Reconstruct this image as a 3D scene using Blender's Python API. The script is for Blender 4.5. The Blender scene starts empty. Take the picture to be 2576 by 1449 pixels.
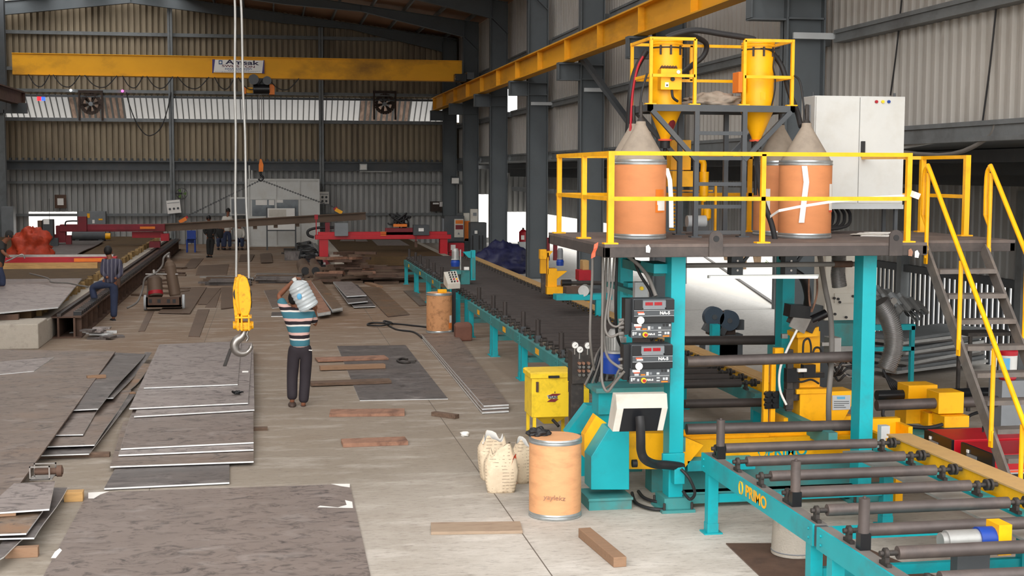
import bpy, math, random
from mathutils import Vector, Matrix, Euler, noise
random.seed(11)
SC=bpy.context.scene; COL=SC.collection
# ---------------------------------------------------------------- camera frame (metres; X right, Y down the hall, Z up)
F=3450.0; CX,CY=1288.0,724.5; H=3.43
_dy=Vector((674.0-CX,CY-432.0,-F)).normalized()
_dx=Vector((1,-.0034,0)); _dx=(_dx-_dx.dot(_dy)*_dy).normalized(); _dz=_dx.cross(_dy)
def ray(px,py):
    c=Vector((px-CX,CY-py,-F)); return c.dot(_dx),c.dot(_dy),c.dot(_dz)
def G(px,py,z=0.0):
    r=ray(px,py); t=(z-H)/r[2]; return Vector((r[0]*t,r[1]*t,z))
def Q(px,py,Y):
    r=ray(px,py); t=Y/r[1]; return Vector((r[0]*t,Y,H+r[2]*t))
def R(px,py,X):
    r=ray(px,py); t=X/r[0]; return Vector((X,r[1]*t,H+r[2]*t))
cam=bpy.data.cameras.new('camera'); co=bpy.data.objects.new('camera',cam); COL.objects.link(co)
cam.sensor_width=36; cam.lens=36*F/2576; cam.clip_end=600; cam.clip_start=.1
_m=Matrix((_dx,_dy,_dz)).to_4x4(); _m.translation=Vector((0,0,H)); co.matrix_world=_m
SC.camera=co
# ---------------------------------------------------------------- materials
def C(r,g,b):
    f=lambda v:(v/255/12.92 if v/255<=.04045 else ((v/255+.055)/1.055)**2.4)
    return (f(r),f(g),f(b),1)
def _n(nt,t,**k):
    n=nt.nodes.new(t)
    for a,v in k.items():
        if a in n.inputs: n.inputs[a].default_value=v
        else: setattr(n,a,v)
    return n
def mat(name,col,rough=.6,metal=0,var=.12,scale=3,dirt=None,amt=.35,dscale=1.4,stretch=(1,1,1),bump=0,trans=0,emit=0,spec=.4,bscale=60):
    m=bpy.data.materials.new(name); m.use_nodes=True; nt=m.node_tree; L=nt.links
    b=nt.nodes['Principled BSDF']; b.inputs['Roughness'].default_value=rough; b.inputs['Metallic'].default_value=metal
    b.inputs['Specular IOR Level'].default_value=spec
    tc=_n(nt,'ShaderNodeTexCoord'); mp=_n(nt,'ShaderNodeMapping'); mp.inputs['Scale'].default_value=stretch
    L.new(tc.outputs['Object'],mp.inputs['Vector'])
    nz=_n(nt,'ShaderNodeTexNoise',Scale=scale,Detail=5.0,Roughness=.6); L.new(mp.outputs[0],nz.inputs['Vector'])
    rp=nt.nodes.new('ShaderNodeValToRGB'); e=rp.color_ramp.elements
    e[0].position=.3; e[1].position=.7
    e[0].color=tuple(c*(1-var) for c in col[:3])+(1,); e[1].color=tuple(min(1,c*(1+var)) for c in col[:3])+(1,)
    L.new(nz.outputs['Fac'],rp.inputs[0]); out=rp.outputs[0]
    if dirt:
        n2=_n(nt,'ShaderNodeTexNoise',Scale=dscale,Detail=8.0,Roughness=.65); L.new(mp.outputs[0],n2.inputs['Vector'])
        r2=nt.nodes.new('ShaderNodeValToRGB'); r2.color_ramp.elements[0].position=.5; r2.color_ramp.elements[1].position=.72
        r2.color_ramp.elements[1].color=(amt,amt,amt,1); L.new(n2.outputs['Fac'],r2.inputs[0])
        mx=nt.nodes.new('ShaderNodeMixRGB'); mx.inputs[2].default_value=dirt
        L.new(r2.outputs[0],mx.inputs[0]); L.new(out,mx.inputs[1]); out=mx.outputs[0]
    L.new(out,b.inputs['Base Color'])
    if bump:
        nb=_n(nt,'ShaderNodeTexNoise',Scale=bscale,Detail=3.0); L.new(tc.outputs['Object'],nb.inputs['Vector'])
        bp=_n(nt,'ShaderNodeBump',Strength=bump,Distance=.02); L.new(nb.outputs['Fac'],bp.inputs['Height']); L.new(bp.outputs[0],b.inputs['Normal'])
    if trans: b.inputs['Transmission Weight'].default_value=trans
    if emit: b.inputs['Emission Color'].default_value=col; b.inputs['Emission Strength'].default_value=emit
    return m
DUST=C(118,104,92)
TEAL=mat('teal_paint',C(8,160,170),.45,var=.06,dirt=C(70,92,90),amt=.45,dscale=2.5)
TEALD=mat('teal_dusty',C(60,134,134),.6,var=.12,dirt=C(95,98,92),amt=.75,dscale=2)
YEL=mat('yellow_paint',C(248,178,4),.42,var=.05,dirt=C(150,96,20),amt=.35,dscale=5)
YELD=mat('yellow_rail_dusty',C(186,150,98),.7,var=.12,dirt=C(140,112,84),amt=.6,dscale=3)
YELC=mat('yellow_crane',C(226,160,6),.6,var=.1,scale=.6,dirt=C(98,66,14),amt=.75,dscale=.5,stretch=(.6,.25,1))
YELE=mat('yellow_box_paint',C(244,206,44),.45,var=.04,dirt=C(150,118,20),amt=.4,dscale=7)
ORG=mat('orange_plastic',C(226,120,30),.5)
DRUM=mat('fibreboard',C(208,136,88),.72,var=.05,scale=4,dirt=C(176,112,74),amt=.3,dscale=3,stretch=(1,1,2.5))
DRUML=mat('fibreboard_pale',C(214,158,112),.75,var=.06,scale=5,dirt=C(160,110,76),amt=.45,dscale=3,stretch=(1,1,3))
DRUMO=mat('fibreboard_old',C(196,142,98),.8,var=.1,scale=6,dirt=C(110,72,44),amt=.7,dscale=9)
ZINC=mat('zinc_ring',C(176,182,184),.35,.75,var=.15,scale=8)
DARK=mat('dark_grey_paint',C(70,74,78),.55,var=.12,dirt=C(96,90,84),amt=.4)
COLM=mat('column_grey',C(86,92,96),.6,var=.1,scale=1,dirt=C(66,66,66),amt=.5,dscale=1)
GIRT=mat('girt_grey',C(110,114,116),.55,var=.12,dirt=C(70,68,66),amt=.6)
BLK=mat('black_rubber',C(34,34,36),.55,var=.2)
BLKS=mat('black_gloss',C(26,27,30),.3,var=.2)
CABLE=mat('grey_cable',C(112,108,104),.6,var=.15)
ROLL=mat('roller_steel',C(88,80,78),.5,.35,var=.18,scale=5,dirt=C(128,112,104),amt=.6,dscale=2,stretch=(1,1,1))
ROLLF=mat('roller_dark',C(66,60,58),.6,.3,var=.15,scale=4)
IRON=mat('cast_iron',C(62,58,56),.6,.4,var=.2,scale=9,dirt=C(110,98,90),amt=.5,dscale=8)
STEEL=mat('bare_steel',C(150,146,142),.35,.8,var=.15,scale=7)
GALV=mat('galvanised',C(168,168,166),.45,.5,var=.12,scale=5)
WHITE=mat('white_enamel',C(202,203,200),.45,var=.03,dirt=C(170,162,146),amt=.35,dscale=1.6)
WHITED=mat('white_panel_dirty',C(198,194,184),.6,var=.05,dirt=C(150,136,116),amt=.45,dscale=3)
PAPER=mat('paper',C(232,230,226),.8,var=.03)
PAPERB=mat('kraft_paper',C(206,188,164),.85,var=.07,scale=6,dirt=C(150,128,104),amt=.5,dscale=5,bump=.5,bscale=18)
RED=mat('red_paint',C(168,22,38),.5,var=.12,dirt=C(90,30,34),amt=.5)
REDL=mat('red_enamel',C(190,20,36),.4,var=.08,dirt=C(128,52,50),amt=.35,dscale=3)
REDD=mat('red_dark',C(120,36,44),.6,var=.15,dirt=C(66,36,36),amt=.6)
SIGR=mat('red_display',C(150,10,24),.2,var=.25,scale=60)
BLUE=mat('blue_motor',C(24,62,148),.4,var=.1,dirt=C(30,40,80),amt=.4)
NAVY=mat('navy_tarp',C(40,42,78),.5,var=.25,scale=5,bump=.6,bscale=7)
RUST=mat('rusty_steel',C(150,112,92),.75,.1,var=.2,scale=6,dirt=C(84,58,48),amt=.8,dscale=4)
RUSTD=mat('dark_rust',C(92,70,58),.75,.1,var=.2,scale=5,dirt=C(60,48,44),amt=.8,dscale=3)
WOOD=mat('timber',C(144,114,90),.8,var=.2,scale=5,dirt=C(110,78,56),amt=.6,dscale=5,stretch=(1,6,6))
WOODD=mat('dark_timber',C(104,84,70),.85,var=.25,scale=6,dirt=C(64,50,44),amt=.7,dscale=4,stretch=(1,5,5))
WOODY=mat('yellow_timber',C(186,146,92),.7,var=.2,scale=4,stretch=(1,8,8))
EDGE=mat('cut_steel_edge',C(214,216,216),.4,.15,var=.12,scale=10)
EDGER=mat('rusty_edge',C(110,92,82),.6,.2,var=.2,scale=8)
CONE=mat('paper_cone',C(150,138,124),.8,var=.08,dirt=C(110,100,92),amt=.5,dscale=5)
SKIN=mat('skin',C(126,80,58),.55,var=.05)
HAIR=mat('hair',C(20,18,18),.6,var=.2,scale=40)
TROU=mat('black_trousers',C(44,38,44),.8,var=.15,scale=8)
JEAN=mat('blue_jeans',C(46,54,78),.85,var=.15,scale=10)
SHOE=mat('shoe_brown',C(74,60,54),.6,var=.15)
CLOTHD=mat('dark_cloth',C(46,46,46),.85,var=.2)
CLOTHW=mat('white_cloth',C(200,196,188),.85,var=.06)
CLAY=mat('brown_sack',C(110,72,58),.7,var=.15,bump=.4,bscale=12)
CONCD=mat('concrete_block',C(178,170,158),.9,var=.12,scale=4,dirt=C(120,112,104),amt=.6,dscale=4,bump=.3)
GREY=mat('grey_plastic',C(120,124,128),.5,var=.1)
GREYL=mat('light_grey_paint',C(178,182,184),.5,var=.08)
TILE=mat('tan_slat',C(84,64,38),.8,var=.2,scale=4,dirt=C(70,52,32),amt=.7,dscale=1.5,bump=.2)
SLAT=mat('torn_slat',C(150,122,78),.8,var=.25,scale=6,dirt=C(84,66,42),amt=.7,dscale=3)
ORT=mat('orange_tarp',C(176,62,36),.6,var=.3,scale=5,bump=.6,bscale=9)
GREEN=mat('leaf',C(96,128,60),.7,var=.3)
BARK=mat('bark',C(120,100,80),.9,var=.3)
EXT=mat('outside_ground',C(206,202,194),.9,var=.06,scale=.4)
EXTW=mat('outside_block_wall',C(214,208,198),.9,var=.06,scale=1)
LBLUE=mat('light_blue',C(90,160,200),.5)
SOOT=mat('sooty_metal',C(58,46,40),.8,var=.3,scale=4)
STAIR=mat('stair_steel',C(104,98,94),.7,.2,var=.2,scale=6,dirt=C(140,126,114),amt=.5,dscale=4)
DECKF=mat('deck_frame',C(74,68,66),.7,.1,var=.15,scale=4,dirt=C(110,98,90),amt=.4,dscale=2)
DECK=mat('deck_steel',C(98,88,84),.75,.1,var=.15,scale=4,dirt=C(130,114,104),amt=.6,dscale=2)
WRED=mat('white_label_red',C(224,90,60),.6,var=.05)
SOIL=mat('navy_paint',C(24,44,92),.5)
def steel(name,c,dirt,amt,seed,rough=.48,st=(1,1.6,1)):
    """mill-scale plate: grey with scuff marks"""
    m=mat(name,c,rough,.35,var=.1,scale=1.2,dirt=dirt,amt=amt,dscale=.9,stretch=st)
    nt=m.node_tree; L=nt.links; b=nt.nodes['Principled BSDF']
    src=b.inputs['Base Color'].links[0].from_socket
    tc=[n for n in nt.nodes if n.type=='TEX_COORD'][0]
    mp=_n(nt,'ShaderNodeMapping'); mp.inputs['Scale'].default_value=(2.2,3.6,1); mp.inputs['Location'].default_value=(seed,seed*2,0); mp.inputs['Rotation'].default_value=(0,0,.5)
    L.new(tc.outputs['Object'],mp.inputs['Vector'])
    nz=_n(nt,'ShaderNodeTexNoise',Scale=1.5,Detail=10.0,Roughness=.7,Distortion=1.6); L.new(mp.outputs[0],nz.inputs['Vector'])
    r=nt.nodes.new('ShaderNodeValToRGB'); r.color_ramp.elements[0].position=.5; r.color_ramp.elements[1].position=.66; r.color_ramp.elements[1].color=(.85,.85,.85,1)
    L.new(nz.outputs['Fac'],r.inputs[0])
    mx=nt.nodes.new('ShaderNodeMixRGB'); mx.inputs[2].default_value=C(54,47,46)
    L.new(r.outputs[0],mx.inputs[0]); L.new(src,mx.inputs[1])
    n3=_n(nt,'ShaderNodeTexNoise',Scale=.8,Detail=7.0,Roughness=.6,Distortion=.5); L.new(mp.outputs[0],n3.inputs['Vector'])
    r3=nt.nodes.new('ShaderNodeValToRGB'); r3.color_ramp.elements[0].position=.55; r3.color_ramp.elements[1].position=.75; r3.color_ramp.elements[1].color=(.5,.5,.5,1); L.new(n3.outputs['Fac'],r3.inputs[0])
    m3=nt.nodes.new('ShaderNodeMixRGB'); m3.inputs[2].default_value=C(176,168,164); L.new(r3.outputs[0],m3.inputs[0]); L.new(mx.outputs[0],m3.inputs[1]); L.new(m3.outputs[0],b.inputs['Base Color'])
    return m
PL1=steel('plate_steel',C(132,119,112),C(146,134,128),.5,1)
PL2=steel('plate_steel_grey',C(152,142,138),C(116,106,102),.5,4)
PL3=steel('plate_steel_brown',C(126,111,101),C(142,112,88),.45,7)
PL4=steel('plate_steel_dark',C(100,94,92),C(118,104,96),.4,9)
PLB=mat('plate_in_back',C(104,86,72),.6,.2,var=.12,scale=2,dirt=C(78,62,52),amt=.6,dscale=1)
PLO=steel('plate_steel_rust',C(128,108,90),C(168,112,60),.6,12)
# ---------------------------------------------------------------- mesh helper
class M:
    def __init__(s): s.v=[]; s.f=[]; s.mi=[]; s.sm=[]
    def add(s,vs,fs,mi=0,sm=False):
        o=len(s.v); s.v+= [tuple(v) for v in vs]
        for f in fs: s.f.append(tuple(i+o for i in f)); s.mi.append(mi); s.sm.append(sm)
        return s
    def box(s,x0,x1,y0,y1,z0,z1,mi=0):
        x0,x1=sorted((x0,x1));y0,y1=sorted((y0,y1));z0,z1=sorted((z0,z1))
        v=[(x0,y0,z0),(x1,y0,z0),(x1,y1,z0),(x0,y1,z0),(x0,y0,z1),(x1,y0,z1),(x1,y1,z1),(x0,y1,z1)]
        return s.add(v,[(3,2,1,0),(4,5,6,7),(0,1,5,4),(1,2,6,5),(2,3,7,6),(3,0,4,7)],mi)
    def ob(s,c,size,rot=(0,0,0),mi=0):
        Rm=Euler(rot).to_matrix(); c=Vector(c); a,b,d=[q/2 for q in size]
        v=[c+Rm@Vector(p) for p in [(-a,-b,-d),(a,-b,-d),(a,b,-d),(-a,b,-d),(-a,-b,d),(a,-b,d),(a,b,d),(-a,b,d)]]
        return s.add(v,[(3,2,1,0),(4,5,6,7),(0,1,5,4),(1,2,6,5),(2,3,7,6),(3,0,4,7)],mi)
    def bar(s,p0,p1,w,h=None,up=(0,0,1),mi=0):
        h=h or w; p0=Vector(p0);p1=Vector(p1); d=(p1-p0).normalized(); u=Vector(up)
        if abs(d.dot(u))>.99: u=Vector((0,1,0))
        a=d.cross(u).normalized(); b=a.cross(d).normalized(); a*=w/2; b*=h/2
        v=[p0-a-b,p0+a-b,p0+a+b,p0-a+b,p1-a-b,p1+a-b,p1+a+b,p1-a+b]
        return s.add(v,[(0,1,2,3),(7,6,5,4),(4,5,1,0),(5,6,2,1),(6,7,3,2),(7,4,0,3)],mi)
    def cyl(s,p0,p1,r0,r1=None,n=14,mi=0,cap=True):
        r1=r0 if r1 is None else r1; p0=Vector(p0);p1=Vector(p1); d=(p1-p0).normalized()
        u=Vector((0,0,1)) if abs(d.z)<.9 else Vector((1,0,0)); a=d.cross(u).normalized(); b=d.cross(a)
        v=[];
        for p,r in((p0,r0),(p1,r1)):
            for i in range(n):
                t=2*math.pi*i/n; v.append(p+a*math.cos(t)*r+b*math.sin(t)*r)
        s.add(v,[(i,(i+1)%n,n+(i+1)%n,n+i) for i in range(n)],mi,True)
        if cap:
            s.add(v[:n],[tuple(reversed(range(n)))],mi); s.add(v[n:],[tuple(range(n))],mi)
        return s
    def lathe(s,prof,c=(0,0,0),n=24,mi=0,axis=None):
        c=Vector(c); v=[]; Rm=Matrix.Identity(3)
        if axis is not None: Rm=Vector((0,0,1)).rotation_difference(Vector(axis)).to_matrix()
        for r,z in prof:
            for i in range(n):
                t=2*math.pi*i/n; v.append(c+Rm@Vector((r*math.cos(t),r*math.sin(t),z)))
        k=len(prof); seg=[[0]]
        for j in range(1,k):
            seg[-1].append(j)
            if j<k-1:
                a=math.atan2(prof[j][1]-prof[j-1][1],prof[j][0]-prof[j-1][0]); b=math.atan2(prof[j+1][1]-prof[j][1],prof[j+1][0]-prof[j][0])
                d=abs((b-a+math.pi)%(2*math.pi)-math.pi)
                if d>.2: seg.append([j])
        for sg in seg:
            vv=[v[j*n+i] for j in sg for i in range(n)]
            s.add(vv,[(j*n+i,j*n+(i+1)%n,(j+1)*n+(i+1)%n,(j+1)*n+i) for j in range(len(sg)-1) for i in range(n)],mi,True)
        s.add(v[:n],[tuple(reversed(range(n)))],mi); s.add(v[-n:],[tuple(range(n))],mi)
        return s
    def tube(s,pts,r,n=8,mi=0,smooth=5):
        pts=[Vector(p) for p in pts]
        if smooth and len(pts)>2:
            q=[]; P=[pts[0]]+pts+[pts[-1]]
            for i in range(1,len(P)-2):
                for k in range(smooth):
                    t=k/smooth; a,b,c,d=P[i-1],P[i],P[i+1],P[i+2]
                    q.append(.5*((2*b)+(c-a)*t+(2*a-5*b+4*c-d)*t*t+(3*b-a-3*c+d)*t**3))
            q.append(pts[-1]); pts=q
        rr=r if callable(r) else (lambda t:r)
        v=[]; k=len(pts); up=Vector((.31,.2,.93))
        for i,p in enumerate(pts):
            d=(pts[min(i+1,k-1)]-pts[max(i-1,0)])
            d=d.normalized() if d.length>1e-9 else Vector((0,0,1))
            a=d.cross(up)
            a=a.normalized() if a.length>.05 else d.cross(Vector((1,0,0))).normalized()
            up=a.cross(d).normalized(); b=up; R_=rr(i/(k-1))
            for j in range(n):
                t=2*math.pi*j/n; v.append(p+a*math.cos(t)*R_+b*math.sin(t)*R_)
        f=[(i*n+j,i*n+(j+1)%n,(i+1)*n+(j+1)%n,(i+1)*n+j) for i in range(k-1) for j in range(n)]
        s.add(v,f,mi,True); s.add(v[:n],[tuple(reversed(range(n)))],mi); s.add(v[-n:],[tuple(range(n))],mi)
        return s
    def ribbon(s,pts,w,t=.003,mi=0,wd=(0,0,1)):
        pts=[Vector(p) for p in pts]; W=Vector(wd)*w/2
        for a,b in zip(pts,pts[1:]):
            n_=(b-a).cross(W).normalized()*t
            s.add([a-W,a+W,b+W,b-W,a-W+n_,a+W+n_,b+W+n_,b-W+n_],[(3,2,1,0),(4,5,6,7),(0,1,5,4),(1,2,6,5),(2,3,7,6),(3,0,4,7)],mi)
        return s
    def prism(s,poly,d,mi=0):
        """poly: list of 3D points (planar), extruded by vector d"""
        d=Vector(d); n=len(poly); v=[Vector(p) for p in poly]+[Vector(p)+d for p in poly]
        return s.add(v,[tuple(reversed(range(n))),tuple(range(n,2*n))]+[(i,(i+1)%n,n+(i+1)%n,n+i) for i in range(n)],mi)
    def ell(s,c,r,n=12,k=8,mi=0,rot=(0,0,0),jit=0):
        c=Vector(c); Rm=Euler(rot).to_matrix(); v=[]
        for j in range(1,k):
            a=math.pi*j/k
            for i in range(n):
                t=2*math.pi*i/n; q=1+(random.random()-.5)*jit
                v.append(c+Rm@Vector((r[0]*math.sin(a)*math.cos(t)*q,r[1]*math.sin(a)*math.sin(t)*q,r[2]*math.cos(a)*q)))
        v+= [c+Rm@Vector((0,0,r[2])),c+Rm@Vector((0,0,-r[2]))]; T=len(v)-2
        f=[(j*n+i,(j+1)*n+i,(j+1)*n+(i+1)%n,j*n+(i+1)%n) for j in range(k-2) for i in range(n)]
        f+=[(T,i,(i+1)%n) for i in range(n)]+[(T+1,(k-2)*n+(i+1)%n,(k-2)*n+i) for i in range(n)]
        return s.add(v,f,mi,True)
    def pb(s,a,b,c,d,Y,dep,mi=0):
        """box whose front face stands at distance Y between two photo corners (a,b)-(c,d), dep metres deep"""
        p=Q(a,b,Y); q=Q(c,d,Y); return s.box(p.x,q.x,Y,Y+dep,q.z,p.z,mi)
    def pbar(s,a,b,c,d,Y,w,Y2=None,mi=0):
        return s.bar(Q(a,b,Y),Q(c,d,Y if Y2 is None else Y2),w,mi=mi)
    def build(s,name,m,parent=None,bevel=0,label=None,kind=None,at=None):
        me=bpy.data.meshes.new(name); off=Vector((0,0,0)); p=parent
        while p is not None: off+=p.location; p=p.parent
        if at is not None: off=Vector(at)
        me.from_pydata([(x-off.x,y-off.y,z-off.z) for x,y,z in s.v],[],s.f)
        ms=m if isinstance(m,(list,tuple)) else [m]
        for q in ms: me.materials.append(q)
        me.polygons.foreach_set('material_index',[min(i,len(ms)-1) for i in s.mi])
        me.polygons.foreach_set('use_smooth',s.sm); me.update()
        o=bpy.data.objects.new(name,me); COL.objects.link(o)
        if parent is not None: o.parent=parent
        elif at is not None: o.location=at
        if bevel:
            bv=o.modifiers.new('bevel','BEVEL'); bv.width=bevel; bv.segments=2; bv.limit_method='ANGLE'; bv.angle_limit=.7
        if label: o['label']=label
        if kind: o['kind']=kind
        return o
def T(name,label,cat,loc=(0,0,0),group=None):
    o=bpy.data.objects.new(name,None); COL.objects.link(o); o.location=loc; o.empty_display_size=.1
    o['label']=label; o['category']=cat
    if group: o['group']=group
    return o
def S(m,name,ma,label,cat,group=None,bevel=0,kind=None):
    n=len(m.v); c=Vector((sum(v[0] for v in m.v)/n,sum(v[1] for v in m.v)/n,min(v[2] for v in m.v)))
    o=m.build(name,ma,at=c,bevel=bevel); o['label']=label; o['category']=cat
    if group: o['group']=group
    if kind: o['kind']=kind
    return o
def ST(m,name,ma,bevel=0):
    o=m.build(name,ma,bevel=bevel); o['kind']='structure'; return o
def dup(o,parent=None,d=(0,0,0)):
    c=o.copy(); COL.objects.link(c)
    if parent is not None: c.parent=parent
    c.location=o.location+Vector(d)
    for ch in list(o.children): dup(ch,c)
    return c
def text(name,s,size,pos,xd,up,ma,parent,ext=.001,sx=1.0,bold=0):
    cu=bpy.data.curves.new(name,'FONT'); cu.body=s; cu.size=size; cu.extrude=ext; cu.align_x='CENTER'; cu.align_y='CENTER'; cu.offset=bold
    o=bpy.data.objects.new(name,cu); COL.objects.link(o)
    dg=bpy.context.evaluated_depsgraph_get(); me=bpy.data.meshes.new_from_object(o.evaluated_get(dg))
    bpy.data.objects.remove(o); x=Vector(xd).normalized(); u=Vector(up); u=(u-u.dot(x)*x).normalized(); n=x.cross(u)
    off=Vector((0,0,0)); p=parent
    while p is not None: off+=p.location; p=p.parent
    mw=Matrix((x*sx,u,n)).transposed().to_4x4(); mw.translation=Vector(pos)-off
    me.transform(mw); me.materials.clear(); me.materials.append(ma)
    q=bpy.data.objects.new(name,me); COL.objects.link(q); q.parent=parent; return q
def skin(name,nodes,edges,ma,parent,sub=2,root=0):
    """nodes: {key:(pos,radius)}; smooth skinned surface"""
    ks=list(nodes); ix={k:i for i,k in enumerate(ks)}; off=Vector((0,0,0)); p=parent
    while p is not None: off+=p.location; p=p.parent
    me=bpy.data.meshes.new(name); me.from_pydata([Vector(nodes[k][0])-off for k in ks],[(ix[a],ix[b]) for a,b in edges],[])
    o=bpy.data.objects.new(name,me); COL.objects.link(o)
    sk=o.modifiers.new('skin','SKIN'); sk.use_smooth_shade=True
    for i,k in enumerate(ks):
        r=nodes[k][1]; r=(r,r) if not isinstance(r,tuple) else r
        o.data.skin_vertices[0].data[i].radius=r; o.data.skin_vertices[0].data[i].use_root=(i==root)
    sb=o.modifiers.new('sub','SUBSURF'); sb.levels=sub; sb.render_levels=sub
    dg=bpy.context.evaluated_depsgraph_get(); m2=bpy.data.meshes.new_from_object(o.evaluated_get(dg)); m2.name=name
    bpy.data.objects.remove(o); m2.materials.clear(); m2.materials.append(ma)
    for pg in m2.polygons: pg.use_smooth=True
    q=bpy.data.objects.new(name,m2); COL.objects.link(q); q.parent=parent; return q
# ---------------------------------------------------------------- setting
WALLT=mat('wall_tan_cladding',C(142,128,106),.6,var=.1,scale=.5,dirt=C(92,78,62),amt=.7,dscale=.35,stretch=(2.5,1,.5))
WALLG=mat('wall_grey_cladding',C(158,158,156),.5,var=.08,scale=.6,dirt=C(100,96,92),amt=.55,dscale=.5,stretch=(2,2,.4))
WALLR=mat('wall_right_cladding',C(178,174,168),.55,var=.07,scale=.6,dirt=C(118,108,96),amt=.55,dscale=.3,stretch=(1,1.5,.5))
ROOFM=mat('roof_sheet',C(150,112,84),.7,var=.1,scale=.5,dirt=C(90,70,54),amt=.6,dscale=.4)
LOUV=mat('louvre_sheet',C(176,176,176),.6,var=.05,scale=1)
LOUVS=mat('louvre_sooty',C(124,104,92),.7,var=.35,scale=2.5,dirt=C(50,38,32),amt=.8,dscale=1.2,stretch=(3,1,.4))
def translucent(m,f):
    nt=m.node_tree; L=nt.links; b=nt.nodes['Principled BSDF']; t=nt.nodes.new('ShaderNodeBsdfTranslucent')
    L.new(b.inputs['Base Color'].links[0].from_socket,t.inputs['Color'])
    mx=nt.nodes.new('ShaderNodeMixShader'); mx.inputs[0].default_value=f
    L.new(b.outputs[0],mx.inputs[1]); L.new(t.outputs[0],mx.inputs[2]); L.new(mx.outputs[0],nt.nodes['Material Output'].inputs[0])
translucent(LOUV,.3); translucent(LOUVS,.25)
def floor_mat():
    m=mat('concrete_floor',C(146,137,125),.82,var=.1,scale=.35,dirt=C(130,116,100),amt=.7,dscale=.22,spec=.25)
    nt=m.node_tree; L=nt.links; b=nt.nodes['Principled BSDF']; src=b.inputs['Base Color'].links[0].from_socket
    tc=[n for n in nt.nodes if n.type=='TEX_COORD'][0]
    sp=nt.nodes.new('ShaderNodeSeparateXYZ'); L.new(tc.outputs['Object'],sp.inputs[0])
    # rust and scale dust trodden into the slab around the cutting tables, cleaner concrete beside the gantry
    mr=_n(nt,'ShaderNodeMapRange'); mr.inputs[1].default_value=14; mr.inputs[2].default_value=34; L.new(sp.outputs['Y'],mr.inputs[0])
    nz=_n(nt,'ShaderNodeTexNoise',Scale=.25,Detail=6.0); L.new(tc.outputs['Object'],nz.inputs['Vector'])
    ad=_n(nt,'ShaderNodeMath',operation='MULTIPLY'); L.new(mr.outputs[0],ad.inputs[0]); L.new(nz.outputs['Fac'],ad.inputs[1])
    a2=_n(nt,'ShaderNodeMath',operation='MULTIPLY'); a2.inputs[1].default_value=1.55; a2.use_clamp=True; L.new(ad.outputs[0],a2.inputs[0])
    m1=nt.nodes.new('ShaderNodeMixRGB'); m1.inputs[2].default_value=C(126,100,78); L.new(a2.outputs[0],m1.inputs[0]); L.new(src,m1.inputs[1])
    # daylight painted into the slab colour in the side bay beyond the columns
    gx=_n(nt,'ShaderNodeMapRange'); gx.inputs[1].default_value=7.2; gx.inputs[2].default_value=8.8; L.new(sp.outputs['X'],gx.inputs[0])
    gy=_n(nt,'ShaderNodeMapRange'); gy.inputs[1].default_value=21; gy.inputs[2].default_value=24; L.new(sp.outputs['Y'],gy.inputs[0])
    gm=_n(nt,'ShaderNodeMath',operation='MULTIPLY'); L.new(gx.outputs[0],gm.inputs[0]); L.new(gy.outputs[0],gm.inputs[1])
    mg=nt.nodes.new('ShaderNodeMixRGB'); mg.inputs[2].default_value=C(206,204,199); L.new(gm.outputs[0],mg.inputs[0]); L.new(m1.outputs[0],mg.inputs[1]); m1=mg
    # pale scoured streaks
    mp=_n(nt,'ShaderNodeMapping'); mp.inputs['Scale'].default_value=(.8,2.6,1); mp.inputs['Rotation'].default_value=(0,0,.12); L.new(tc.outputs['Object'],mp.inputs['Vector'])
    n3=_n(nt,'ShaderNodeTexNoise',Scale=1.1,Detail=9.0,Roughness=.7); L.new(mp.outputs[0],n3.inputs['Vector'])
    r3=nt.nodes.new('ShaderNodeValToRGB'); r3.color_ramp.elements[0].position=.5; r3.color_ramp.elements[1].position=.78; r3.color_ramp.elements[1].color=(.6,.6,.6,1); L.new(n3.outputs['Fac'],r3.inputs[0])
    # spilled white flux powder around the gantry foot
    vd=nt.nodes.new('ShaderNodeVectorMath'); vd.operation='DISTANCE'; vd.inputs[1].default_value=(3.4,11.6,0); L.new(tc.outputs['Object'],vd.inputs[0])
    md=_n(nt,'ShaderNodeMapRange'); md.inputs[1].default_value=4.6; md.inputs[2].default_value=.8; L.new(vd.outputs['Value'],md.inputs[0])
    n5=_n(nt,'ShaderNodeTexNoise',Scale=1.2,Detail=9.0,Roughness=.7); L.new(tc.outputs['Object'],n5.inputs['Vector'])
    m5=_n(nt,'ShaderNodeMath',operation='MULTIPLY'); L.new(md.outputs[0],m5.inputs[0]); L.new(n5.outputs['Fac'],m5.inputs[1])
    m6=_n(nt,'ShaderNodeMath',operation='MULTIPLY_ADD'); m6.inputs[1].default_value=1.5; m6.use_clamp=True; L.new(m5.outputs[0],m6.inputs[0]); L.new(r3.outputs[0],m6.inputs[2])
    m2=nt.nodes.new('ShaderNodeMixRGB'); m2.inputs[2].default_value=C(204,198,190); L.new(m6.outputs[0],m2.inputs[0]); L.new(m1.outputs[0],m2.inputs[1])
    # fine dark flecks
    mp4=_n(nt,'ShaderNodeMapping'); mp4.inputs['Scale'].default_value=(1,3,1); L.new(tc.outputs['Object'],mp4.inputs['Vector'])
    n4=_n(nt,'ShaderNodeTexNoise',Scale=7.0,Detail=6.0,Roughness=.75); L.new(mp4.outputs[0],n4.inputs['Vector'])
    r4=nt.nodes.new('ShaderNodeValToRGB'); r4.color_ramp.elements[0].position=.52; r4.color_ramp.elements[1].position=.72; r4.color_ramp.elements[1].color=(.6,.6,.6,1); L.new(n4.outputs['Fac'],r4.inputs[0])
    m3=nt.nodes.new('ShaderNodeMixRGB'); m3.inputs[2].default_value=C(92,82,76); L.new(r4.outputs[0],m3.inputs[0]); L.new(m2.outputs[0],m3.inputs[1])
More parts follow.
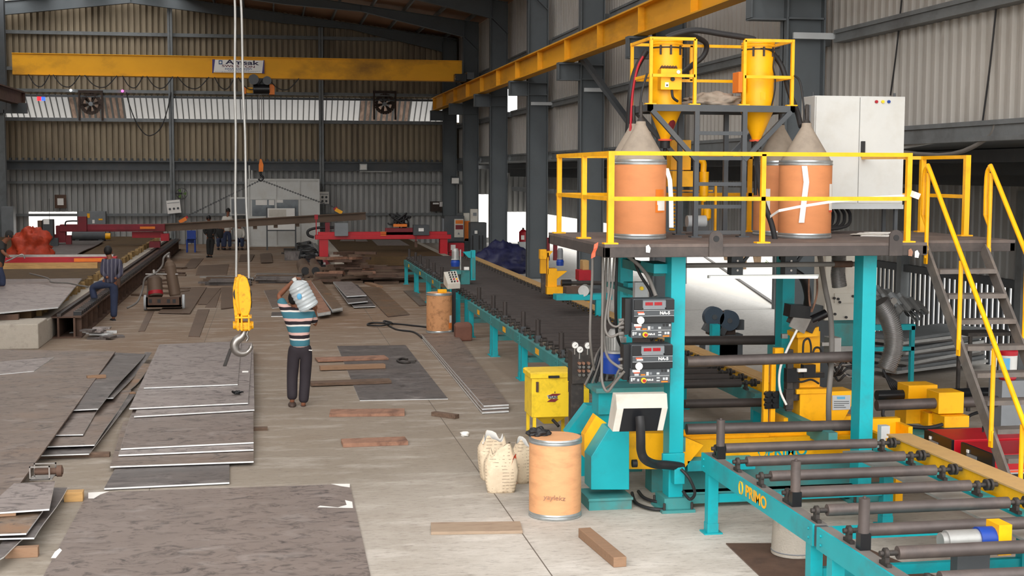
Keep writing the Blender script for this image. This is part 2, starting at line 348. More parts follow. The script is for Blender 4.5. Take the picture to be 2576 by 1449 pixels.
    # saw-cut joints: one along the hall, some across
    def line(coord,at,w):
        s=_n(nt,'ShaderNodeMath',operation='SUBTRACT'); s.inputs[1].default_value=at; L.new(sp.outputs[coord],s.inputs[0])
        a=_n(nt,'ShaderNodeMath',operation='ABSOLUTE'); L.new(s.outputs[0],a.inputs[0])
        l=_n(nt,'ShaderNodeMath',operation='LESS_THAN'); l.inputs[1].default_value=w; L.new(a.outputs[0],l.inputs[0]); return l
    o=m3.outputs[0]
    for cd,at,w in (('X',2.35,.006),('X',-1.3,.005),('Y',33,.02),('Y',44,.02)):
        l=line(cd,at,w); mx=nt.nodes.new('ShaderNodeMixRGB'); mx.inputs[2].default_value=C(104,95,86); L.new(l.outputs[0],mx.inputs[0]); L.new(o,mx.inputs[1]); o=mx.outputs[0]
    L.new(o,b.inputs['Base Color'])
    bp=_n(nt,'ShaderNodeBump',Strength=.25,Distance=.01); L.new(n4.outputs['Fac'],bp.inputs['Height']); L.new(bp.outputs[0],b.inputs['Normal'])
    return m
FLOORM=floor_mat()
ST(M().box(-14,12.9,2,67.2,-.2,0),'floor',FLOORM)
ST(M().box(-120,160,-60,220,-.5,-.22),'ground_outside',EXT)
ST(M().box(12.9,40,20,67,-.22,-.004),'outside_apron',EXT)
def corr(m,ax,a0,a1,z0,z1,at,pitch=.25,dep=.035,ph=0,sgn=-1):
    rw=.58 if sgn>0 else .68
    """corrugated sheet; z0/z1 numbers or functions of the running coordinate"""
    f0=z0 if callable(z0) else (lambda q:z0); f1=z1 if callable(z1) else (lambda q:z1)
    pr=[]; k=math.floor(a0/pitch)-1
    while k*pitch<a1+pitch:
        for u,d in ((0,0),(rw,0),(rw+.04,1),(.97,1)): pr.append((k*pitch+u*pitch,d))
        k+=1
    pr=[p for p in pr if a0<p[0]<a1]; pr=[(a0,0)]+pr+[(a1,0)]
    v=[]
    for a,d in pr:
        q=at+sgn*d*dep
        for z in (f0(a),f1(a)): v.append((a,q,z) if ax=='x' else (q,a,z))
    m.add(v,[(2*i,2*i+2,2*i+3,2*i+1) for i in range(len(pr)-1)]); return m
BW=66.5
zr=lambda x:11.85-.125*abs(x+6.5)
m=M(); corr(m,'x',-13.5,-10.93,0,3.5,BW,.27,.15,0,1); corr(m,'x',-10.93,-8.78,1.54,3.5,BW,.27,.15,0,1); corr(m,'x',-10.93,-8.78,0,.2,BW,.27,.15,0,1); corr(m,'x',-8.78,9.9,0,3.5,BW,.27,.15,0,1)
corr(m,'x',9.9,10.62,2.36,3.9,BW,.27,.15,0,1); corr(m,'x',9.9,10.62,0,.25,BW,.27,.15,0,1); corr(m,'x',10.62,11.25,0,3.8,BW,.27,.15,0,1); corr(m,'x',11.25,12.5,1.5,3.5,BW,.27,.15,0,1); corr(m,'x',12.5,12.9,0,3.3,BW,.27,.15,0,1)
ST(m,'wall_back',WALLG)
m=M(); corr(m,'x',-13.5,9.2,3.5,5.85,BW,.27,.15,0,1); corr(m,'x',-13.5,9.2,6.95,zr,BW,.27,.15,0,1); ST(m,'wall_back_upper',WALLT)
m=M(); x=-13.4; rb=M()
while x<9.0:
    so=min(abs(x+8.0),abs(x-5.55))<1.25
    m.add([(x,BW+1.45,5.93),(x+.27,BW+1.45,5.93),(x+.27,BW,6.95),(x,BW,6.95)],[(0,1,2,3)],1 if so else 0)
    rb.bar((x+.27,BW+1.4,5.95),(x+.27,BW-.03,6.95),.1 if so else .045,.05); x+=.27
ST(m,'window_louvre',[LOUV,LOUVS]); ST(rb,'window_louvre_rib_shade',DARK)  # dark bars added as rib shade of the louvre sheets, wider where sooty
# wall steel: girts and posts of the back wall
for i,(z,h,ma) in enumerate(((9.75,.16,GIRT),(8.1,.16,GIRT),(7.12,.14,GIRT),(6.88,.1,DARK),(5.8,.16,GIRT),(2.9,.12,GIRT),(1.4,.12,GIRT))):
    ST(M().box(-13.4,9.0 if z>3 else 9.4,BW-.22,BW-.06,z-h/2,z+h/2).box(-13.4,9.0 if z>3 else 9.4,BW-.24,BW-.22,z-h/2,z-h/2+.05),'trim_%d'%(i+1),ma)
m=M().box(-13.4,9.3,BW-.5,BW-.1,3.48,3.54).box(-13.4,9.3,BW-.34,BW-.3,3.5,3.88).box(-13.4,9.3,BW-.5,BW-.1,3.86,3.92)
ST(m,'trim_8',DARK)
m=M()
x=-13.3
while x<9.2: m.box(x,x+.1,BW-.3,BW-.1,3.93,4.03); x+=.27
ST(m,'trim_9',DARK)
def hsec(m,x,y,z0,z1,w,d,t=.03,web='x'):
    """H section; web runs along x (w) with flanges d wide along y, or the reverse"""
    if web=='x': m.box(x-w/2,x+w/2,y-t/2,y+t/2,z0,z1).box(x-w/2,x-w/2+t,y-d/2,y+d/2,z0,z1).box(x+w/2-t,x+w/2,y-d/2,y+d/2,z0,z1)
    else: m.box(x-t/2,x+t/2,y-w/2,y+w/2,z0,z1).box(x-d/2,x+d/2,y-w/2,y-w/2+t,z0,z1).box(x-d/2,x+d/2,y+w/2-t,y+w/2,z0,z1)
    return m
for i,(x,lb) in enumerate(((-4.4,'slim grey wind post on the back wall left of the white cabin'),(2.52,'slim grey wind post on the back wall at the right edge of the white cabin'))):
    S(hsec(M(),x,BW-.4,0,zr(x)-.5,.26,.22,.02,'y'),'wind_post',GIRT,lb,'post')
# right-hand columns with crane brackets
nm=['farthest, beside the back wall and its floodlight','second from the back wall, behind the dark control cabinet','third from the back wall, beside the bright doorway','fourth from the back wall, rising behind the blue tarpaulin heap','next to the yellow railing corner, its foot behind the platform','hidden mostly by the left yellow hopper','nearest and widest, right of the hoppers behind the white cabinet']
for (y,px),lb in zip(((65.3,0),(58.4,0),(51.2,0),(43.6,0),(36.1,0),(28.9,0),(21.3,0)),nm):
    t=T('steel_column','dark grey steel hall column, '+lb,'column',(8.55,y,0))
    m=hsec(M(),8.55,y,0,9.6,.66,.3,.03); m.box(8.22,8.88,y-.15,y+.15,0,.03).box(8.24,8.86,y-.15,y+.15,6.28,6.31).box(8.24,8.86,y-.15,y+.15,5.9,5.93)
    m.build('shaft',COLM,t)
    b=M().box(7.65,8.22,y-.012,y+.012,5.9,6.3).box(7.62,8.22,y-.14,y+.14,6.3,6.35).box(7.62,8.22,y-.12,y+.12,5.88,5.91).box(7.62,7.65,y-.12,y+.12,5.9,6.3)
    b.build('crane_bracket',COLM,t)
# left corner column
t=T('steel_column','grey steel hall column with crane bracket at the far left of the back wall','column',(-11.6,63.6,0))
hsec(M(),-11.6,63.6,0,6.1,.5,.3).build('shaft',GIRT,t); hsec(M(),-11.6,63.6,6.1,11.2,.7,.4).build('upper_shaft',DARK,t)
M().box(-11.9,-10.4,63.45,63.75,5.95,6.4).build('crane_bracket',DARK,t)
# main right wall above the lean-to
m=M(); zt=zr(9.2)
corr(m,'y',6,50.6,4.0,zt,9.2,.25,.06,0,-1); corr(m,'y',50.6,53.6,4.0,5.75,9.2); corr(m,'y',50.6,53.6,6.65,zt,9.2); corr(m,'y',53.6,BW,4.0,zt,9.2)
ST(m,'wall_right',WALLR)
m=M(); corr(m,'y',50.2,51.8,5.7,6.7,9.45); ST(m,'wall_right_loose_sheet',RUST)
for i,(z,h) in enumerate(((5.62,.2),(7.6,.2),(3.98,.26))):
    m=M()
    for a,b in ((6,21),(21.6,28.6),(29.2,35.8),(36.4,43.3),(43.9,50.9),(51.5,58.1),(58.7,66.3)): m.box(8.98,9.16,a,b,z-h/2,z+h/2).box(8.95,8.98,a,b,z-h/2,z-h/2+.06).box(8.95,8.98,a,b,z+h/2-.06,z+h/2)
    ST(m,'trim_%d'%(10+i),GIRT)
# fly-bracing flats from girts to columns and long diagonal braces
for y,lb in ((21.3,'over the white cabinet'),(36.1,'behind the left railing'),(43.6,'at the fourth column')):
    S(M().box(8.3,9.3,y-.25,y-.2,5.58,5.68),'brace_flat',GREYL,'short pale horizontal flat bar on the column '+lb,'bar')
S(M().bar((8.1,35.2,6.4),R(1610,345,9.0),.16,.1),'diagonal_brace',DARK,'dark diagonal steel brace falling from the yellow runway towards the left cones','brace')
S(M().bar((9.05,22.0,3.6),(9.05,15.2,4.05),.08,.06),'diagonal_brace',GREYL,'pale slanting flat brace on the right wall above the far railing','brace')
S(M().tube([R(2110,360,9.05),R(2360,390,9.0),R(2480,350,9.0),R(2505,312,9.0)],.03),'hanging_cable',CABLE,'thick cable looped over the right wall girt above the stairs','cable')
for a,b,c,d,lb in ((2268,0,2240,240,'upper'),(2508,0,2470,320,'right')):
    S(M().tube([R(a,b,9.12),R((a+c)/2+2,(b+d)/2,9.12),R(c,d,9.12)],.012),'tie_rod',BLK,'thin black rod down the pale right wall, %s of the two beyond the white cabinet'%('left' if lb=='upper' else lb),'rod')
# lean-to
m=M(); corr(m,'y',14,BW,1.5,3.4,12.8); ST(m,'wall_lean_to',WALLG)
m=M(); y=13.5
while y<27.6: m.box(12.79,12.82,y,y+.11,0,1.5); y+=.2
ST(m,'wall_lean_to_slats',DARK)
ST(M().box(12.65,12.8,13.5,27.6,1.46,1.6),'trim_13',DARK)
m=M().add([(9.25,8,3.92),(12.9,8,3.2),(12.9,BW,3.2),(9.25,BW,3.92),(9.25,8,3.95),(12.9,8,3.23),(12.9,BW,3.23),(9.25,BW,3.95)],[(0,1,2,3),(7,6,5,4),(0,4,5,1),(1,5,6,2),(2,6,7,3),(3,7,4,0)])
ST(m,'ceiling_lean_to',DARK)
m=M()
for x in (9.9,10.8,11.7): m.box(x,x+.08,8,BW,3.92-(x-9.25)*.197-.2,3.92-(x-9.25)*.197-.02)
ST(m,'trim_14',DARK)
ST(M().box(9.0,9.2,22,28.6,2.9,3.15).box(9.0,9.2,37,43,2.75,2.9).box(9.0,9.2,44,50.8,2.75,2.9),'trim_15',GIRT)
m=M()
for y in (17,21.5,26,33,41): m.box(12.6,12.78,y-.1,y+.1,0,3.15)
ST(m,'trim_16',GIRT)
# roof: unseen open slots added between sheets to brighten front bays and back left
def roofsheet(m,x0,x1,y0,y1):
    v=[(x0,y0,zr(x0)),(x1,y0,zr(x1)),(x1,y1,zr(x1)),(x0,y1,zr(x0))]
    m.add(v+[(a,b,c+.04) for a,b,c in v],[(3,2,1,0),(4,5,6,7),(0,1,5,4),(1,2,6,5),(2,3,7,6),(3,0,4,7)])
m=M()
xs=[-14,-11.5,-9,-6.5,-4,-1.5,1,3.5,6,9.3]
for a,b in zip(xs,xs[1:]): roofsheet(m,a+(.7 if b<-3.9 else 0),b-(.7 if b<-3.9 else 0),44,67.2)
for a,b in zip(xs,xs[1:]): roofsheet(m,a+.42,b-.42,5,44)
ST(m,'ceiling',ROOFM)
for i,y in enumerate((65.6,58.3,51.1,43.6)):
    pts=[(-11.9,10.4),(-6.1,11.1),(-2,10.65),(.8,10.34),(3.9,10.13),(8.3,9.15),(8.88,8.6)]
    m=M(); top=[(x,zr(x)-.18) for x,_ in pts]
    for (a,b),(c,d),(e,f),(g,h) in zip(pts,pts[1:],top,top[1:]):
        m.prism([(a,y-.012,b),(c,y-.012,d),(g,y-.012,h),(e,y-.012,f)],(0,.024,0)); m.bar((a,y,b),(c,y,d),.24,.03); m.bar((e,y,f),(g,y,h),.24,.03)
    for x,z in pts[1:-1]: m.box(x-.012,x+.012,y-.12,y+.12,z,zr(x)-.18)
    S(m,'roof_rafter',COLM,'tapered dark steel rafter, %s'%['against the back wall','second from the back wall','third from the back wall','fourth from the back wall at the top edge'][i],'rafter')
m=M()
for x in [-10.5+1.35*k for k in range(15)]:
    if x<9: m.box(x,x+.07,43,67,zr(x)-.17,zr(x)-.01)
ST(m,'trim_17',GIRT)
m=M(); corr(m,'y',2,BW,0,11,-13.5,pitch=.5,sgn=1); ST(m,'wall_left',WALLT)
# beyond the openings: boundary wall and trees
ST(M().prism([(12.98,34,-.2),(13.08,34,-.2),(19.05,60,-.2),(18.95,60,-.2)],(0,0,.24)),'outside_kerb',IRON)
ST(M().prism([(17,34,-.2),(17.2,34,-.2),(26,75,-.2),(25.8,75,-.2)],(0,0,2.6)),'outside_wall',EXTW)
for px,Y,h,lb in ((1868,47,3.4,'slim outside tree with two leaning trunks seen under the platform'),(1905,50,3.2,'thin outside sapling right of the leaning tree'),(1830,52,2.6,'low leafy bush left of the leaning tree under the platform')):
    p=G(px,700,0); p=Vector((Q(px,700,Y).x,Y,-.2)); t=T('young_tree',lb,'tree',p)
    m=M()
    m.tube([p,p+Vector((.12,.1,h*.5)),p+Vector((.05,.3,h))],lambda u:.12*(1-u*.6)); m.tube([p,p+Vector((-.3,.1,h*.45)),p+Vector((-.5,.3,h*.9))],lambda u:.09*(1-u*.6)); m.build('trunk',BARK,t)
    m=M()
    for k in range(170):
        c=p+Vector((random.gauss(0,.55),random.gauss(0,.5),h*(.75+random.gauss(0,.22)))); a=random.random()*6; s=.09
        u=Vector((math.cos(a)*s,math.sin(a)*s,random.uniform(-s,s))); w=Vector((-math.sin(a)*s*.5,math.cos(a)*s*.5,.03))
        m.add([c-u,c-w,c+u,c+w],[(0,1,2,3)])
    m.build('foliage',GREEN,t)
# two sooty wall fans
for px,lb in ((230,'left'),(967,'right')):
    c=Q(px,262,BW); t=T('exhaust_fan','round sooty exhaust fan, the %s of two on the white louvre band'%lb,'fan',c)
    m=M(); n=24
    for k in range(n):
        a=2*math.pi*k/n; b=2*math.pi*(k+1)/n
        m.bar(c+Vector((math.cos(a)*.42,-.2,math.sin(a)*.42)),c+Vector((math.cos(b)*.42,-.2,math.sin(b)*.42)),.16,.05,up=(0,1,0))
    for a in (0,1.05,2.09): m.bar(c+Vector((math.cos(a)*.42,-.26,math.sin(a)*.42)),c-Vector((math.cos(a)*.42,.26,math.sin(a)*.42)),.03)
    m.build('ring_guard',SOOT,t)
    m=M(); m.cyl(c+Vector((0,-.3,0)),c+Vector((0,.1,0)),.1)
    m.build('hub',GREY,t)
    m=M()
    for k in range(6):
        a=k*math.pi/3+.2; d=Vector((math.cos(a),0,math.sin(a))); u=Vector((-math.sin(a),.3,math.cos(a)))
        m.prism([c+d*.08-u*.03,c+d*.38-u*.1,c+d*.38+u*.1,c+d*.08+u*.03],(0,.012,0))
    m.build('blades',SOOT,t)
    m=M().box(c.x-.55,c.x-.47,BW-.3,BW-.02,c.z-.75,c.z+.6).box(c.x+.47,c.x+.55,BW-.3,BW-.02,c.z-.75,c.z+.6).box(c.x-.55,c.x+.55,BW-.28,BW-.05,c.z+.5,c.z+.62)
    m.build('mounting_frame',SOOT,t)

S(M().tube([Q(318,232,65.9),Q(325,262,65.9),Q(345,312,65.9),Q(372,341,65.9),Q(402,325,65.9),Q(420,280,65.9),Q(430,232,65.9)],.025),'hanging_cable',BLK,'thin black cable sagging in a loop on the back wall right of the left fan','cable')
LR=mat('lamp_red',C(255,30,40),.4,emit=2.5); LB=mat('lamp_blue',C(40,80,255),.4,emit=2.5); LP_=mat('lamp_pink',C(255,90,200),.4,emit=3); LW=mat('lamp_white',C(255,255,255),.4,emit=3)
t=T('signal_lamps','small red and blue lit signal lamps at the end of the left crane girder','lamp',Q(103,248,64.4))
M().pb(93,243,103,253,64.3,.1).build('red_lamp',LR,t); M().pb(104,244,113,253,64.3,.1).build('blue_lamp',LB,t); M().pb(92,240,114,243,64.3,.5).build('bracket',DARK,t)
for px,py,ma,lb in ((308,229,LP_,'pink'),(178,227,LW,'white')):
    c=Q(px,py,66.1); S(M().ell(c,(.06,.06,.06),10,8).box(c.x-.02,c.x+.02,c.y,66.3,c.z,c.z+.03),'pilot_lamp',ma,'tiny %s pilot lamp on the back wall girt above the louvre band'%lb,'lamp')
# ---------------------------------------------------------------- plates and timbers on the floor
def plate(name,label,q,z,th,ma,edge=EDGE,cat='steel plate',group=None,n=1,wave=None):
    """q: front-left, front-right, back-right, back-left of the top face in the photo, z its height"""
    a,b,c,d=[G(x,y,z) for x,y in q]; m=M(); vt=[]; 
    for i in range(n+1):
        t=i/n; dz=wave(t) if wave else 0
        vt.append((a.lerp(d,t)+Vector((0,0,dz)),b.lerp(c,t)+Vector((0,0,dz))))
    D=Vector((0,0,th)); vs=[]
    for l,r in vt: vs+= [l,r,r-D,l-D]
    fs=[];
    m.add(vs,[(4*i,4*i+1,4*i+5,4*i+4) for i in range(n)]+[(4*i+3,4*i+7,4*i+6,4*i+2) for i in range(n)],0)
    m.add(vs,[(4*i+1,4*i+2,4*i+6,4*i+5) for i in range(n)]+[(4*i+4,4*i+7,4*i+3,4*i) for i in range(n)]+[(0,3,2,1),(4*n,4*n+1,4*n+2,4*n+3)],1)
    return S(m,name,[ma,edge],label,cat,group)
CHK=PAPER
WOODP=mat('dusty_plank',C(158,138,118),.85,var=.15,scale=3,dirt=C(112,90,76),amt=.7,dscale=3,stretch=(1,5,5))
t=plate('steel_plate','very large dark steel plate filling the bottom left foreground, chalk marks at its corners',[(95,1475),(938,1475),(880,1217),(222,1239)],.016,.014,PL1,EDGER)
# chalk marks on it
def chalk(px): 
    v=[G(x,y,.018) for x,y in px]; return M().add(v,[tuple(range(len(v)))])
for px in ([(222,1239),(222,1254),(236,1254),(252,1244),(275,1236)],[(832,1217),(880,1217),(880,1226),(858,1223)],[(798,1276),(888,1278),(886,1262),(868,1258),(872,1270),(850,1276),(805,1272)],[(128,1404),(140,1404),(156,1384),(150,1379),(138,1388)]):
    v=[G(x,y,.0168) for x,y in px]; o=M().add(v,[tuple(range(len(v)))]).build('chalk_mark',CHK,at=t.location); o.parent=t; o.location=(0,0,0)
# centre stack, bottom to top
cs=[([(262,1228),(577,1213),(577,1150),(300,1160)],.030,PL4,'lowest sheet of the centre plate stack, nearest the big foreground plate'),
    ([(277,1173),(638,1160),(637,1040),(310,1060)],.062,PL3,'second plate from the bottom of the centre stack'),
    ([(298,1144),(638,1130),(637,1030),(330,1040)],.09,PL2,'third plate from the bottom of the centre stack, thin strip of it showing'),
    ([(304,1128),(638,1112),(637,1000),(340,1010)],.115,PL1,'fourth plate from the bottom of the centre stack, widest scuffed face showing'),
    ([(337,1047),(640,1030),(637,868),(408,880)],.145,PL2,'fifth plate of the centre stack with a bright front edge'),
    ([(325,1027),(624,1013),(634,862),(400,868)],.175,PL2,'second plate from the top of the centre stack, black cable clip on it'),
    ([(362,975),(598,966),(607,858),(402,866)],.20,PL2,'top plate of the centre stack under the crane hook')]
for q,z,ma,lb in cs: plate('steel_plate',lb,q,z,.018,ma,EDGE,group='plates of the centre stack')
# timber spacers that carry the stack
for k,(px,py) in enumerate(((420,1000),(440,1090))):
    p=G(px,py,0); S(M().box(p.x-.2,p.x+1.2,p.y,p.y+.1,0,.04),'timber_spacer',WOODD,'dark timber spacer hidden under the centre plate stack, %s one'%('rear','front')[k],'timber')
# small things on the stack
p=G(578,900,.2); S(M().bar(G(565,920,.21),G(580,878,.21),.05,.02),'steel_offcut',IRON,'short dark steel offcut lying on the top plate left of the hook','offcut')
p=G(600,990,.19); m=M()
for k in range(7): m.tube([p+Vector((random.uniform(-.1,.1),random.uniform(-.06,.06),random.uniform(0,.04))) for _ in range(3)],.012,6)
S(m,'cable_clip',BLKS,'small tangled black clip lying on the centre plate stack','clip')
p=G(617,935,.19); S(M().box(p.x-.05,p.x+.05,p.y-.03,p.y+.03,.18,.2),'paper_scrap',PAPER,'tiny white paper scrap at the right edge of the centre stack','paper')
# left group
sag=lambda amp,ph:(lambda t:amp*math.sin(t*5+ph))
LP=[([(75,1146),(224,1141),(345,985),(190,990)],.07,PL4,'lowest long plate of the left strips, resting on a timber',1,None),
    ([(104,1127),(238,1122),(330,980),(215,985)],.10,PL3,'second long plate of the left strips, just above the lowest',8,sag(.02,1)),
    ([(122,1097),(209,1095),(275,970),(185,975)],.135,PL1,'third long plate of the left strips with a clean front edge',8,sag(.015,2)),
    ([(163,1032),(247,1028),(366,888),(290,884)],.17,PL4,'top long strip beside the big left plate, a wood block on it',10,sag(.02,0)),
    ([(265,1006),(285,1005),(381,889),(366,888)],.12,PL4,'very narrow bent strip right of the left strips',12,sag(.03,2)),
    ([(300,985),(322,983),(384,920),(362,918)],.09,PLO,'narrow orange stained bent strip at the right of the left strips',8,sag(.03,3))]
for q,z,ma,lb,n,wv in LP: plate('steel_plate',lb,q,z,.014,ma,EDGE,n=n,wave=wv,group='long strips on the left')
plate('steel_plate','huge brown steel plate along the left edge of the picture',[(-150,1440),(0,1286),(290,884),(-60,878)],.20,.02,PL3,EDGER)
plate('steel_plate','pale grey small plate lying on the huge left plate',[(-40,945),(85,933),(136,898),(-30,912)],.212,.012,PL2,EDGE)
plate('steel_plate','lowest dark curved plate at the bottom left corner, end over a timber',[(-40,1428),(10,1400),(120,1300),(60,1290)],.10,.012,PL4,EDGE,n=6,wave=sag(.01,0))
plate('steel_plate','long dark curved plate under the rusty one at the bottom left',[(-60,1360),(86,1357),(170,1225),(60,1225)],.13,.014,PL4,EDGE,n=8,wave=sag(.02,1))
plate('steel_plate','rusty orange stained short plate at the bottom left',[(-60,1346),(66,1341),(108,1284),(-40,1290)],.19,.016,PLO,EDGE)
plate('steel_plate','clean grey short plate below the box clamp at the left',[(-50,1292),(124,1280),(138,1210),(35,1216)],.24,.016,PL2,EDGE)
def timber(label,pf,z0,h,w,ma=WOOD,name='timber_block',cat='timber'):
    """pf: two photo points of the front top edge; w is the width going back"""
    a=G(*pf[0],z0+h); b=G(*pf[1],z0+h); d=Vector((-(b-a).y,(b-a).x,0)).normalized()*w
    if d.y<0: d=-d
    m=M().prism([a-Vector((0,0,h)),b-Vector((0,0,h)),b-Vector((0,0,h))+d,a-Vector((0,0,h))+d],(0,0,h))
    return S(m,name,ma,label,cat,bevel=.004)
timber('grey weathered timber under the left strips, end sticking out to the right',[(90,1143),(275,1139)],.0,.055,.09,WOODD)
timber('small worn wood block standing at the edge of the huge left plate',[(220,946),(267,943)],.185,.05,.09,WOOD)
timber('reddish short timber between the left strips and the centre stack',[(303,990),(342,987)],.0,.09,.1,WOOD)
timber('pale block of sawn timber right of the dark curved plate',[(160,1240),(208,1238)],.0,.1,.14,WOODY)
timber('pinkish timber block at the bottom left corner under the plates',[(12,1381),(95,1377)],.0,.09,.09,WOOD)
timber('pinkish timber spacer on the rusty plate at the left edge',[(-20,1294),(40,1290)],.192,.03,.06,WOOD)
for pf,h,lb in (([(-30,1300),(100,1296)],.10,'front'),([(-80,1200),(130,1075)],.17,'rear')):
    timber('hidden dark timber under the big left plates, %s one'%lb,pf,0,h-.02,.1,WOODD,'timber_spacer')
# box clamp at the left
t=T('beam_clamp','small grey steel box clamp lying at the edge of the huge left plate','clamp',G(105,1208,.0))
a=G(72,1208,.245); 
m=M()
def frame_rect(m,x0,x1,z0,z1,y,t=.012,d=.02): m.box(x0,x1,y,y+d,z0,z0+t).box(x0,x1,y,y+d,z1-t,z1).box(x0,x0+t,y,y+d,z0,z1).box(x1-t,x1,y,y+d,z0,z1)
p=Q(74,1207,a.y); q=Q(125,1176,a.y); frame_rect(m,p.x,q.x,a.z,a.z+.14,a.y); frame_rect(m,p.x+.02,q.x+.04,a.z,a.z+.14,a.y+.16); m.box(p.x,q.x+.02,a.y,a.y+.18,a.z-.004,a.z+.006)
m.build('frame',STEEL,t)
M().cyl((p.x+.04,a.y+.08,a.z+.07),(q.x+.12,a.y+.08,a.z+.07),.035).build('roller',RUSTD,t)
M().cyl((q.x+.06,a.y+.08,a.z+.07),(q.x+.11,a.y+.08,a.z+.07),.06).build('flange',RUSTD,t)
# middle aisle
plate('steel_plate','thin dark sheet flat on the floor with planks across its left edge',[(905,1007),(1127,1003),(1020,868),(848,870)],.012,.01,PL4,EDGE)
PK=[('short rusty plank with splintered pale left end, farthest of the aisle planks',[(800,907),(978,901)],.03,.45,RUST),
    ('brown squared timber second from the back of the aisle planks',[(806,922),(970,917)],.07,.18,WOOD),
    ('dark long batten with a pale right end across the thin dark sheet',[(783,964),(985,957)],.05,.26,WOODD),
    ('wide rust coloured plank in the middle of the aisle',[(828,1042),(1018,1040)],.04,.42,RUST),
    ('rust coloured plank nearest the big foreground plate',[(863,1116),(1027,1110)],.05,.33,RUST),
    ('long greyish worn plank lying left of the pale drum',[(1084,1338),(1315,1335)],.03,.36,WOODP)]
for lb,pf,h,w,ma in PK: timber(lb,pf,.014 if '800' in str(pf) or '806' in str(pf) or '783' in str(pf) else 0,h,w,ma,'floor_plank','plank')
a,b=G(1470,1335,.06),G(1560,1410,.06); S(M().bar((a.x,a.y,.045),(b.x,b.y,.045),.12,.09),'timber_beam',WOOD,'chipped brown timber lying diagonally in front of the pale drum','timber',bevel=.006)
a,b=G(1090,1040,.03),G(1150,1048,.03); S(M().bar((a.x,a.y,.03),(b.x,b.y,.03),.1,.06),'timber_offcut',WOODD,'short split wood offcut with a pale end left of the yellow flux box','offcut',bevel=.005)
p=G(1169,1098,0); m=M(); m.ell(p+Vector((0,0,.03)),(.06,.05,.035),9,6,jit=.6); S(m,'paper_ball',PAPER,'small crumpled white and red paper on the floor','paper')
m=M(); a=G(1000,912,.02); m.tube([G(1045,908,.02),G(1030,912,.03),G(1010,912,.03),G(1000,906,.03),G(1012,902,.03),G(1025,904,.03)],.022); m.ob(G(1036,911,.03),(.12,.09,.05)); S(m,'g_clamp',IRON,'rusty C shaped clamp lying on the thin dark sheet','clamp')
LS=[([(1213,1037),(1280,1033),(1150,848),(1062,852)],.03,'bottom'),([(1213,1028),(1280,1024),(1150,842),(1062,846)],.06,'middle'),([(1217,1020),(1280,1017),(1146,836),(1060,840)],.085,'top')]
for q,z,lb in LS: plate('steel_strip','long narrow flat bar between the aisle and the conveyor, %s of three'%lb,q,z,.022,PL3,EDGE,group='long flat bars by the conveyor')
# dark cable on the floor
pts=[G(1075,823,.02),G(1000,815,.02),G(940,812,.02),G(925,817,.03),G(960,819,.05),G(985,812,.05),G(965,808,.03),G(995,828,.02),G(1040,835,.02),G(1062,850,.02)]
S(M().tube(pts,.02),'floor_cable',BLK,'dark cable coiled on the floor left of the old drum','cable')
# bundles and plates farther down the aisle
BAR=[('left bundle of rusty bars behind the man with the bottle',[(800,790),(832,785),(782,706),(757,712)],2,.16,[PLO,RUST]),
     ('right bundle of rusty bars behind the man with the bottle',[(836,782),(862,777),(806,708),(784,712)],3,.2,[PLO,RUST])]
for lb,q,n,h,mm in BAR:
    for k in range(n):
        z=h*(k+1)/n; plate('flat_bar',lb+', %s bar'%(['bottom','middle','top'] if n==3 else ['lower','upper'])[k],[(x,y-2*k) for x,y in q],z,h/n-.012,mm[k%2],EDGE,'bar',group='rusty flat bars')
DP=[([(890,772),(945,770),(900,716),(842,712)],.05,PL4,'lowest dark plate of the stack behind the water bottle'),
    ([(876,762),(925,757),(890,712),(838,710)],.12,PL4,'middle dark plate of the stack behind the water bottle'),
    ([(872,745),(922,742),(884,708),(838,708)],.18,PL2,'top grey plate of the stack behind the water bottle'),
    ([(975,795),(1030,790),(955,722),(905,722)],.03,PLO,'rusty flaking plate right of the dark stack down the aisle'),
    ([(1055,768),(1074,766),(1045,730),(1015,731)],.03,PL3,'narrow brown plate on the floor near the old drum'),
    ([(685,775),(720,770),(697,728),(664,730)],.02,PL3,'narrow dark plate left of the raised arm of the carrier'),
    ([(682,795),(712,795),(708,785),(684,785)],.02,PL4,'small square grey plate behind the hook block'),
    ([(474,845),(502,846),(527,778),(497,778)],.02,PLB,'long plank shaped plate left of the hook block on the floor'),
    ([(398,786),(478,787),(520,722),(455,722)],.04,PLB,'plate on the floor right of the gas cylinder trolley'),
    ([(498,764),(522,764),(556,724),(520,724)],.03,PLB,'slim plate in the row left of the hook block'),
    ([(516,772),(543,772),(556,730),(545,728)],.02,PLB,'triangular looking plate behind the hook block'),
    ([(556,776),(590,772),(582,722),(557,722)],.03,PLB,'plate touching the hook block on its left'),
    ([(348,833),(364,832),(388,782),(372,782)],.015,PLB,'thin dark strip on the floor by the checked shirt man'),
    ([(492,692),(570,690),(576,664),(500,668)],.02,PLB,'large thin sheet on the floor in front of the standing men'),
    ([(460,676),(492,674),(512,650),(482,650)],.02,PLB,'small sheet left of the large thin sheet at the back'),
    ([(600,657),(632,656),(640,640),(606,640)],.03,PLB,'sheet on the floor before the white cabin door'),
    ([(656,660),(686,659),(682,636),(654,638)],.05,PLB,'upright looking short plate in front of the white cabin')]
for q,z,ma,lb in DP: plate('steel_plate',lb,q,z,.02 if z<.1 else .03,ma,EDGE if 'dark plate' in lb or 'grey plate' in lb else EDGER)
HEAP=[]
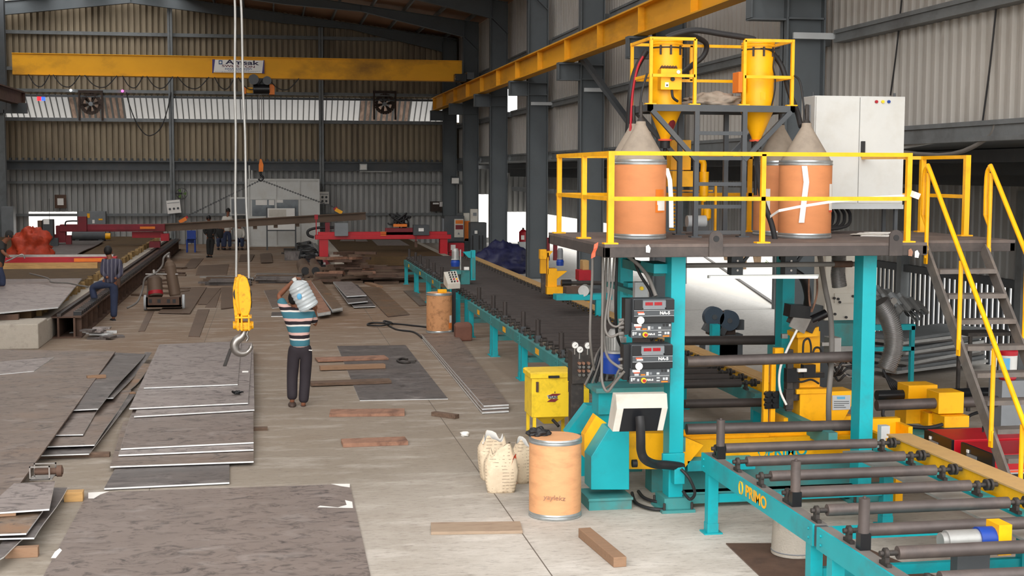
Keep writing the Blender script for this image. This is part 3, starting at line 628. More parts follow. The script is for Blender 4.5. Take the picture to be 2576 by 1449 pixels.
def _ov(a,b):
    for (p,q) in ((a,b),(b,a)):
        c,s_=math.cos(p[4]),math.sin(p[4])
        for ax,hl in (((c,s_),p[2]/2),((-s_,c),p[3]/2)):
            d=abs((q[0]-p[0])*ax[0]+(q[1]-p[1])*ax[1]); cq,sq=math.cos(q[4]),math.sin(q[4])
            r=abs(ax[0]*cq+ax[1]*sq)*q[2]/2+abs(-ax[0]*sq+ax[1]*cq)*q[3]/2
            if d>hl+r: return False
    return True
def drop(x,y,L_,W_,h,rot,z0=0.0):
    me_=(x,y,L_,W_,rot); z=z0
    for it in HEAP:
        if _ov(me_,it): z=max(z,it[5])
    HEAP.append((x,y,L_,W_,rot,z+h+.002)); return M().ob((x,y,z+h/2),(L_,W_,h),(0,0,rot))
# two low piles of bars in the aisle
def pile(cx0,cx1,py,n,lbl,grp,W=.12):
    for k in range(n):
        x0=cx0+random.uniform(0,.25)*(cx1-cx0); x1=cx1-random.uniform(0,.25)*(cx1-cx0); r=k%4
        a=G(x0,py-4*r+random.uniform(-1,1)); b=G(x1,py-4*r+random.uniform(-1,1)); c=(a+b)/2
        S(drop(c.x,c.y,(b-a).length,W*1.6,.05,math.atan2((b-a).y,(b-a).x)),'steel_bar',[PL4,PLB,IRON,STEEL][k%4],lbl,'bar',group=grp)
pile(495,640,718,14,'one of the long grey flat bars piled behind the hook block','flat bars piled behind the hook block')
pile(640,765,712,14,'one of the dark flat bars piled behind the raised hand','flat bars piled behind the raised hand',.14)
# offcut heaps before the right-hand cutting table
for k in range(34):
    a=G(random.uniform(845,1025),random.uniform(680,716)); L_=random.uniform(.7,2.2)
    S(drop(a.x,a.y,L_,random.uniform(.25,.6),.07,random.uniform(-.25,.35)),'plate_offcut',[RUSTD,PLB,PL3,WOODD][k%4],'one of the brown steel offcuts heaped in front of the right cutting table','offcut',group='offcuts before the right cutting table')
for k in range(28):
    a=G(random.uniform(815,940),random.uniform(700,716)); L_=random.uniform(.3,.9)
    S(drop(a.x,a.y,L_,random.uniform(.1,.25),.08,random.uniform(-.9,.9)),'scrap_piece',[RUST,RUSTD,RUSTD,WOODD][k%4],'one of the small rusty scrap pieces heaped below the black cable chain','scrap',group='rusty scrap below the cable chain')
a,b=G(925,712,.03),G(955,722,.03); S(M().bar((a.x,a.y,.032),(b.x,b.y,.032),.2,.06),'timber_offcut',WOOD,'pale plank on the floor in front of the rusty scrap heap','plank')
for k,(px,py,pf) in enumerate(((768,676,'left'),(794,676,'right'))):
    a=G(px,py,.3); b=a+Vector((.0,3.0,0)); t=T('steel_pipe','short thick brown pipe lying on the floor by the cable chain, %s of two'%pf,'pipe',(a.x,a.y,0))
    M().cyl((a.x,a.y,.23),(b.x,b.y,.23),.225,n=18).build('pipe_wall',PLB,t); M().cyl((a.x,a.y-.012,.23),(a.x,a.y+.02,.23),.13,n=16).build('bore',BLK,t)
for k in range(10):
    a=G(random.uniform(200,285),random.uniform(836,858))
    S(drop(a.x,a.y,random.uniform(.25,.45),random.uniform(.2,.3),.035,random.uniform(-.5,.5)),'plate_offcut',[PL4,EDGE,PL2][k%3],'one of the small grey plate offcuts scattered at the foot of the left cutting table','offcut',group='offcuts at the foot of the left table')
for k in range(16):
    a=G(random.uniform(335,470),random.uniform(655,745)); S(drop(a.x,a.y,random.uniform(.4,1.1),random.uniform(.15,.35),.06,random.uniform(-.8,1.2)),'timber_offcut',[WOODD,RUSTD,PLB][k%3],'one of the brown offcuts strewn beside the left table rail','offcut',group='offcuts beside the left table rail')
for k in range(8):
    a=G(random.uniform(735,780),random.uniform(628,640)); S(drop(a.x,a.y,random.uniform(.5,1.3),.2,.07,random.uniform(-.8,.8)),'steel_offcut',IRON,'one of the black offcuts heaped before the white cabin','offcut',group='black offcuts before the white cabin')
p=G(752,655,0); S(M().box(p.x-.55,p.x+.55,p.y,p.y+.6,0,.35),'plate_pack',[PL4],'small pack of grey plates with bright edges right of the cabin door','plates')
# ---------------------------------------------------------------- roller conveyors
XL,XR=4.1,6.02; ZB=.75
def conveyor(label,loc,ys,step,near=False,legs=None,left=True,gposts=()):
    t=T('roller_conveyor',label,'roller conveyor',loc)
    tm=TEAL if near else TEALD
    rm=ROLL if near else ROLLF
    y0=min(ys); y1=max(ys)
    if left:
        for a,b in zip(ys,ys[1:]):
            m=M().box(XL-.02,XL,a+.04,b-.04,ZB-.17,ZB).box(XL,XL+.1,a+.04,b-.04,ZB-.17,ZB-.156)
            for yy in (a+.12,b-.12): m.cyl((XL-.03,yy,ZB-.05),(XL-.02,yy,ZB-.05),.012,n=6).cyl((XL-.03,yy,ZB-.12),(XL-.02,yy,ZB-.12),.012,n=6)
            o=m.build('side_beam',tm,t)
            M().box(XL,XL+.1,a+.04,b-.04,ZB-.014,ZB-.001).build('top_flange',CABLE if near else TEALD,o)
            if not near:
                M().box(XL-.024,XL-.02,(a+b)/2-.14,(a+b)/2+.14,ZB-.13,ZB-.04).build('name_plate',YEL,o)
        for b in ys[1:-1]: M().box(XL-.005,XL+.09,b-.09,b+.09,ZB-.165,ZB-.008).build('splice_plate',DARK,t)
    m=M().box(XR-.16,XR-.03,y0,y1,ZB-.17,ZB-.02); m.build('side_beam',tm,t)
    for y in (legs if legs is not None else [a+.12 for a in ys[:-1]]+[b-.12 for b in ys[1:]]):
        for x in ((XL+.04,XR-.1) if left else (XR-.1,)):
            m=M().box(x-.05,x+.05,y-.05,y+.05,.012,ZB-.16).box(x-.09,x+.09,y-.08,y+.08,0,.014).box(x-.055,x+.055,y-.055,y+.055,.014,.1)
            m.build('leg',tm if near else TEAL,t)
        M().box(XL+.09,XR-.15,y-.03,y+.03,.3,.38).build('cross_tie',tm,t)
    # yellow chain guard on the right: side face and dusty top
    M().box(XR-.0,XR+.02,y0,y1,ZB-.12,ZB+.10).box(XR+.2,XR+.22,y0,y1,ZB-.12,ZB+.1).build('chain_guard',YEL,t)
    M().box(XR-.02,XR+.23,y0,y1,ZB+.10,ZB+.115).build('guard_top',YELD,t)
    # rollers
    n=int((y1-y0-.2)/step)+1; z=ZB+.085
    base=None
    for k in range(n):
        y=y0+.22+k*step
        if y>y1-.08: break
        if base is None:
            m=M().cyl((XL+.13,y,z),(XR-.27,y,z),.047 if near else .052,n=16)
            base=m.build('roller',rm,t)
            m=M().cyl((XL-.0,y,z),(XR-.02,y,z),.02,n=8)
            for x in (XL+.045,XR-.2): m.lathe([(.03,-.018),(.04,-.012),(.04,.012),(.03,.018)],(x,y,z),12,axis=(1,0,0)).box(x-.017,x+.017,y-.065,y+.065,ZB,ZB+.025).box(x-.015,x+.015,y-.03,y+.03,ZB,z)
            m.cyl((XR-.13,y,z),(XR-.11,y,z),.05,n=12).cyl((XR-.09,y,z),(XR-.07,y,z),.05,n=12)
            m.build('bearing',IRON,base); yb=y
        else:
            dup(base,t,(0,y-yb,0))
    for px in gposts:
        y=R(px,800,XL+.06).y
        m=M().box(XL+.03,XL+.11,y-.04,y+.04,ZB,ZB+.12); o=m.build('guide_post',BLKS if near else DARK,t)
        M().cyl((XL+.07,y,ZB+.12),(XL+.07,y,ZB+.37),.04,n=16).cyl((XL+.07,y,ZB+.37),(XL+.07,y,ZB+.385),.012,n=8).build('post_sleeve',ROLL if near else ROLLF,o)
    return t
nc=conveyor('teal roller conveyor nearest the camera at the bottom right, lettered beam','' or (XL,12.6,0),[6.6,9.72,12.55],.605,True,[12.36,9.86,9.45],True,(1815,2007,2183))
pA=G(1886,1240,.665); text('lettering','PRIMO',.14,(XL-.0225,11.0,ZB-.085),(0,-1,0),(0,0,1),YEL,nc,sx=1.25,bold=.004)
m=M(); c=Vector((XL-.022,11.37,ZB-.085))
for k in range(20):
    a=2*math.pi*k/20; b=2*math.pi*(k+1)/20
    if k in (4,5,14,15): continue
    m.bar(c+Vector((0,math.cos(a)*.045,math.sin(a)*.058)),c+Vector((0,math.cos(b)*.045,math.sin(b)*.058)),.004,.016,up=(1,0,0))
m.build('logo_ring',YEL,nc)
M().box(XL+.1,XR-.16,9.66,9.8,ZB-.1,ZB-.03).build('cross_beam',TEAL,nc); M().box(XL+.1,XR-.16,7.6,7.74,ZB-.1,ZB-.03).build('cross_beam',TEAL,nc)
M().box(XR-.5,XR-.2,6.6,12.5,ZB-.05,ZB-.03).build('tie_strip',GALV,nc)
m=M().cyl((5.15,9.3,.3),(5.32,9.3,.3),.085,n=16); t=T('gear_motor','grey gear motor with a blue gearbox under the near conveyor rollers','motor',(5.3,9.3,0))
y=8.9; a=Q(2385,1360,y); m=M().cyl((a.x-.02,y,a.z),(a.x+.22,y,a.z),.075,n=18).cyl((a.x-.06,y,a.z),(a.x-.02,y,a.z),.06,n=14); m.build('motor_body',GALV,t)
M().cyl((a.x+.22,y,a.z),(a.x+.34,y,a.z),.09,n=16).build('gearbox',BLUE,t); M().box(a.x+.34,a.x+.44,y-.09,y+.09,a.z-.1,a.z+.12).build('mount_plate',YEL,t)
M().box(a.x+.05,a.x+.3,y-.05,y+.05,0,a.z-.07).build('stand',DARK,t)
fc=conveyor('long teal roller conveyor behind the gantry, yellow name tags, post sleeves on its beam',(XL,22,0),[15.9,19.2,22.25,25.25,28.3],.46,False,None,True,(1204,1240,1269,1315,1352,1411))
gc=conveyor('short run of dark rollers behind the button console without a near beam',(XL,30,0),[28.35,32.9],.46,False,[28.6,32.6],False)
bc=conveyor('far end of the teal roller conveyor beside the right cutting table',(XL,38,0),[33.0,35.9,38.95,42.0],.46,False,None,True,(1029,1045,1057,1076,1091,1111))
# ---------------------------------------------------------------- gantry platform
ZD=2.74; YF=12.9; YB=15.6
gp=T('gantry_platform','raised dark steel platform on four teal posts with yellow railings','platform',(5.1,14,0))
m=M().box(3.2,6.55,YF,YB,ZD-.03,ZD).box(6.55,7.75,13.3,YB,ZD-.03,ZD)
m.build('deck_plate',DECK,gp)
m=M().box(3.2,6.55,YF,YF+.06,ZD-.13,ZD-.03).box(3.2,3.26,YF,YB,ZD-.13,ZD-.03).box(6.55,7.75,13.3,13.36,ZD-.12,ZD-.03).box(6.5,6.56,YF,13.3,ZD-.12,ZD-.03).box(7.69,7.75,13.3,YB,ZD-.12,ZD-.03).box(3.2,7.75,YB-.06,YB,ZD-.13,ZD-.03)
for x in (4.05,4.8,5.5,6.1): m.box(x-.04,x+.04,YF+.06,YB-.06,ZD-.13,ZD-.03)
m.build('edge_frame',DECKF,gp,.006)
for x,w in ((4.76,.1),(6.07,.1)):
    p=[]; c=Q(1800 if x<5 else 2252,615,YF).x
    m=M(); pts=[(c-.07,YF-.02,ZD-.13),(c+.07,YF-.02,ZD-.13),(c+.07,YF-.02,ZD+.06)]+[(c+.07*math.cos(a),YF-.02,ZD+.06+.07*math.sin(a)) for a in [math.pi*k/8 for k in range(1,8)]]+[(c-.07,YF-.02,ZD+.06)]
    m.prism(pts,(0,.02,0)); o=m.build('lifting_lug',DECKF,gp); M().cyl((c,YF-.025,ZD+.05),(c,YF+.003,ZD+.05),.03,n=14).build('lug_hole',BLK,o)
PX=((3.98,13.25),(6.03,13.25),(3.96,15.2),(5.92,15.2))
for x,y in PX:
    m=M().box(x,x+.15,y,y+.22,.12,ZD-.13); o=m.build('post',TEAL,gp,.006)
    M().box(x-.1,x+.25,y-.12,y+.3,0,.03).box(x-.06,x+.22,y-.06,y+.28,.03,.14).build('post_foot',TEALD,o)
    for a,b in ((-.07,-.09),(.22,-.09),(-.07,.27),(.22,.27)): M().cyl((x+a,y+b,.03),(x+a,y+b,.1),.014,n=6).build('anchor_bolt',IRON,o)
M().box(4.13,6.03,13.3,13.42,.05,.17).box(4.13,6.5,13.28,13.44,.155,.17).build('base_beam',TEALD,gp)
M().box(3.9,4.13,13.2,13.25,.43,.6).box(4.0,4.11,13.12,13.26,.3,.47).build('post_bracket',TEAL,gp,.006)
# railing
RT=.045
def rail_post(x,y,h=.88,w=RT,o=None):
    m=M().box(x-w/2,x+w/2,y-w/2,y+w/2,ZD+.012,ZD+h).box(x-.07,x+.07,y-.05,y+.05,ZD,ZD+.014); return m.build('railing_post',YEL,gp)
def rail(ps):
    for (a,b) in ps:
        M().bar(a,b,.045,.04).build('railing_bar',YEL,gp)
xl=3.27; yf=YF+.06; zt=ZD+.88; zm=ZD+.44; xr=6.36
rail_post(xl,yf,.9,.06); rail_post(xl,14.1,.88,.05); rail_post(xl,15.35,.88,.05)
xm=Q(1917,600,yf).x; rail_post(xm,yf); rail_post(xr,yf,.9,.05)
rail([((xl,yf,zt),(xr,yf,zt)),((xl,yf,zm),(xr,yf,zm)),((xl,yf,zt),(xl,15.35,zt)),((xl,yf,zm),(xl,15.35,zm))])
for y in (14.2,15.25): rail_post(7.66,y,.9,.06)
rail([((7.66,14.2,zt),(7.66,15.25,zt)),((7.66,14.2,zm),(7.66,15.25,zm)),((6.9,15.5,zt),(7.66,15.25,zt)),((6.9,15.5,zm),(7.66,15.25,zm)),((xr,yf+.03,zt-.02),(6.9,15.5,zt)),((3.27,15.5,zm),(6.9,15.5,zm)),((3.27,15.5,zt),(6.9,15.5,zt))])
for x in (4.5,5.6): rail_post(x,15.5)
for (a,b,ma,nm) in ((1630,627,PAPER,'tape_scrap'),(2306,640,PAPER,'tape_scrap'),(2290,636,RUST,'paint_chip')):
    p=Q(a,b,YF-.012); M().add([(p.x-.02,p.y,p.z-.03),(p.x+.018,p.y-.004,p.z-.035),(p.x+.025,p.y-.008,p.z+.01),(p.x+.005,p.y-.002,p.z+.045),(p.x-.022,p.y-.004,p.z+.03)],[(0,1,2,3,4)]).build(nm,ma,gp)
m=M().ribbon([Q(1500,612,YF-.03),Q(1498,625,YF-.04),Q(1493,636,YF-.03),Q(1492,648,YF-.03)],.05,.003,0,(.8,0,.4)); m.build('red_tape',WRED,gp)
# white ribbon tied on railing
m=M(); a=Q(1945,540,13.6); b=Q(2305,488,yf); m.ribbon([Q(1938,545,13.7),Q(1960,530,13.5),Q(2010,520,13.4),Q(2100,506,13.3),Q(2200,497,13.1),Q(2290,492,yf+.05),Q(2303,490,yf-.04)],.028,.003); 
S(m,'tie_ribbon',PAPER,'white plastic ribbon tied from the black hose to the right railing post','ribbon')
S(M().ob(Q(2301,490,yf-.04),(.07,.09,.06),(.2,.3,.1)),'ribbon_knot',PAPER,'white knot of plastic around the right front railing post','ribbon')
# stairs
st=T('ship_stair','steep dark steel stair with yellow handrails on the right of the platform','stair',(7.05,12.2,0))
X0,X1=6.72,7.38; P0=Vector((0,13.28,2.66)); P1=Vector((0,11.05,.05)); 
for x in (X0,X1):
    m=M().bar((x,P0.y,P0.z),(x,P1.y,P1.z),.03,.13); m.build('stringer',STAIR,st)
n=11
for k in range(1,n):
    t=k/n; y=P0.y+(P1.y-P0.y)*t; z=P0.z+(P1.z-P0.z)*t
    M().box(X0+.016,X1-.016,y-.11,y+.07,z-.01,z+.035).build('tread',STAIR,st)
dv=(P1-P0)
for x in (X0-.02,X1+.02):
    a=Vector((x,13.22,3.5)); b=a+dv*.98
    M().tube([Vector((x,13.3,3.0)),Vector((x,13.3,3.4)),Vector((x,13.24,3.5)),a+Vector((0,-.05,-.05)),a+dv*.3,b],.024,8,smooth=3).build('handrail',YEL,st)
    M().tube([Vector((x,13.3,3.0)),Vector((x,13.22,2.9))],.022,8).build('handrail_return',YEL,st)
    for t in (.03,.36,.66,.9):
        q=P0+dv*t; m=M().cyl((x,q.y,q.z-.02),(x,q.y,q.z+.86),.022,n=10).ob((x,q.y+.0,q.z),(.02,.06,.16)); m.build('handrail_post',YEL,st)
# ---------------------------------------------------------------- fibre drums with paper cones
def drum(label,x,y,z,r=.28,h=.83,ma=DRUM,cone=True,lid=False,group=None,name='fibre_drum'):
    t=T(name,label,'drum',(x,y,z),group)
    M().lathe([(r*.99,.03),(r,.05),(r,h-.05),(r*.99,h-.03)],(x,y,z),40).build('barrel',ma,t)
    for a in (0,h-.055):
        M().lathe([(r*.98,a),(r*1.02,a+.004),(r*1.025,a+.02),(r*1.005,a+.028),(r*1.02,a+.04),(r*1.01,a+.055),(r*.97,a+.055)],(x,y,z),40).build('steel_ring',ZINC,t)
    if cone:
        M().lathe([(r*.95,h-.02),(r*.93,h+.01),(.055,h+.36),(.05,h+.4)],(x,y,z),36).build('cone_hood',CONE,t)
        o=M().lathe([(.05,h+.39),(.035,h+.42),(.02,h+.44),(.016,h+.6)],(x,y,z),14).build('wire_spout',IRON,t)
    if lid: M().lathe([(r*.955,h-.002),(r*.95,h+.003)],(x,y,z),36).build('lid',DRUML,t)
    return t
def on_drum(name,t,r,a0,a1,z0,z1,ma,lab=None,n=6):
    """curved sheet on the drum surface; angles in degrees, 0 = towards the camera side (-Y)"""
    L_=t.location; m=M(); v=[]
    for k in range(n+1):
        a=math.radians(a0+(a1-a0)*k/n)
        for z in (z0,z1): v.append((L_.x+math.sin(a)*r,L_.y-math.cos(a)*r,L_.z+z))
    m.add(v,[(2*i,2*i+2,2*i+3,2*i+1) for i in range(n)]); return m.build(name,ma,t,label=lab)
gr='drums with paper cones on the platform'
d1=drum('orange brown fibre drum with paper cone at the left front of the platform',Q(1609,597,14.05).x,14.05,ZD,.275)
on_drum('label_sticker',d1,.279,20,48,.28,.52,ORG,'orange and white printed sticker'); on_drum('label_text',d1,.281,24,50,.36,.41,PAPER)
o=on_drum('sticker_white',d1,.281,26,50,.3,.36,PAPER)
text('lettering','SAW',.06,(d1.location.x+math.sin(.63)*.283,d1.location.y-math.cos(.63)*.283,ZD+.41),(math.cos(.63),math.sin(.63),0),(0,0,1),PAPER,d1)
m=M(); b=d1.location+Vector((.25,-.12,0)); m.ribbon([b+Vector((.0,-.0,.74)),b+Vector((.03,-.03,.62)),b+Vector((.045,-.035,.4)),b+Vector((.05,-.04,.12))],.05,.004,0,(.8,-.5,0)); m.build('tape_strip',PAPER,d1)
d2=drum('fibre drum mostly hidden behind the left front drum on the platform',Q(1591,592,14.75).x,14.75,ZD,.28)
M().ribbon([d2.location+Vector((-.24,-.2,.7)),d2.location+Vector((-.26,-.22,.45)),d2.location+Vector((-.24,-.22,.2)),d2.location+Vector((-.22,-.24,.1))],.04,.004,0,(.8,.3,0)).build('tape_strip',PAPER,d2)
d3=drum('orange brown fibre drum with a long white tape at the right front of the platform',Q(2023,597,14.05).x,14.05,ZD,.282)
on_drum('label_sticker',d3,.286,40,75,.3,.58,PAPER,'white printed sheet'); on_drum('label_edge',d3,.287,40,75,.28,.3,WRED)
m=M(); b=d3.location; m.ribbon([b+Vector((-.12,-.262,.77)),b+Vector((-.1,-.275,.6)),b+Vector((-.12,-.27,.4)),b+Vector((-.14,-.262,.17))],.055,.004,0,(1,-.3,0)); m.build('tape_strip',PAPER,d3)
d4=drum('fibre drum half hidden behind the right front drum on the platform',Q(1957,592,14.7).x,14.7,ZD,.28)
on_drum('label_sticker',d4,.284,-60,-40,.28,.52,PAPER)
p=Q(2205,580,14.3); t=T('paper_sheets','loose white printed sheets lying on the platform deck below the white cabinet','papers',(p.x,14.3,ZD))
for k in range(5): M().ob((p.x+random.uniform(-.12,.2),14.2+k*.08,ZD+.006+k*.006),(.34,.24,.003),(0,0,random.uniform(-.6,.6))).build('paper_sheet',[PAPER,PAPER,WHITED][k%3],t)
# ---------------------------------------------------------------- control cabinet
cb=T('control_cabinet','tall white two-door control cabinet at the back of the platform','cabinet',(6.8,15,2.74))
y=15.0; p=Q(2052,240,y); q=Q(2272,515,y); xm=Q(2163,300,y).x
M().box(p.x,q.x,y+.02,y+.42,q.z,p.z).build('body',WHITE,cb,.005)
for a,b,h in ((p.x+.01,xm-.004,0),(xm+.004,q.x-.01,1)):
    o=M().box(a,b,y,y+.02,q.z+.02,p.z-.012).build('door',WHITE,cb,.004)
    if h:
        hp=Q(2169,375,y); M().box(hp.x-.02,hp.x+.025,y-.03,y,hp.z-.09,hp.z+.09).build('handle',BLK,o,.004)
        for px,ma in ((2204,RED),(2220,YELE),(2235,BLUE)):
            c=Q(px,256,y); M().cyl((c.x,y-.02,c.z),(c.x,y,c.z),.018,n=14).build('indicator_lamp',ma,o)
c=Q(2037,275,y+.15); M().box(p.x-.012,p.x,y+.14,y+.34,p.z-.33,p.z-.1).build('vent_grille',GREY,cb); M().box(p.x-.014,p.x-.004,y+.17,y+.31,p.z-.29,p.z-.14).build('vent_slats',DARK,cb)
M().box(p.x-.005,q.x+.005,y,y+.42,q.z-.05,q.z).build('plinth',GREYL,cb)
m=M()
for x in (p.x+.06,q.x-.08):
    for yy in (y+.05,y+.36): m.box(x,x+.04,yy,yy+.04,ZD,q.z-.05)
for x in (p.x+.05,q.x-.05): m.cyl((x,y+.2,p.z),(x,y+.2,p.z+.05),.015,n=8)
m.build('stand_and_eyes',DARK,cb)
m=M()
for k in range(6): x=p.x+.15+.07*k; m.tube([(x,y+.2,q.z-.05),(x+.02,y+.15,ZD+.2),(x-.1,y,ZD+.08),(x-.35-.04*k,y-.1,ZD+.03)],.02)
S(m,'cable_bundle',BLK,'black cables dropping from under the white cabinet to the deck','cable')
# ---------------------------------------------------------------- hopper tower
tw=T('hopper_tower','dark grey steel tower frame carrying the two yellow hoppers','frame',(4.8,14.4,ZD))
yt=14.2; yb=15.0; a=Q(1632,262,yt); b=Q(2000,262,yt); zt2=a.z; x0,x1=a.x,b.x
m=M().box(x0,x1,yt,yt+.05,zt2-.07,zt2).box(x0,x1,yb-.05,yb,zt2-.07,zt2).box(x0,x0+.05,yt,yb,zt2-.07,zt2).box(x1-.05,x1,yt,yb,zt2-.07,zt2)
m.build('top_frame',DARK,tw)
xs4=[Q(1753,400,yt).x,Q(1873,400,yt).x]
for x in xs4:
    for yy in (yt,yb-.2): M().box(x-.025,x+.025,yy,yy+.05,ZD+.014,zt2-.07).box(x-.06,x+.06,yy-.03,yy+.08,ZD,ZD+.014).build('leg',DARK,tw)
for py in (335,398,463,520,585):
    z=Q(1800,py,yt).z; M().box(xs4[0],xs4[1],yt+.01,yt+.045,z-.02,z+.02).build('rung',DARK,tw)
for yy in (yt+.02,yb-.17):
    M().bar((x0+.04,yy,zt2-.06),(xs4[0],yy,Q(1750,398,yt).z-.02),.05,.05).build('diagonal',DARK,tw); M().bar((x1-.04,yy,zt2-.06),(xs4[1],yy,Q(1870,398,yt).z-.02),.05,.05).build('diagonal',DARK,tw)
for x in (x0+.3,): M().box(x-.02,x+.02,yb-.2,yb-.15,ZD,zt2-.07).build('leg',DARK,tw)
zr2=Q(1700,97,yt).z; zm2=Q(1700,190,yt).z
def cage(xa,xb):
    for x in (xa,xb):
        m=M().box(x-.016,x+.016,yt+.005,yt+.04,zt2,zr2); m.box(x-.06,x+.06,yt,yt+.06,zt2,zt2+.012); m.build('cage_post',YEL,tw)
    for z in (zr2,zm2): M().box(xa,xb,yt+.005,yt+.04,z-.016,z+.016).build('cage_rail',YEL,tw)
cage(x0+.025,Q(1751,97,yt).x); cage(Q(1876,97,yt).x,x1-.03)
for x in (x0+.02,x1-.03):
    M().box(x-.016,x+.016,yb-.04,yb-.005,zt2,zr2).build('cage_post',YEL,tw)
    for z in (zr2,zm2): M().box(x-.014,x+.014,yt,yb,z-.016,z+.016).build('cage_rail',YEL,tw)
for z in (zr2,zm2): M().box(x0,x1,yb-.04,yb-.01,z-.016,z+.016).build('cage_rail',YEL,tw)
M().box(4.68,4.71,yb-.04,yb-.01,zm2,zr2).build('cage_post',YEL,tw)
def hopper(px0,px1,label,sooty):
    a=Q(px0,250,14.5); b=Q(px1,250,14.5); x=(a.x+b.x)/2; r=(b.x-a.x)/2*1.04; y=14.55
    z0=Q(1700,350,y).z; z1=zt2-.02; z2=Q(1700,108,y).z
    t=T('flux_hopper',label,'hopper',(x,y,z0))
    m=M().lathe([(.05,z0),(.055,z0+.02),(r*.98,z1-.04),(r,z1),(r,z2-.03),(r*1.04,z2-.03),(r*1.05,z2-.015),(r*.98,z2)],(x,y,0),36)
    m.build('shell',YEL,t)
    M().lathe([(r*1.03,z2+.0),(r*1.02,z2+.02),(r*.5,z2+.035),(.05,z2+.05)],(x,y,0),36).build('lid',YEL,t)
    M().lathe([(r*1.015,z2-.07),(r*1.02,z2-.062),(r*1.015,z2-.055)],(x,y,0),36).build('clamp_band',BLK,t)
    for an in (-35,0,40):
        c=Vector((x+math.sin(math.radians(an))*r*1.03,y-math.cos(math.radians(an))*r*1.03,0)); M().ob(c+Vector((0,0,z2-.09)),(.02,.02,.1),(0,0,math.radians(an))).build('toggle_clamp',IRON,t)
    M().cyl((x,y,z0-.02),(x,y,z0),.075,n=20).build('outlet_flange',WRED,t)
    M().cyl((x,y,z0-.1),(x,y,z0-.02),.055,n=16).cyl((x,y,ZD+.45),(x,y,z0-.1),.02,n=10).build('outlet_pipe',BLK,t)
    if sooty:
        m=M(); v=[]; aa=[-5,8,24,42,55]; zz=[.45,.62,.66,.6,.5]; zb=[.36,.3,.2,.22,.34]
        rr=lambda f:.055+(r*.98-.055)*f
        for an,f,g in zip(aa,zz,zb):
            for q in (f,g): v.append((x+math.sin(math.radians(an))*(rr(q)+.003),y-math.cos(math.radians(an))*(rr(q)+.003),z0+.02+(z1-.06-z0)*q))
        m.add(v,[(2*i,2*i+1,2*i+3,2*i+2) for i in range(4)]); m.build('scorch_mark',REDD,t)
        p=Q(1664,172,yt+.06); q=Q(1716,226,yt+.06); o=M().box(p.x,q.x,yt+.07,y-r*.85,q.z,p.z).build('control_box',YEL,t,.004)
        c=Q(1692,199,yt+.06); M().cyl((c.x,yt+.045,c.z),(c.x,yt+.07,c.z),.022,n=14).build('rotary_switch',BLK,o)
        c=Q(1678,213,yt+.06); M().box(c.x-.02,c.x+.02,yt+.064,yt+.07,c.z-.025,c.z+.025).build('switch_plate',PAPER,o); M().cyl((c.x,yt+.05,c.z-.005),(c.x,yt+.066,c.z-.005),.009,n=8).build('key_switch',BLK,o)
        c=Q(1707,181,yt+.06); M().cyl((c.x,yt+.06,c.z),(c.x,yt+.07,c.z),.02,n=14).build('dial',PAPER,o)
        M().tube([Q(1690,226,yt+.1),Q(1693,245,yt+.08),Q(1705,255,yt+.1)],.014).build('conduit',BLK,o)
        m=M()
        for k in range(6): m.tube([(p.x+.02+.03*k,y-r,p.z+.0),(p.x+.03+.03*k,y-r-.04,p.z+.03),(p.x+.05+.03*k,y-r-.02,p.z)],.01,6)
        m.build('fittings',RUSTD,o)
    else:
        p=Q(1860,180,14.4); q=Q(1872,232,14.4); M().box(p.x,q.x+.03,14.42,14.62,q.z,p.z).build('control_box',ORG,t,.004)
        M().tube([(x-r*.2,y-r,z2-.06),(x+r*.4,y-r*.98,z2-.07),(x+r*.8,y-r*.7,z2-.12),(x+r*.72,y-r*.75,z2-.25),(x+r*.9,y-r*.6,z2-.35),(x+r*.95,y-r*.5,z2-.5),(x+r*.6,y-r*.9,z1+.02)],.009,6).build('air_line',BLK,t)
        c=Q(1917,242,14.4); M().box(c.x-.03,c.x+.03,y-r*1.0,y-r*.7,c.z-.04,c.z+.04).build('hatch',YEL,t)
    return t,x,y,r,z2
h1,hx1,hy,hr,hz=hopper(1640,1715,'left yellow flux hopper with scorched cone and a switch box','left')
h2,hx2,_,_,_=hopper(1871,1946,'right yellow flux hopper with a clean cone and a cable down its side',None)
S(M().tube([(hx1,hy,hz+.05),Q(1700,86,hy),Q(1750,76,hy),Q(1820,86,hy),Q(1885,96,hy),(hx2-.04,hy,hz+.05)],.033,10),'suction_hose',BLK,'thick black hose arching between the tops of the two hoppers','hose')
S(M().tube([(hx1+.06,hy,hz+.04),Q(1730,88,hy+.2),Q(1775,108,hy+.35),Q(1770,140,hy+.4),Q(1740,165,hy+.4),Q(1705,195,hy+.2)],.03,10),'suction_hose',BLK,'second black hose curling down behind the left hopper','hose')
S(M().tube([Q(1626,128,yb-.1),Q(1600,175,yb-.1),Q(1587,230,yb-.15),Q(1582,300,yb-.1),Q(1578,360,14.95)],.034,10),'flux_hose',BLK,'thick dark hose dropping past the left cage to the cones','hose')
S(M().tube([Q(1618,142,yb-.2),Q(1606,165,yb-.2),Q(1597,200,yb-.2),Q(1590,250,yb-.2),Q(1586,330,14.7)],.014,8),'air_hose',RED,'thin red hose beside the thick hose at the left cage','hose')
S(M().tube([Q(1628,185,yt-.05),Q(1614,235,14.1),Q(1609,290,14.05)],.012,8),'welding_wire_liner',BLK,'thin black liner rising from the left front cone','hose')
S(M().tube([Q(1945,135,14.5),Q(1968,170,14.5),Q(1985,230,14.4),Q(2005,280,14.3),Q(2015,318,14.1)],.03,10),'flux_hose',BLK,'thick dark hose from the right hopper towards the right cone','hose')
S(M().tube([Q(1998,190,yt-.05),Q(2012,205,14.15),Q(2020,250,14.1),Q(2024,310,14.05)],.011,8),'welding_wire_liner',BLK,'thin black liner rising from the right front cone','hose')
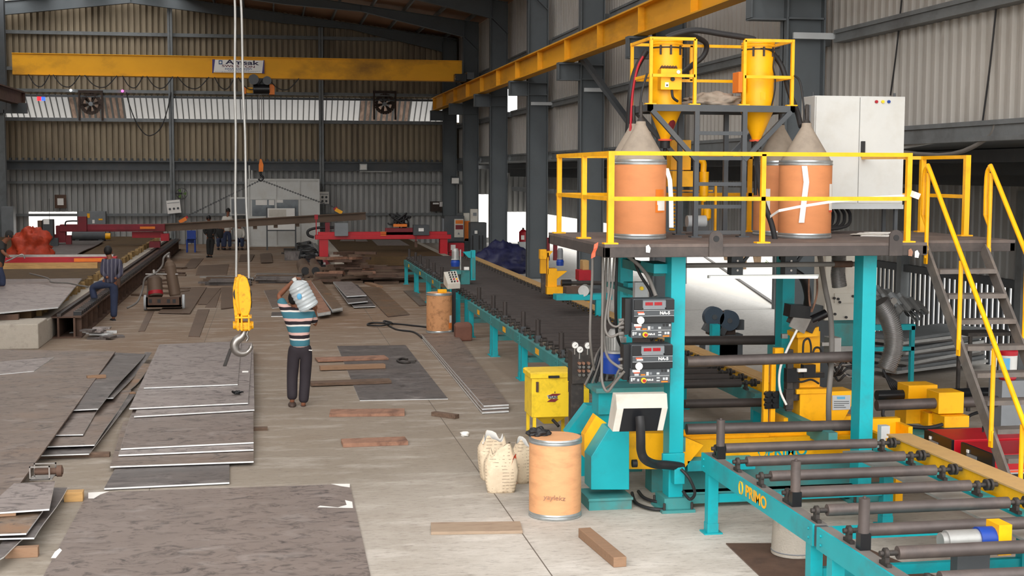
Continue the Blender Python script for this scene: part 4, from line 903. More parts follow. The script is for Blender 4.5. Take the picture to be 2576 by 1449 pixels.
S(M().tube([Q(1900,360,14.5),Q(1905,420,14.2),Q(1918,500,13.85),Q(1940,560,13.8),Q(1950,603,13.8)],.03,10),'flux_hose',BLK,'black hose hanging before the right drums down to the deck','hose')
m=M(); p=Q(1790,240,14.6)
NB=26
def sack(c,L_,W_,Hh,seed,ma,name,label,cat,rot=0):
    m=M(); n,k=52,28; v=[]
    for j in range(1,k):
        a=math.pi*j/k
        for i in range(n):
            t=2*math.pi*i/n; d=Vector((math.sin(a)*math.cos(t),math.sin(a)*math.sin(t),math.cos(a)))
            f=1+.45*noise.noise(d*2.1+Vector((seed,0,0)))+.3*(.35-abs(noise.noise(d*4.3+Vector((0,seed,0)))))+.16*(.3-abs(noise.noise(d*9+Vector((0,0,seed)))))
            q=Vector((d.x*L_*f,d.y*W_*f,max(-Hh*.5,d.z*Hh*f))); q.rotate(Euler((0,0,rot))); v.append(Vector(c)+q+Vector((0,0,Hh*.5)))
    f=[(j*n+i,(j+1)*n+i,(j+1)*n+(i+1)%n,j*n+(i+1)%n) for j in range(k-2) for i in range(n)]+[tuple(range(n)),tuple(reversed(range((k-2)*n,(k-1)*n)))]
    m.add(v,f,0,True); return S(m,name,ma,label,cat)
sack((Q(1795,250,14.6).x,14.65,zt2-.0),.3,.2,.1,3,CONE,'dust_cloth','crumpled grey cloth lying between the two hoppers','cloth')
M().box(x0+.05,x1-.05,yt+.05,yb-.05,zt2-.02,zt2-.005).build('floor_plate',DARK,tw)
# yellow flux recovery unit behind the tower
fr=T('flux_recovery_unit','yellow flux recovery machine with cyclone and motor behind the tower','machine',(4.7,15.2,ZD))
y=15.1
M().pb(1688,352,1738,428,y,.25).build('filter_box',YEL,fr,.005); M().pb(1692,430,1752,470,y-.1,.3).build('chute_box',YEL,fr,.005)
m=M(); 
for k in range(12): z=Q(1695,475+9*k,y).z; m.lathe([(.03,0),(.038,.012),(.03,.024)],(Q(1695,500,y).x,y+.05,z-.03),12)
m.build('ribbed_hose',YEL,fr)
c=Q(1771,460,y); z0,z1=Q(1771,492,y).z,Q(1771,432,y).z
M().lathe([(.02,z0-.07),(.05,z0),(.055,z1-.02),(.055,z1)],(c.x,y,0),20).tube([(c.x-.01,y,z1),(c.x-.01,y,z1+.1),(c.x-.06,y,z1+.14)],.035,10).build('cyclone',YEL,fr)
c=Q(1779,540,y); M().lathe([(.02,c.z-.07),(.045,c.z-.04),(.045,c.z+.06),(.02,c.z+.075)],(c.x,y,0),18).build('dust_pot',YEL,fr)
m=M()
for px in (1713,1775,1808,1830):
    x=Q(px,500,y).x; m.box(x-.012,x+.012,y+.1,y+.13,ZD,Q(px,466,y).z)
m.box(Q(1713,1,y).x,Q(1808,1,y).x,y+.1,y+.13,Q(1,476,y).z-.02,Q(1,476,y).z); m.build('stand_frame',YEL,fr)
c=Q(1745,550,y); M().cyl((c.x-.1,y-.06,c.z-.03),(c.x+.12,y-.06,c.z-.03),.07,n=18).build('blower_motor',GREYL,fr); M().box(c.x-.12,c.x+.14,y-.12,y+.02,ZD+.03,c.z-.09).box(c.x-.05,c.x+.05,y-.1,y-.0,c.z-.1,c.z-.02).build('motor_base',DARK,fr)
# ---------------------------------------------------------------- welding controllers on the left post
def controller(label,py0):
    """py0: photo row of the top edge"""
    Y=13.08; t=T('welding_controller',label,'controller',(3.8,13.2,Q(1640,py0+98,Y).z))
    dy=lambda v:Q(1640,py0+v,Y).z
    X=lambda px:Q(px,py0,Y).x
    k=0 if py0<800 else -4
    x0,x1=X(1594+k),X(1696+k)
    M().box(x0,x1,Y+.005,Y+.2,dy(60),dy(0)).box(X(1592+k),X(1692+k),Y+.03,Y+.16,dy(98),dy(60)).build('housing',DARK,t,.005)
    M().box(X(1577+k),x0,Y+.06,Y+.2,dy(90),dy(0)).build('side_plate',BLKS,t)
    M().box(x0+.004,X(1616+k),Y-.02,Y+.005,dy(27),dy(2)).build('bumper',SOIL if False else BLKS,t,.003); M().box(X(1675+k),x1-.002,Y-.02,Y+.005,dy(27),dy(2)).build('bumper',BLKS,t,.003)
    M().box(X(1616+k),X(1675+k),Y-.008,Y+.006,dy(22),dy(4)).build('display_bezel',GREY,t)
    for px in (1633,1656):
        M().box(X(px-10+k),X(px+9+k),Y-.012,Y-.006,dy(16),dy(8)).build('red_display',SIGR,t)
    M().box(X(1618+k),X(1672+k),Y-.012,Y+.002,dy(26),dy(22)).build('display_lip',GREY,t)
    o=M().box(x0+.002,x1-.004,Y-.016,Y+.004,dy(43),dy(28)).build('brand_strip',DARK,t)
    m=M()
    for a,b,c,d in ((x0+.002,x1-.004,dy(29),dy(28)),(x0+.002,x1-.004,dy(43),dy(42))): m.box(a,b,Y-.018,Y-.015,c,d)
    m.build('strip_border',GREYL,o)
    text('lettering','NA-5',.042,(X(1672+k),Y-.0175,dy(35.5)),(1,0,0),(0,0,1),PAPER,o,bold=.0016,sx=1.1)
    text('lettering','NA-5',.026,(X(1642+k),Y+.024,dy(89.5)),(1,0,0),(0,0,1),PAPER,t,bold=.001,sx=1.15)
    for a,b in ((31.5,35),(35.5,39)): M().box(X(1603+k+(a>34)*2),X(1619+k+(a>34)*2),Y-.018,Y-.015,dy(b),dy(a)).build('maker_tag',WRED if a<34 else PAPER,o)
    M().box(x0+.002,x1,Y-.012,Y+.004,dy(60),dy(44)).build('lower_cover',BLKS,t,.003)
    c=X(1611+k); M().cyl((c,Y-.022,dy(53)),(c,Y-.01,dy(53)),.037,n=24).build('white_dial',PAPER,t)
    M().box(X(1592+k),X(1692+k),Y+.022,Y+.03,dy(79),dy(62)).build('upper_panel',DARK,t); M().box(X(1590+k),X(1692+k),Y+.024,Y+.03,dy(98),dy(80)).build('lower_panel',DARK,t)
    M().box(X(1592+k),X(1690+k),Y+.018,Y+.024,dy(80),dy(79)).build('panel_trim',GREYL,t)
    c=X(1625+k); M().cyl((c,Y+.0,dy(90)),(c,Y+.024,dy(90)),.026,n=18).build('switch_ring',YELE,t); M().cyl((c,Y-.02,dy(90)),(c,Y+.004,dy(90)),.016,n=14).build('emergency_stop',RED,t)
    for px,a,b,c,ma in ((1597,63,69,19,PAPER),(1600,69,72,15,WRED),(1602,73,78,11,GREYL),(1618,74.5,77.5,11,ORG),(1632,69.5,73,6,PAPER),(1632,74,77.5,6,PAPER),(1640,70,76,6,GREY),(1658,71,76,7,GREYL),(1670,64,70,5,BLK),(1678,64,70,5,BLK),(1685,64,70,4,GREYL),(1593,83,92,4,GREYL),(1598,84,86,6,PAPER),(1598,87.5,89,5,PAPER),(1609,86,92,5,GREYL),(1658,83,86,8,GREYL),(1658,90,93,8,GREYL),(1674,84,90,5,GREYL),(1681,84,90,5,PAPER),(1670,93,96,16,ORG)):
        M().box(X(px+k),X(px+c+k),Y+.016,Y+.0225,dy(b),dy(a)).build('panel_mark',ma,t)
    return t
controller('upper of the two dark welding controllers on the left teal post',752)
controller('lower of the two dark welding controllers on the left teal post',867)
t=T('cable_glands','grey plug connectors on the left sides of the two controllers','connectors',(3.5,13.2,1.8))
for py in (803,812,822,838,902,918,928,938):
    a=Q(1578,py,13.2); M().cyl((a.x-.09,13.2,a.z-.01),(a.x,13.2,a.z),.016,n=10).build('plug',CABLE,t)
# hanging cables
def cab(lbl,pts,r=.012,ma=CABLE): S(M().tube([Q(a,b,y) for a,b,y in pts],r,8),'control_cable',ma,lbl,'cable')
cab('grey cable hanging straight at the far left under the platform, ending among the hoses',[(1491,640,13.6),(1490,700,13.6),(1486,780,13.6),(1485,860,13.6),(1495,930,13.8)],.014)
cab('longest grey cable looping low in front of the blue motor',[(1517,645,13.4),(1516,760,13.4),(1514,900,13.35),(1515,960,13.3),(1528,985,13.25),(1545,965,13.2),(1570,935,13.1)],.014)
cab('second grey cable running beside the longest loop',[(1526,645,13.45),(1522,740,13.45),(1520,850,13.45),(1530,900,13.3),(1560,925,13.15),(1568,928,13.2)],.014)
cab('grey cable curling up into the upper controller',[(1534,645,13.4),(1531,740,13.4),(1522,820,13.3),(1535,847,13.25),(1560,838,13.2),(1572,838,13.2)],.013)
cab('thin grey cable slanting into the upper controller side',[(1545,645,13.4),(1540,720,13.4),(1530,800,13.3),(1550,822,13.2),(1571,803,13.2)],.011)
cab('dark cable behind the grey ones, bending to the motor top',[(1552,645,13.7),(1549,760,13.7),(1552,840,13.8),(1562,870,14),(1572,885,14)],.016,BLK)
cab('grey cable arching from the deck to the grey junction box',[(1580,645,13.5),(1608,668,13.5),(1632,700,13.4),(1650,745,13.3)],.02)
cab('dark cable crossing behind the junction box',[(1590,642,13.7),(1610,690,13.6),(1632,725,13.6),(1640,745,13.6)],.016,BLK)
cab('grey cable in front of the blue motor rising to the lower controller',[(1520,980,13.6),(1545,960,13.3),(1555,935,13.2),(1569,918,13.2)],.012)
for k in range(6): cab('one of the dark hydraulic hoses slanting behind the yellow flux box',[(1478+7*k,965-2*k,14.6),(1494+6*k,920-6*k,14.6),(1512+5*k,880-8*k,14.7)],.013,BLK) if False else None
t=T('hydraulic_hoses','bundle of dark hydraulic hoses slanting down behind the yellow flux box','hoses',(3.7,14.6,.95))
for k in range(7): M().tube([Q(1472+9*k,968-2*k,14.6),Q(1490+8*k,930-6*k,14.55),Q(1500+9*k,895-8*k,14.6),Q(1515+8*k,870-10*k,14.8)],.014,8).build('hose',BLK if k%2 else CABLE,t)
# valve manifold and gauges
vm=T('valve_manifold','dark hydraulic valve manifold with three round white gauges','manifold',(3.5,15.4,0))
Y=15.4; M().pb(1440,885,1486,965,Y,.25).box(3.45,3.6,15.45,15.6,0,1.0).build('block',IRON,vm,.005)
for i,px in enumerate((1456,1466,1479)):
    for j,(py,ma) in enumerate(((913,RUST),(922,STEEL),(932,RUST),(942,STEEL))):
        c=Q(px,py,Y); M().cyl((c.x,Y-.05,c.z),(c.x,Y,c.z),.018,n=12).build('solenoid_cap',ma,vm)
for px,py in ((1446,868),(1458,879),(1478,869)):
    c=Q(px,py,Y); o=M().cyl((c.x,Y-.02,c.z),(c.x,Y+.02,c.z),.04,n=24).cyl((c.x,Y,c.z-.11),(c.x,Y,c.z-.03),.012,n=8).build('gauge_case',STEEL,vm)
    M().cyl((c.x,Y-.023,c.z),(c.x,Y-.019,c.z),.036,n=24).build('gauge_face',PAPER,o); M().bar((c.x-.006,Y-.025,c.z-.01),(c.x+.018,Y-.025,c.z+.01),.004).build('needle',BLK,o)
# hydraulic pump unit with blue motor
pu=T('hydraulic_pump','silver motor on a blue pump body on a teal shelf left of the left post','pump',(3.75,14.4,.9))
Y=14.3; a=Q(1556,975,Y); r=.115
M().lathe([(r*1.1,Q(1,918,Y).z-.02),(r*1.1,Q(1,918,Y).z),(r*.85,Q(1,914,Y).z),(r*.85,Q(1,875,Y).z),(r*.6,Q(1,862,Y).z),(r*.5,Q(1,858,Y).z)],(a.x,Y+.15,0),24).build('motor_body',GALV,pu)
m=M()
for k in range(24):
    an=2*math.pi*k/24; m.ob((a.x+math.cos(an)*r*.9,Y+.15+math.sin(an)*r*.9,Q(1,897,Y).z),(.03,.006,.14),(0,0,an))
m.build('cooling_fins',GALV,pu)
M().lathe([(r*1.05,Q(1,978,Y).z),(r*1.1,Q(1,965,Y).z),(r*1.1,Q(1,935,Y).z),(r*.9,Q(1,924,Y).z),(r*.8,Q(1,918,Y).z)],(a.x-.03,Y+.15,0),24).box(a.x,a.x+.2,Y+.05,Y+.25,Q(1,978,Y).z,Q(1,960,Y).z).build('pump_body',BLUE,pu)
ts=T('motor_shelf','teal steel bracket table carrying the blue pump','shelf',(3.8,14.3,0))
M().pb(1500,978,1690,985,Y-.1,.5).build('shelf_top',TEALD,ts); M().pb(1506,985,1548,1042,Y,.3).build('bracket',TEAL,ts); M().pb(1508,1042,1546,1330,Y+.05,.2).build('column',TEAL,ts)
# junction box and teal crossbeams
jb=T('junction_box','small pale grey switch box with a round knob under the platform','switch box',Q(1612,745,13.9))
p=Q(1598,710,13.9); q=Q(1630,745,13.9); M().box(p.x,q.x,13.9,14.0,q.z-.02,p.z).build('case',GREYL,jb,.004); c=Q(1613,725,13.9); M().cyl((c.x,13.87,c.z),(c.x,13.9,c.z),.02,n=14).build('knob',YELE,jb)
M().box(p.x,q.x,14.0,15.2,q.z,q.z+.05).build('support_arm',TEALD,jb)
t=T('cross_arm','teal beam stub joining the left front post under the deck','beam',(3.9,13.4,2.4)); M().pb(1645,664,1690,688,13.4,.5).build('box_beam',TEAL,t,.005); M().pb(1580,712,1602,745,14.4,.2).build('hanger',TEAL,t)
M().box(3.98,4.1,13.9,15.2,2.35,2.45).build('rail_beam',TEALD,t)
# pipes and hanging brackets below the deck
t=T('under_deck_pipe','long grey pipe under the deck between the two front posts','pipe',(5,13.7,2.45)); a=Q(1725,668,13.7); b=Q(2165,664,13.7)
M().cyl((a.x,13.7,a.z),(b.x,13.7,b.z),.026,n=12).build('pipe',CABLE,t); M().cyl((b.x-.3,13.7,b.z),(b.x-.1,13.7,b.z),.035,n=12).build('coupling',RUSTD,t)
for px,lb in ((1855,'left'),(1990,'right')):
    t=T('hanger_bracket','dark drilled hanger bracket under the deck above the white lamp, %s one'%lb,'bracket',Q(px,690,13.75))
    p=Q(px-14,640,13.76); q=Q(px+14,692,13.76); M().box(p.x,q.x,13.76,13.9,q.z,ZD-.13).build('plate',DARK,t); M().bar((q.x,13.8,q.z+.12),(q.x+.1,13.8,ZD-.14),.03).build('gusset',DARK,t)
    for z in (q.z+.05,q.z+.15): M().cyl(((p.x+q.x)/2,13.75,z),((p.x+q.x)/2,13.765,z),.012,n=10).build('bolt',STEEL,t)
t=T('tube_lamp','white fluorescent tube fitting under the platform','lamp',Q(1920,697,13.72)); a=Q(1781,697,13.72); b=Q(2058,697,13.72)
M().box(a.x,b.x,13.7,13.74,a.z-.012,a.z+.018).build('batten',WHITE,t); LAMP=mat('lamp_tube',C(255,255,250),.4,emit=1.4); M().cyl((a.x+.02,13.69,a.z-.002),(b.x-.02,13.69,b.z-.002),.012,n=10).build('tube',LAMP,t)
DUCTM=mat('duct_foil',C(128,126,124),.35,.6,var=.15,scale=6)
def flex(label,pts,r,n=30):
    P=[Vector(p) for p in pts]; q=[]
    m=M(); PP=[P[0]]+P+[P[-1]]
    for i in range(1,len(PP)-2):
        for k in range(44):
            t_=k/44; a,b,c,d=PP[i-1:i+3]; q.append(.5*((2*b)+(c-a)*t_+(2*a-5*b+4*c-d)*t_*t_+(3*b-a-3*c+d)*t_**3))
    m.tube(q,lambda u:r*(1+.1*math.sin(u*len(q)*math.pi*.5)),14,smooth=0); return S(m,'flexible_duct',DUCTM,label,'duct')
flex('silver flexible duct hanging straight under the deck near the right post',[Q(2110,636,14.0),Q(2110,665,14.0),Q(2108,690,14.0),Q(2112,722,14.0)],.076)
flex('silver flexible duct bending down at the right of the right post',[Q(2212,760,14.1),Q(2236,800,14.1),Q(2248,850,14.1),Q(2244,890,14.1),Q(2228,930,14.1)],.1)
cab('thick grey hose hanging from the deck down to the welding head',[(2062,640,14.2),(2075,720,14.3),(2090,800,14.2),(2092,900,13.95),(2085,1000,13.9),(2085,1090,14.1)],.03)
cab('thick dark hose curving to the top of the welding head',[(1968,645,14.5),(1995,680,14.6),(2020,700,14.7),(2032,740,14.8),(2030,765,14.9)],.045,BLK)
# ---------------------------------------------------------------- tilting yellow base
tb=T('tilting_base','yellow beam base of the welding machine lettered in teal under the rollers','machine base',(5,14.3,0))
Y=14.0
M().pb(1590,1112,2150,1150,Y,.35).build('front_beam',YEL,tb,.006)
M().pb(1720,1085,2150,1092,Y+.1,.1).build('guide_strip',YEL,tb); M().pb(1720,1098,1935,1104,Y+.05,.1).build('guide_strip',YEL,tb)
text('lettering','PRIMO',.155,(Q(1980,1137,Y).x,Y-.004,Q(1980,1136,Y).z),(1,0,0),(0,0,1),TEAL,tb,sx=1.0,bold=.004)
m=M(); c=Q(1918,1136,Y)
for k in range(20):
    a=2*math.pi*k/20; b=2*math.pi*(k+1)/20
    if k in (4,5,14,15): continue
    m.bar((c.x+math.cos(a)*.045,Y-.003,c.z+math.sin(a)*.055),(c.x+math.cos(b)*.045,Y-.003,c.z+math.sin(b)*.055),.016,.004)
m.build('logo_ring',TEAL,tb)
pl=lambda pts,Y:[Q(a,b,Y) for a,b in pts]
M().prism(pl([(1470,1095),(1500,1045),(1560,1090),(1700,1090),(1770,1120),(1720,1180),(1500,1180),(1470,1150)],13.75),(0,.15,0)).build('end_plate',YEL,tb)
M().pb(1640,1150,2150,1240,Y+.05,.25).build('base_plinth',TEALD,tb); M().pb(1730,1160,1900,1180,13.75,.2).build('gusset',TEAL,tb)
tp=T('teal_pedestal','broad teal pedestal with a slanted shoulder behind the pale drum','pedestal',(3.5,13.6,0))
M().prism(pl([(1487,1232),(1487,1150),(1532,1078),(1583,1078),(1583,1232)],13.45),(0,.3,0)).build('body',TEAL,tp,.006)
p=Q(1481,1240,13.4); q=Q(1588,1255,13.4); M().box(p.x,q.x,13.38,13.82,0,.1).box(p.x-.01,q.x+.01,13.36,13.84,.1,.125).build('plinth',TEALD,tp)
M().prism(pl([(1425,1090),(1478,1020),(1512,1020),(1512,1092)],14.9),(0,.2,0)).build('rear_gusset',TEAL,tp); M().box(3.45,3.6,14.95,15.05,0,.65).build('rear_leg',TEAL,tp)
c=Q(1590,1190,13.5); M().cyl((c.x,13.5,c.z+.1),(c.x+.05,13.5,c.z+.1),.04,n=14).build('shaft_end',BLK,tp)
# rollers and rods between the posts
gr_=T('pinch_rollers','dark steel rollers spanning between the gantry posts','rollers',(5,14,0))
for a,b,c,d,Y,r in ((1727,910,2152,897,13.75,.058),(1722,857,1995,855,15.6,.055),(1727,1080,2140,1070,13.7,.058),(1722,1016,1922,1012,15.2,.052)):
    p=Q(a,b,Y); q=Q(c,d,Y); M().cyl(p,q,r,n=18).cyl(q,q+Vector((.04,0,0)),r*.6,n=12).build('roller',ROLL if Y<14 else ROLLF,gr_)
M().box(4.15,4.23,13.5,15.85,.55,.7).build('roller_beam',TEALD,gr_); M().box(5.8,5.9,13.5,15.85,.55,.7).build('roller_beam',TEALD,gr_)
t=T('guard_strip','yellow dusty chain guard running through the gantry','guard',(6.1,14.3,.6)); M().bar((6.13,15.9,.86),(6.13,20,.86),.2,.03).build('guard_top',YELD,t)
# ---------------------------------------------------------------- welding head carriage
wh=T('welding_head_carriage','yellow carriage with black clamps and hoses inside the gantry','welding head',(6.0,14.6,0))
Y=14.6
P=lambda n,a,b,c,d,ma,dep=.2,yy=Y,bv=.004,par=wh: M().pb(a,b,c,d,yy,dep).build(n,ma,par,bv)
P('column_box',2008,834,2062,905,YEL,.25,Y+.1); P('column_box',2013,905,2062,985,YEL,.2,Y+.12)
M().prism([Q(2005,838,Y),Q(2060,822,Y),Q(2060,845,Y),Q(2005,850,Y)],(0,.3,0)).build('top_flange',YEL,wh)
P('drive_box',2013,990,2078,1062,YEL,.35); P('drive_lid',2004,980,2080,990,YEL,.4,Y-.02)
M().prism(pl([(2090,985),(2147,983),(2145,1015),(2120,1062),(2090,1062)],Y),(0,.3,0)).build('side_plate',YEL,wh,.004)
o=M().prism(pl([(2094,995),(2140,994),(2139,1030),(2094,1032)],Y-.012),(0,.01,0)).build('rating_plate',GREYL,wh)
M().prism(pl([(2106,998),(2126,998),(2126,1004),(2106,1004)],Y-.016),(0,.004,0)).build('plate_logo',LBLUE,o)
for k,w_ in enumerate((38,38,26,30)): M().prism(pl([(2098,1009+5*k),(2098+w_,1009+5*k),(2098+w_,1010.5+5*k),(2098,1010.5+5*k)],Y-.016),(0,.004,0)).build('plate_line',DARK,o)
P('lower_box',2010,1085,2130,1112,YEL,.3); P('lower_box',1962,1088,1976,1110,YEL,.1)
for px in (1929,1947): 
    a=Q(px,920,Y); b=Q(px-1,1085,Y); M().box(a.x-.028,a.x+.028,Y,Y+.07,b.z-.15,a.z+.12).build('clamp_tube',YEL,wh,.006)
P('clamp_tube',1950,876,1972,892,YEL,.08)
for py in (990,1005,1018):
    for px in (1928,1946): c=Q(px,py,Y); M().cyl((c.x,Y-.06,c.z),(c.x,Y-.0,c.z),.032,n=14).build('clamp_wheel',BLKS,wh)
P('clamp_block',1925,985,1960,1028,BLKS,.06,Y-.02); P('slide_rail',1982,880,1993,1035,IRON,.06,Y-.06); P('slide_block',1980,928,2008,962,BLKS,.1,Y-.08)
P('slide_foot',1978,980,1996,1030,IRON,.08,Y-.08); P('hose_block',2022,918,2052,950,BLKS,.1,Y-.04); P('valve_bank',1998,940,2075,950,BLKS,.1,Y-.03)
a=Q(1998,1020,Y); M().lathe([(.1,Q(1,1062,Y).z),(.1,Q(1,1045,Y).z),(.085,Q(1,1042,Y).z),(.085,Q(1,1005,Y).z),(.06,Q(1,1000,Y).z)],(a.x,Y+.1,0),20).build('round_column',IRON,wh)
M().ob(Q(2018,808,Y),(.3,.12,.16),(0,.45,0)).build('wire_feeder',IRON,wh,.004); M().ob(Q(2012,812,Y-.07),(.2,.02,.18),(0,.45,0)).build('feeder_cover',STEEL,wh)
a=Q(2040,806,Y-.02); b=Q(2078,788,Y-.02); M().cyl(a,b,.05,n=14).build('feeder_motor',BLKS,wh); a=Q(2005,782,Y); M().ob(a,(.24,.2,.14),(0,.1,0)).build('feeder_head',BLKS,wh)
for a,b in (((2035,745),(2040,785)),((2055,740),(2042,785))): M().tube([Q(a[0],a[1]-50,Y),Q(*a,Y),Q(*b,Y)],.012,6).build('wire_conduit',RUST,wh)
M().tube([Q(2005,830,Y-.1),Q(1980,880,Y-.12),Q(1962,930,Y-.1),Q(1962,980,Y-.1),Q(1978,1018,Y-.1)],.014,8).build('white_hose',PAPER,wh)
for pts in ([(2020,890),(2022,860),(2034,852),(2040,870),(2040,892)],[(2044,892),(2050,876),(2062,876),(2068,892)],[(1996,930),(2010,960),(2040,955),(2060,965)]): M().tube([Q(a,b,Y-.06) for a,b in pts],.012,8).build('loop_hose',BLK,wh)
P('gauge',1968,840,1982,852,STEEL,.05,Y-.05); P('fitting',2008,928,2030,936,PAPER,.04,Y-.12)
for px in (2072,2110): c=Q(px,1098,Y-.06); M().cyl((c.x,Y-.08,c.z),(c.x,Y,c.z),.045,n=16).build('guide_roller',BLKS,wh)
M().box(5.75,6.6,Y+.05,Y+.5,0,Q(1,1112,Y).z).build('pedestal',YEL,wh)
M().pb(2090,850,2116,892,Y+.4,.2).build('servo_motor',GALV,wh,.005); M().pb(2068,862,2092,870,Y+.4,.06).build('servo_coupling',GALV,wh)
t=T('hose_tangle','tangle of dark hoses between the welding head and the right post','hoses',(6.4,14.9,.9))
random.seed(5)
for k in range(9):
    px,py=2105+random.uniform(-10,10),905+5*k; M().tube([Q(px-15,py+random.uniform(-20,30),15.0),Q(px,py+random.uniform(-15,20),14.9),Q(px+20,py+random.uniform(-25,15),14.85),Q(px+45,py+random.uniform(-20,20),15.0)],.014,7).build('hose',BLK if k%3 else CABLE,t)
# yellow guide blocks with rods to the right of the right post
yb_=T('guide_rod_carriage','yellow cast blocks on two black rods right of the right post','carriage',(7.6,14.6,0)); 
for a,b,c,d,Y in ((2205,995,2420,990,15.2),(2205,1020,2420,1010,14.6)):
    p=Q(a,b,Y); q=Q(c,d,Y); M().cyl(p,q+Vector((1.1,0,-.0)),.062,n=18).build('guide_rod',BLKS if Y>15 else ROLL,yb_)
for a,b,c,d,Y in ((2286,970,2358,1008,15.05),(2362,988,2424,1040,14.5),(2280,1026,2336,1065,14.9),(2336,1040,2400,1074,14.7),(2376,1048,2438,1075,14.4)):
    M().pb(a,b,c,d,Y,.3).build('block',YEL,yb_,.006)
M().box(7.2,8.1,14.6,15.1,0,.42).build('saddle',TEALD,yb_)
M().tube([Q(2222,1030,14.3),Q(2224,1050,14.3),Q(2260,1068,14.3),Q(2330,1076,14.25),Q(2370,1068,14.3)],.022,8).build('oil_hose',BLK,yb_)
# yellow trough behind the rail
t=T('cable_trough','shallow yellow trough beside the chain guard right of the right post','trough',(6.7,13.5,0)); 
p=G(2240,1105,.82); M().box(6.28,6.34,12.6,14.0,.5,.7).box(6.28,6.8,13.9,14.0,.5,.76).box(6.75,6.8,13.6,14,.5,.72).box(6.28,6.8,13.0,14,.5,.52).build('tray',YEL,t)
for x,y in ((6.4,13.1),(6.7,13.9)): M().box(x-.04,x+.04,y-.04,y+.04,0,.51).build('leg',YEL,t)
p=Q(2212,1070,13.2); q=Q(2232,1125,13.2); S(M().box(p.x,q.x,13.15,13.24,.5,p.z),'terminal_box',GREYL,'small grey box at the foot of the right front post','box')
# red welding power sources
def welder(label,pxa,pxb,pya):
    X=6.92; a=R(pxa,pya,X); b=R(pxb,pya+28,X); y1,y0=a.y,b.y; z=a.z; t=T('welding_power_source',label,'welding machine',(X+.45,(y0+y1)/2,0))
    M().box(X+.03,X+1.0,y0,y1,.08,z).box(X+.05,X+.95,y0+.05,y1-.05,0,.08).build('case',REDL,t,.008)
    o=M().box(X,X+.03,y0,y1,.08,z).build('front_panel',BLKS,t,.003); w=y1-y0; h=z-.08
    for u,v,du,dv_,ma in ((.62,.82,.3,.09,GREY),(.75,.9,.06,.05,PAPER),(.5,.6,.2,.03,RED),(.35,.72,.05,.05,STEEL),(.2,.75,.06,.06,DARK),(.45,.42,.3,.05,DARK),(.2,.5,.12,.03,GREYL)):
        yy=y0+w*u; zz=.08+h*v; M().box(X-.012,X,yy-w*du/2,yy+w*du/2,zz-h*dv_/2,zz+h*dv_/2).build('panel_mark',ma,o)
    M().cyl((X-.03,y0+w*.38,.08+h*.72),(X,y0+w*.38,.08+h*.72),.03,n=16).build('dial',IRON,o)
    c=X+.55; M().tube([(c,y0+w*.45,z),(c,y0+w*.45,z+.06),(c,y0+w*.6,z+.06),(c,y0+w*.6,z)],.012,8,smooth=0).build('lifting_eye',BLK,t)
    o=M().box(X+.12,X+.42,y0-.003,y0,z-.3,z-.16).build('warning_label',GREYL,t); M().box(X+.14,X+.4,y0-.006,y0-.002,z-.28,z-.2).build('label_print',BLK,o); M().box(X+.13,X+.41,y0-.006,y0-.002,z-.185,z-.165).build('label_band',WRED,o)
    return t
welder('red welding power source farther from the camera beside the yellow guard',2325,2394,1080)
welder('red welding power source nearer the camera, in front of the other red one',2417,2497,1112)
# ---------------------------------------------------------------- pendant
pd=T('operator_pendant','off-white operator panel seen from behind on a bent black pipe','control panel',(3.8,13.0,.4))
Y=12.75; tl,tr,bl,br=Q(1549,992,Y+.1),Q(1678,990,Y+.1),Q(1541,1086,Y-.02),Q(1668,1083,Y-.02)
m=M(); f0=[Q(1552,1028,Y-.06),Q(1680,1026,Y-.06),br,bl]; bk=[tl+Vector((0,.12,0)),tr+Vector((0,.12,0)),br+Vector((0,.2,.02)),bl+Vector((0,.2,.02))]
v=[tl,tr]+f0[:2]+[br,bl]+bk
m.add(v,[(0,1,3,2),(2,3,4,5),(0,6,7,1),(6,9,8,7),(0,2,5,9,6),(1,7,8,4,3),(5,4,8,9)]); m.build('case',WHITED,pd,.004)
w0=f0[0].lerp(f0[1],.13); w1=f0[0].lerp(f0[1],.88); w2=f0[3].lerp(f0[2],.88); w3=f0[3].lerp(f0[2],.13); nn=(w1-w0).cross(w3-w0).normalized(); 
if nn.y>0: nn=-nn
M().prism([p+nn*.004 for p in (w0,w1,w2,w3)],nn*-.006).build('back_plate',BLKS,pd)
M().tube([Q(1609,1048,Y-.1),Q(1611,1070,Y-.12),Q(1612,1110,Y-.1),Q(1613,1135,Y-.05),Q(1622,1155,Y),Q(1645,1167,13.0),Q(1680,1170,13.1),Q(1715,1174,13.22)],.045,16).build('support_pipe',BLK,pd)
M().tube([Q(1713,1180,13.1),Q(1735,1205,13.05),Q(1748,1240,13.05),Q(1735,1256,13.1),Q(1718,1235,13.1)],.016,8).build('cable',BLK,pd)
# ---------------------------------------------------------------- flux box
fb=T('flux_box','bright yellow flux box on legs with a slanted logo and two toggle latches','flux oven',(3.5,17.1,0))
Y=17.0; p=Q(1338,952,Y); q=Q(1443,1048,Y); x0,x1=p.x,q.x; 
M().box(x0,x1,Y,Y+.5,q.z,p.z).build('body',YELE,fb,.008)
zt3=Q(1,936,Y).z
M().box(x0-.02,x1+.02,Y-.02,Y+.52,p.z,p.z+.06).add([(x0-.02,Y-.02,p.z+.06),(x1+.02,Y-.02,p.z+.06),(x1+.02,Y+.52,p.z+.06),(x0-.02,Y+.52,p.z+.06),(x0+.0,Y+.02,p.z+.075),(x1-.0,Y+.02,p.z+.075),(x1,Y+.5,p.z+.075),(x0,Y+.5,p.z+.075)],[(4,5,6,7),(0,1,5,4),(1,2,6,5),(2,3,7,6),(3,0,4,7)]).build('lid',YELD if False else YELE,fb,.006)
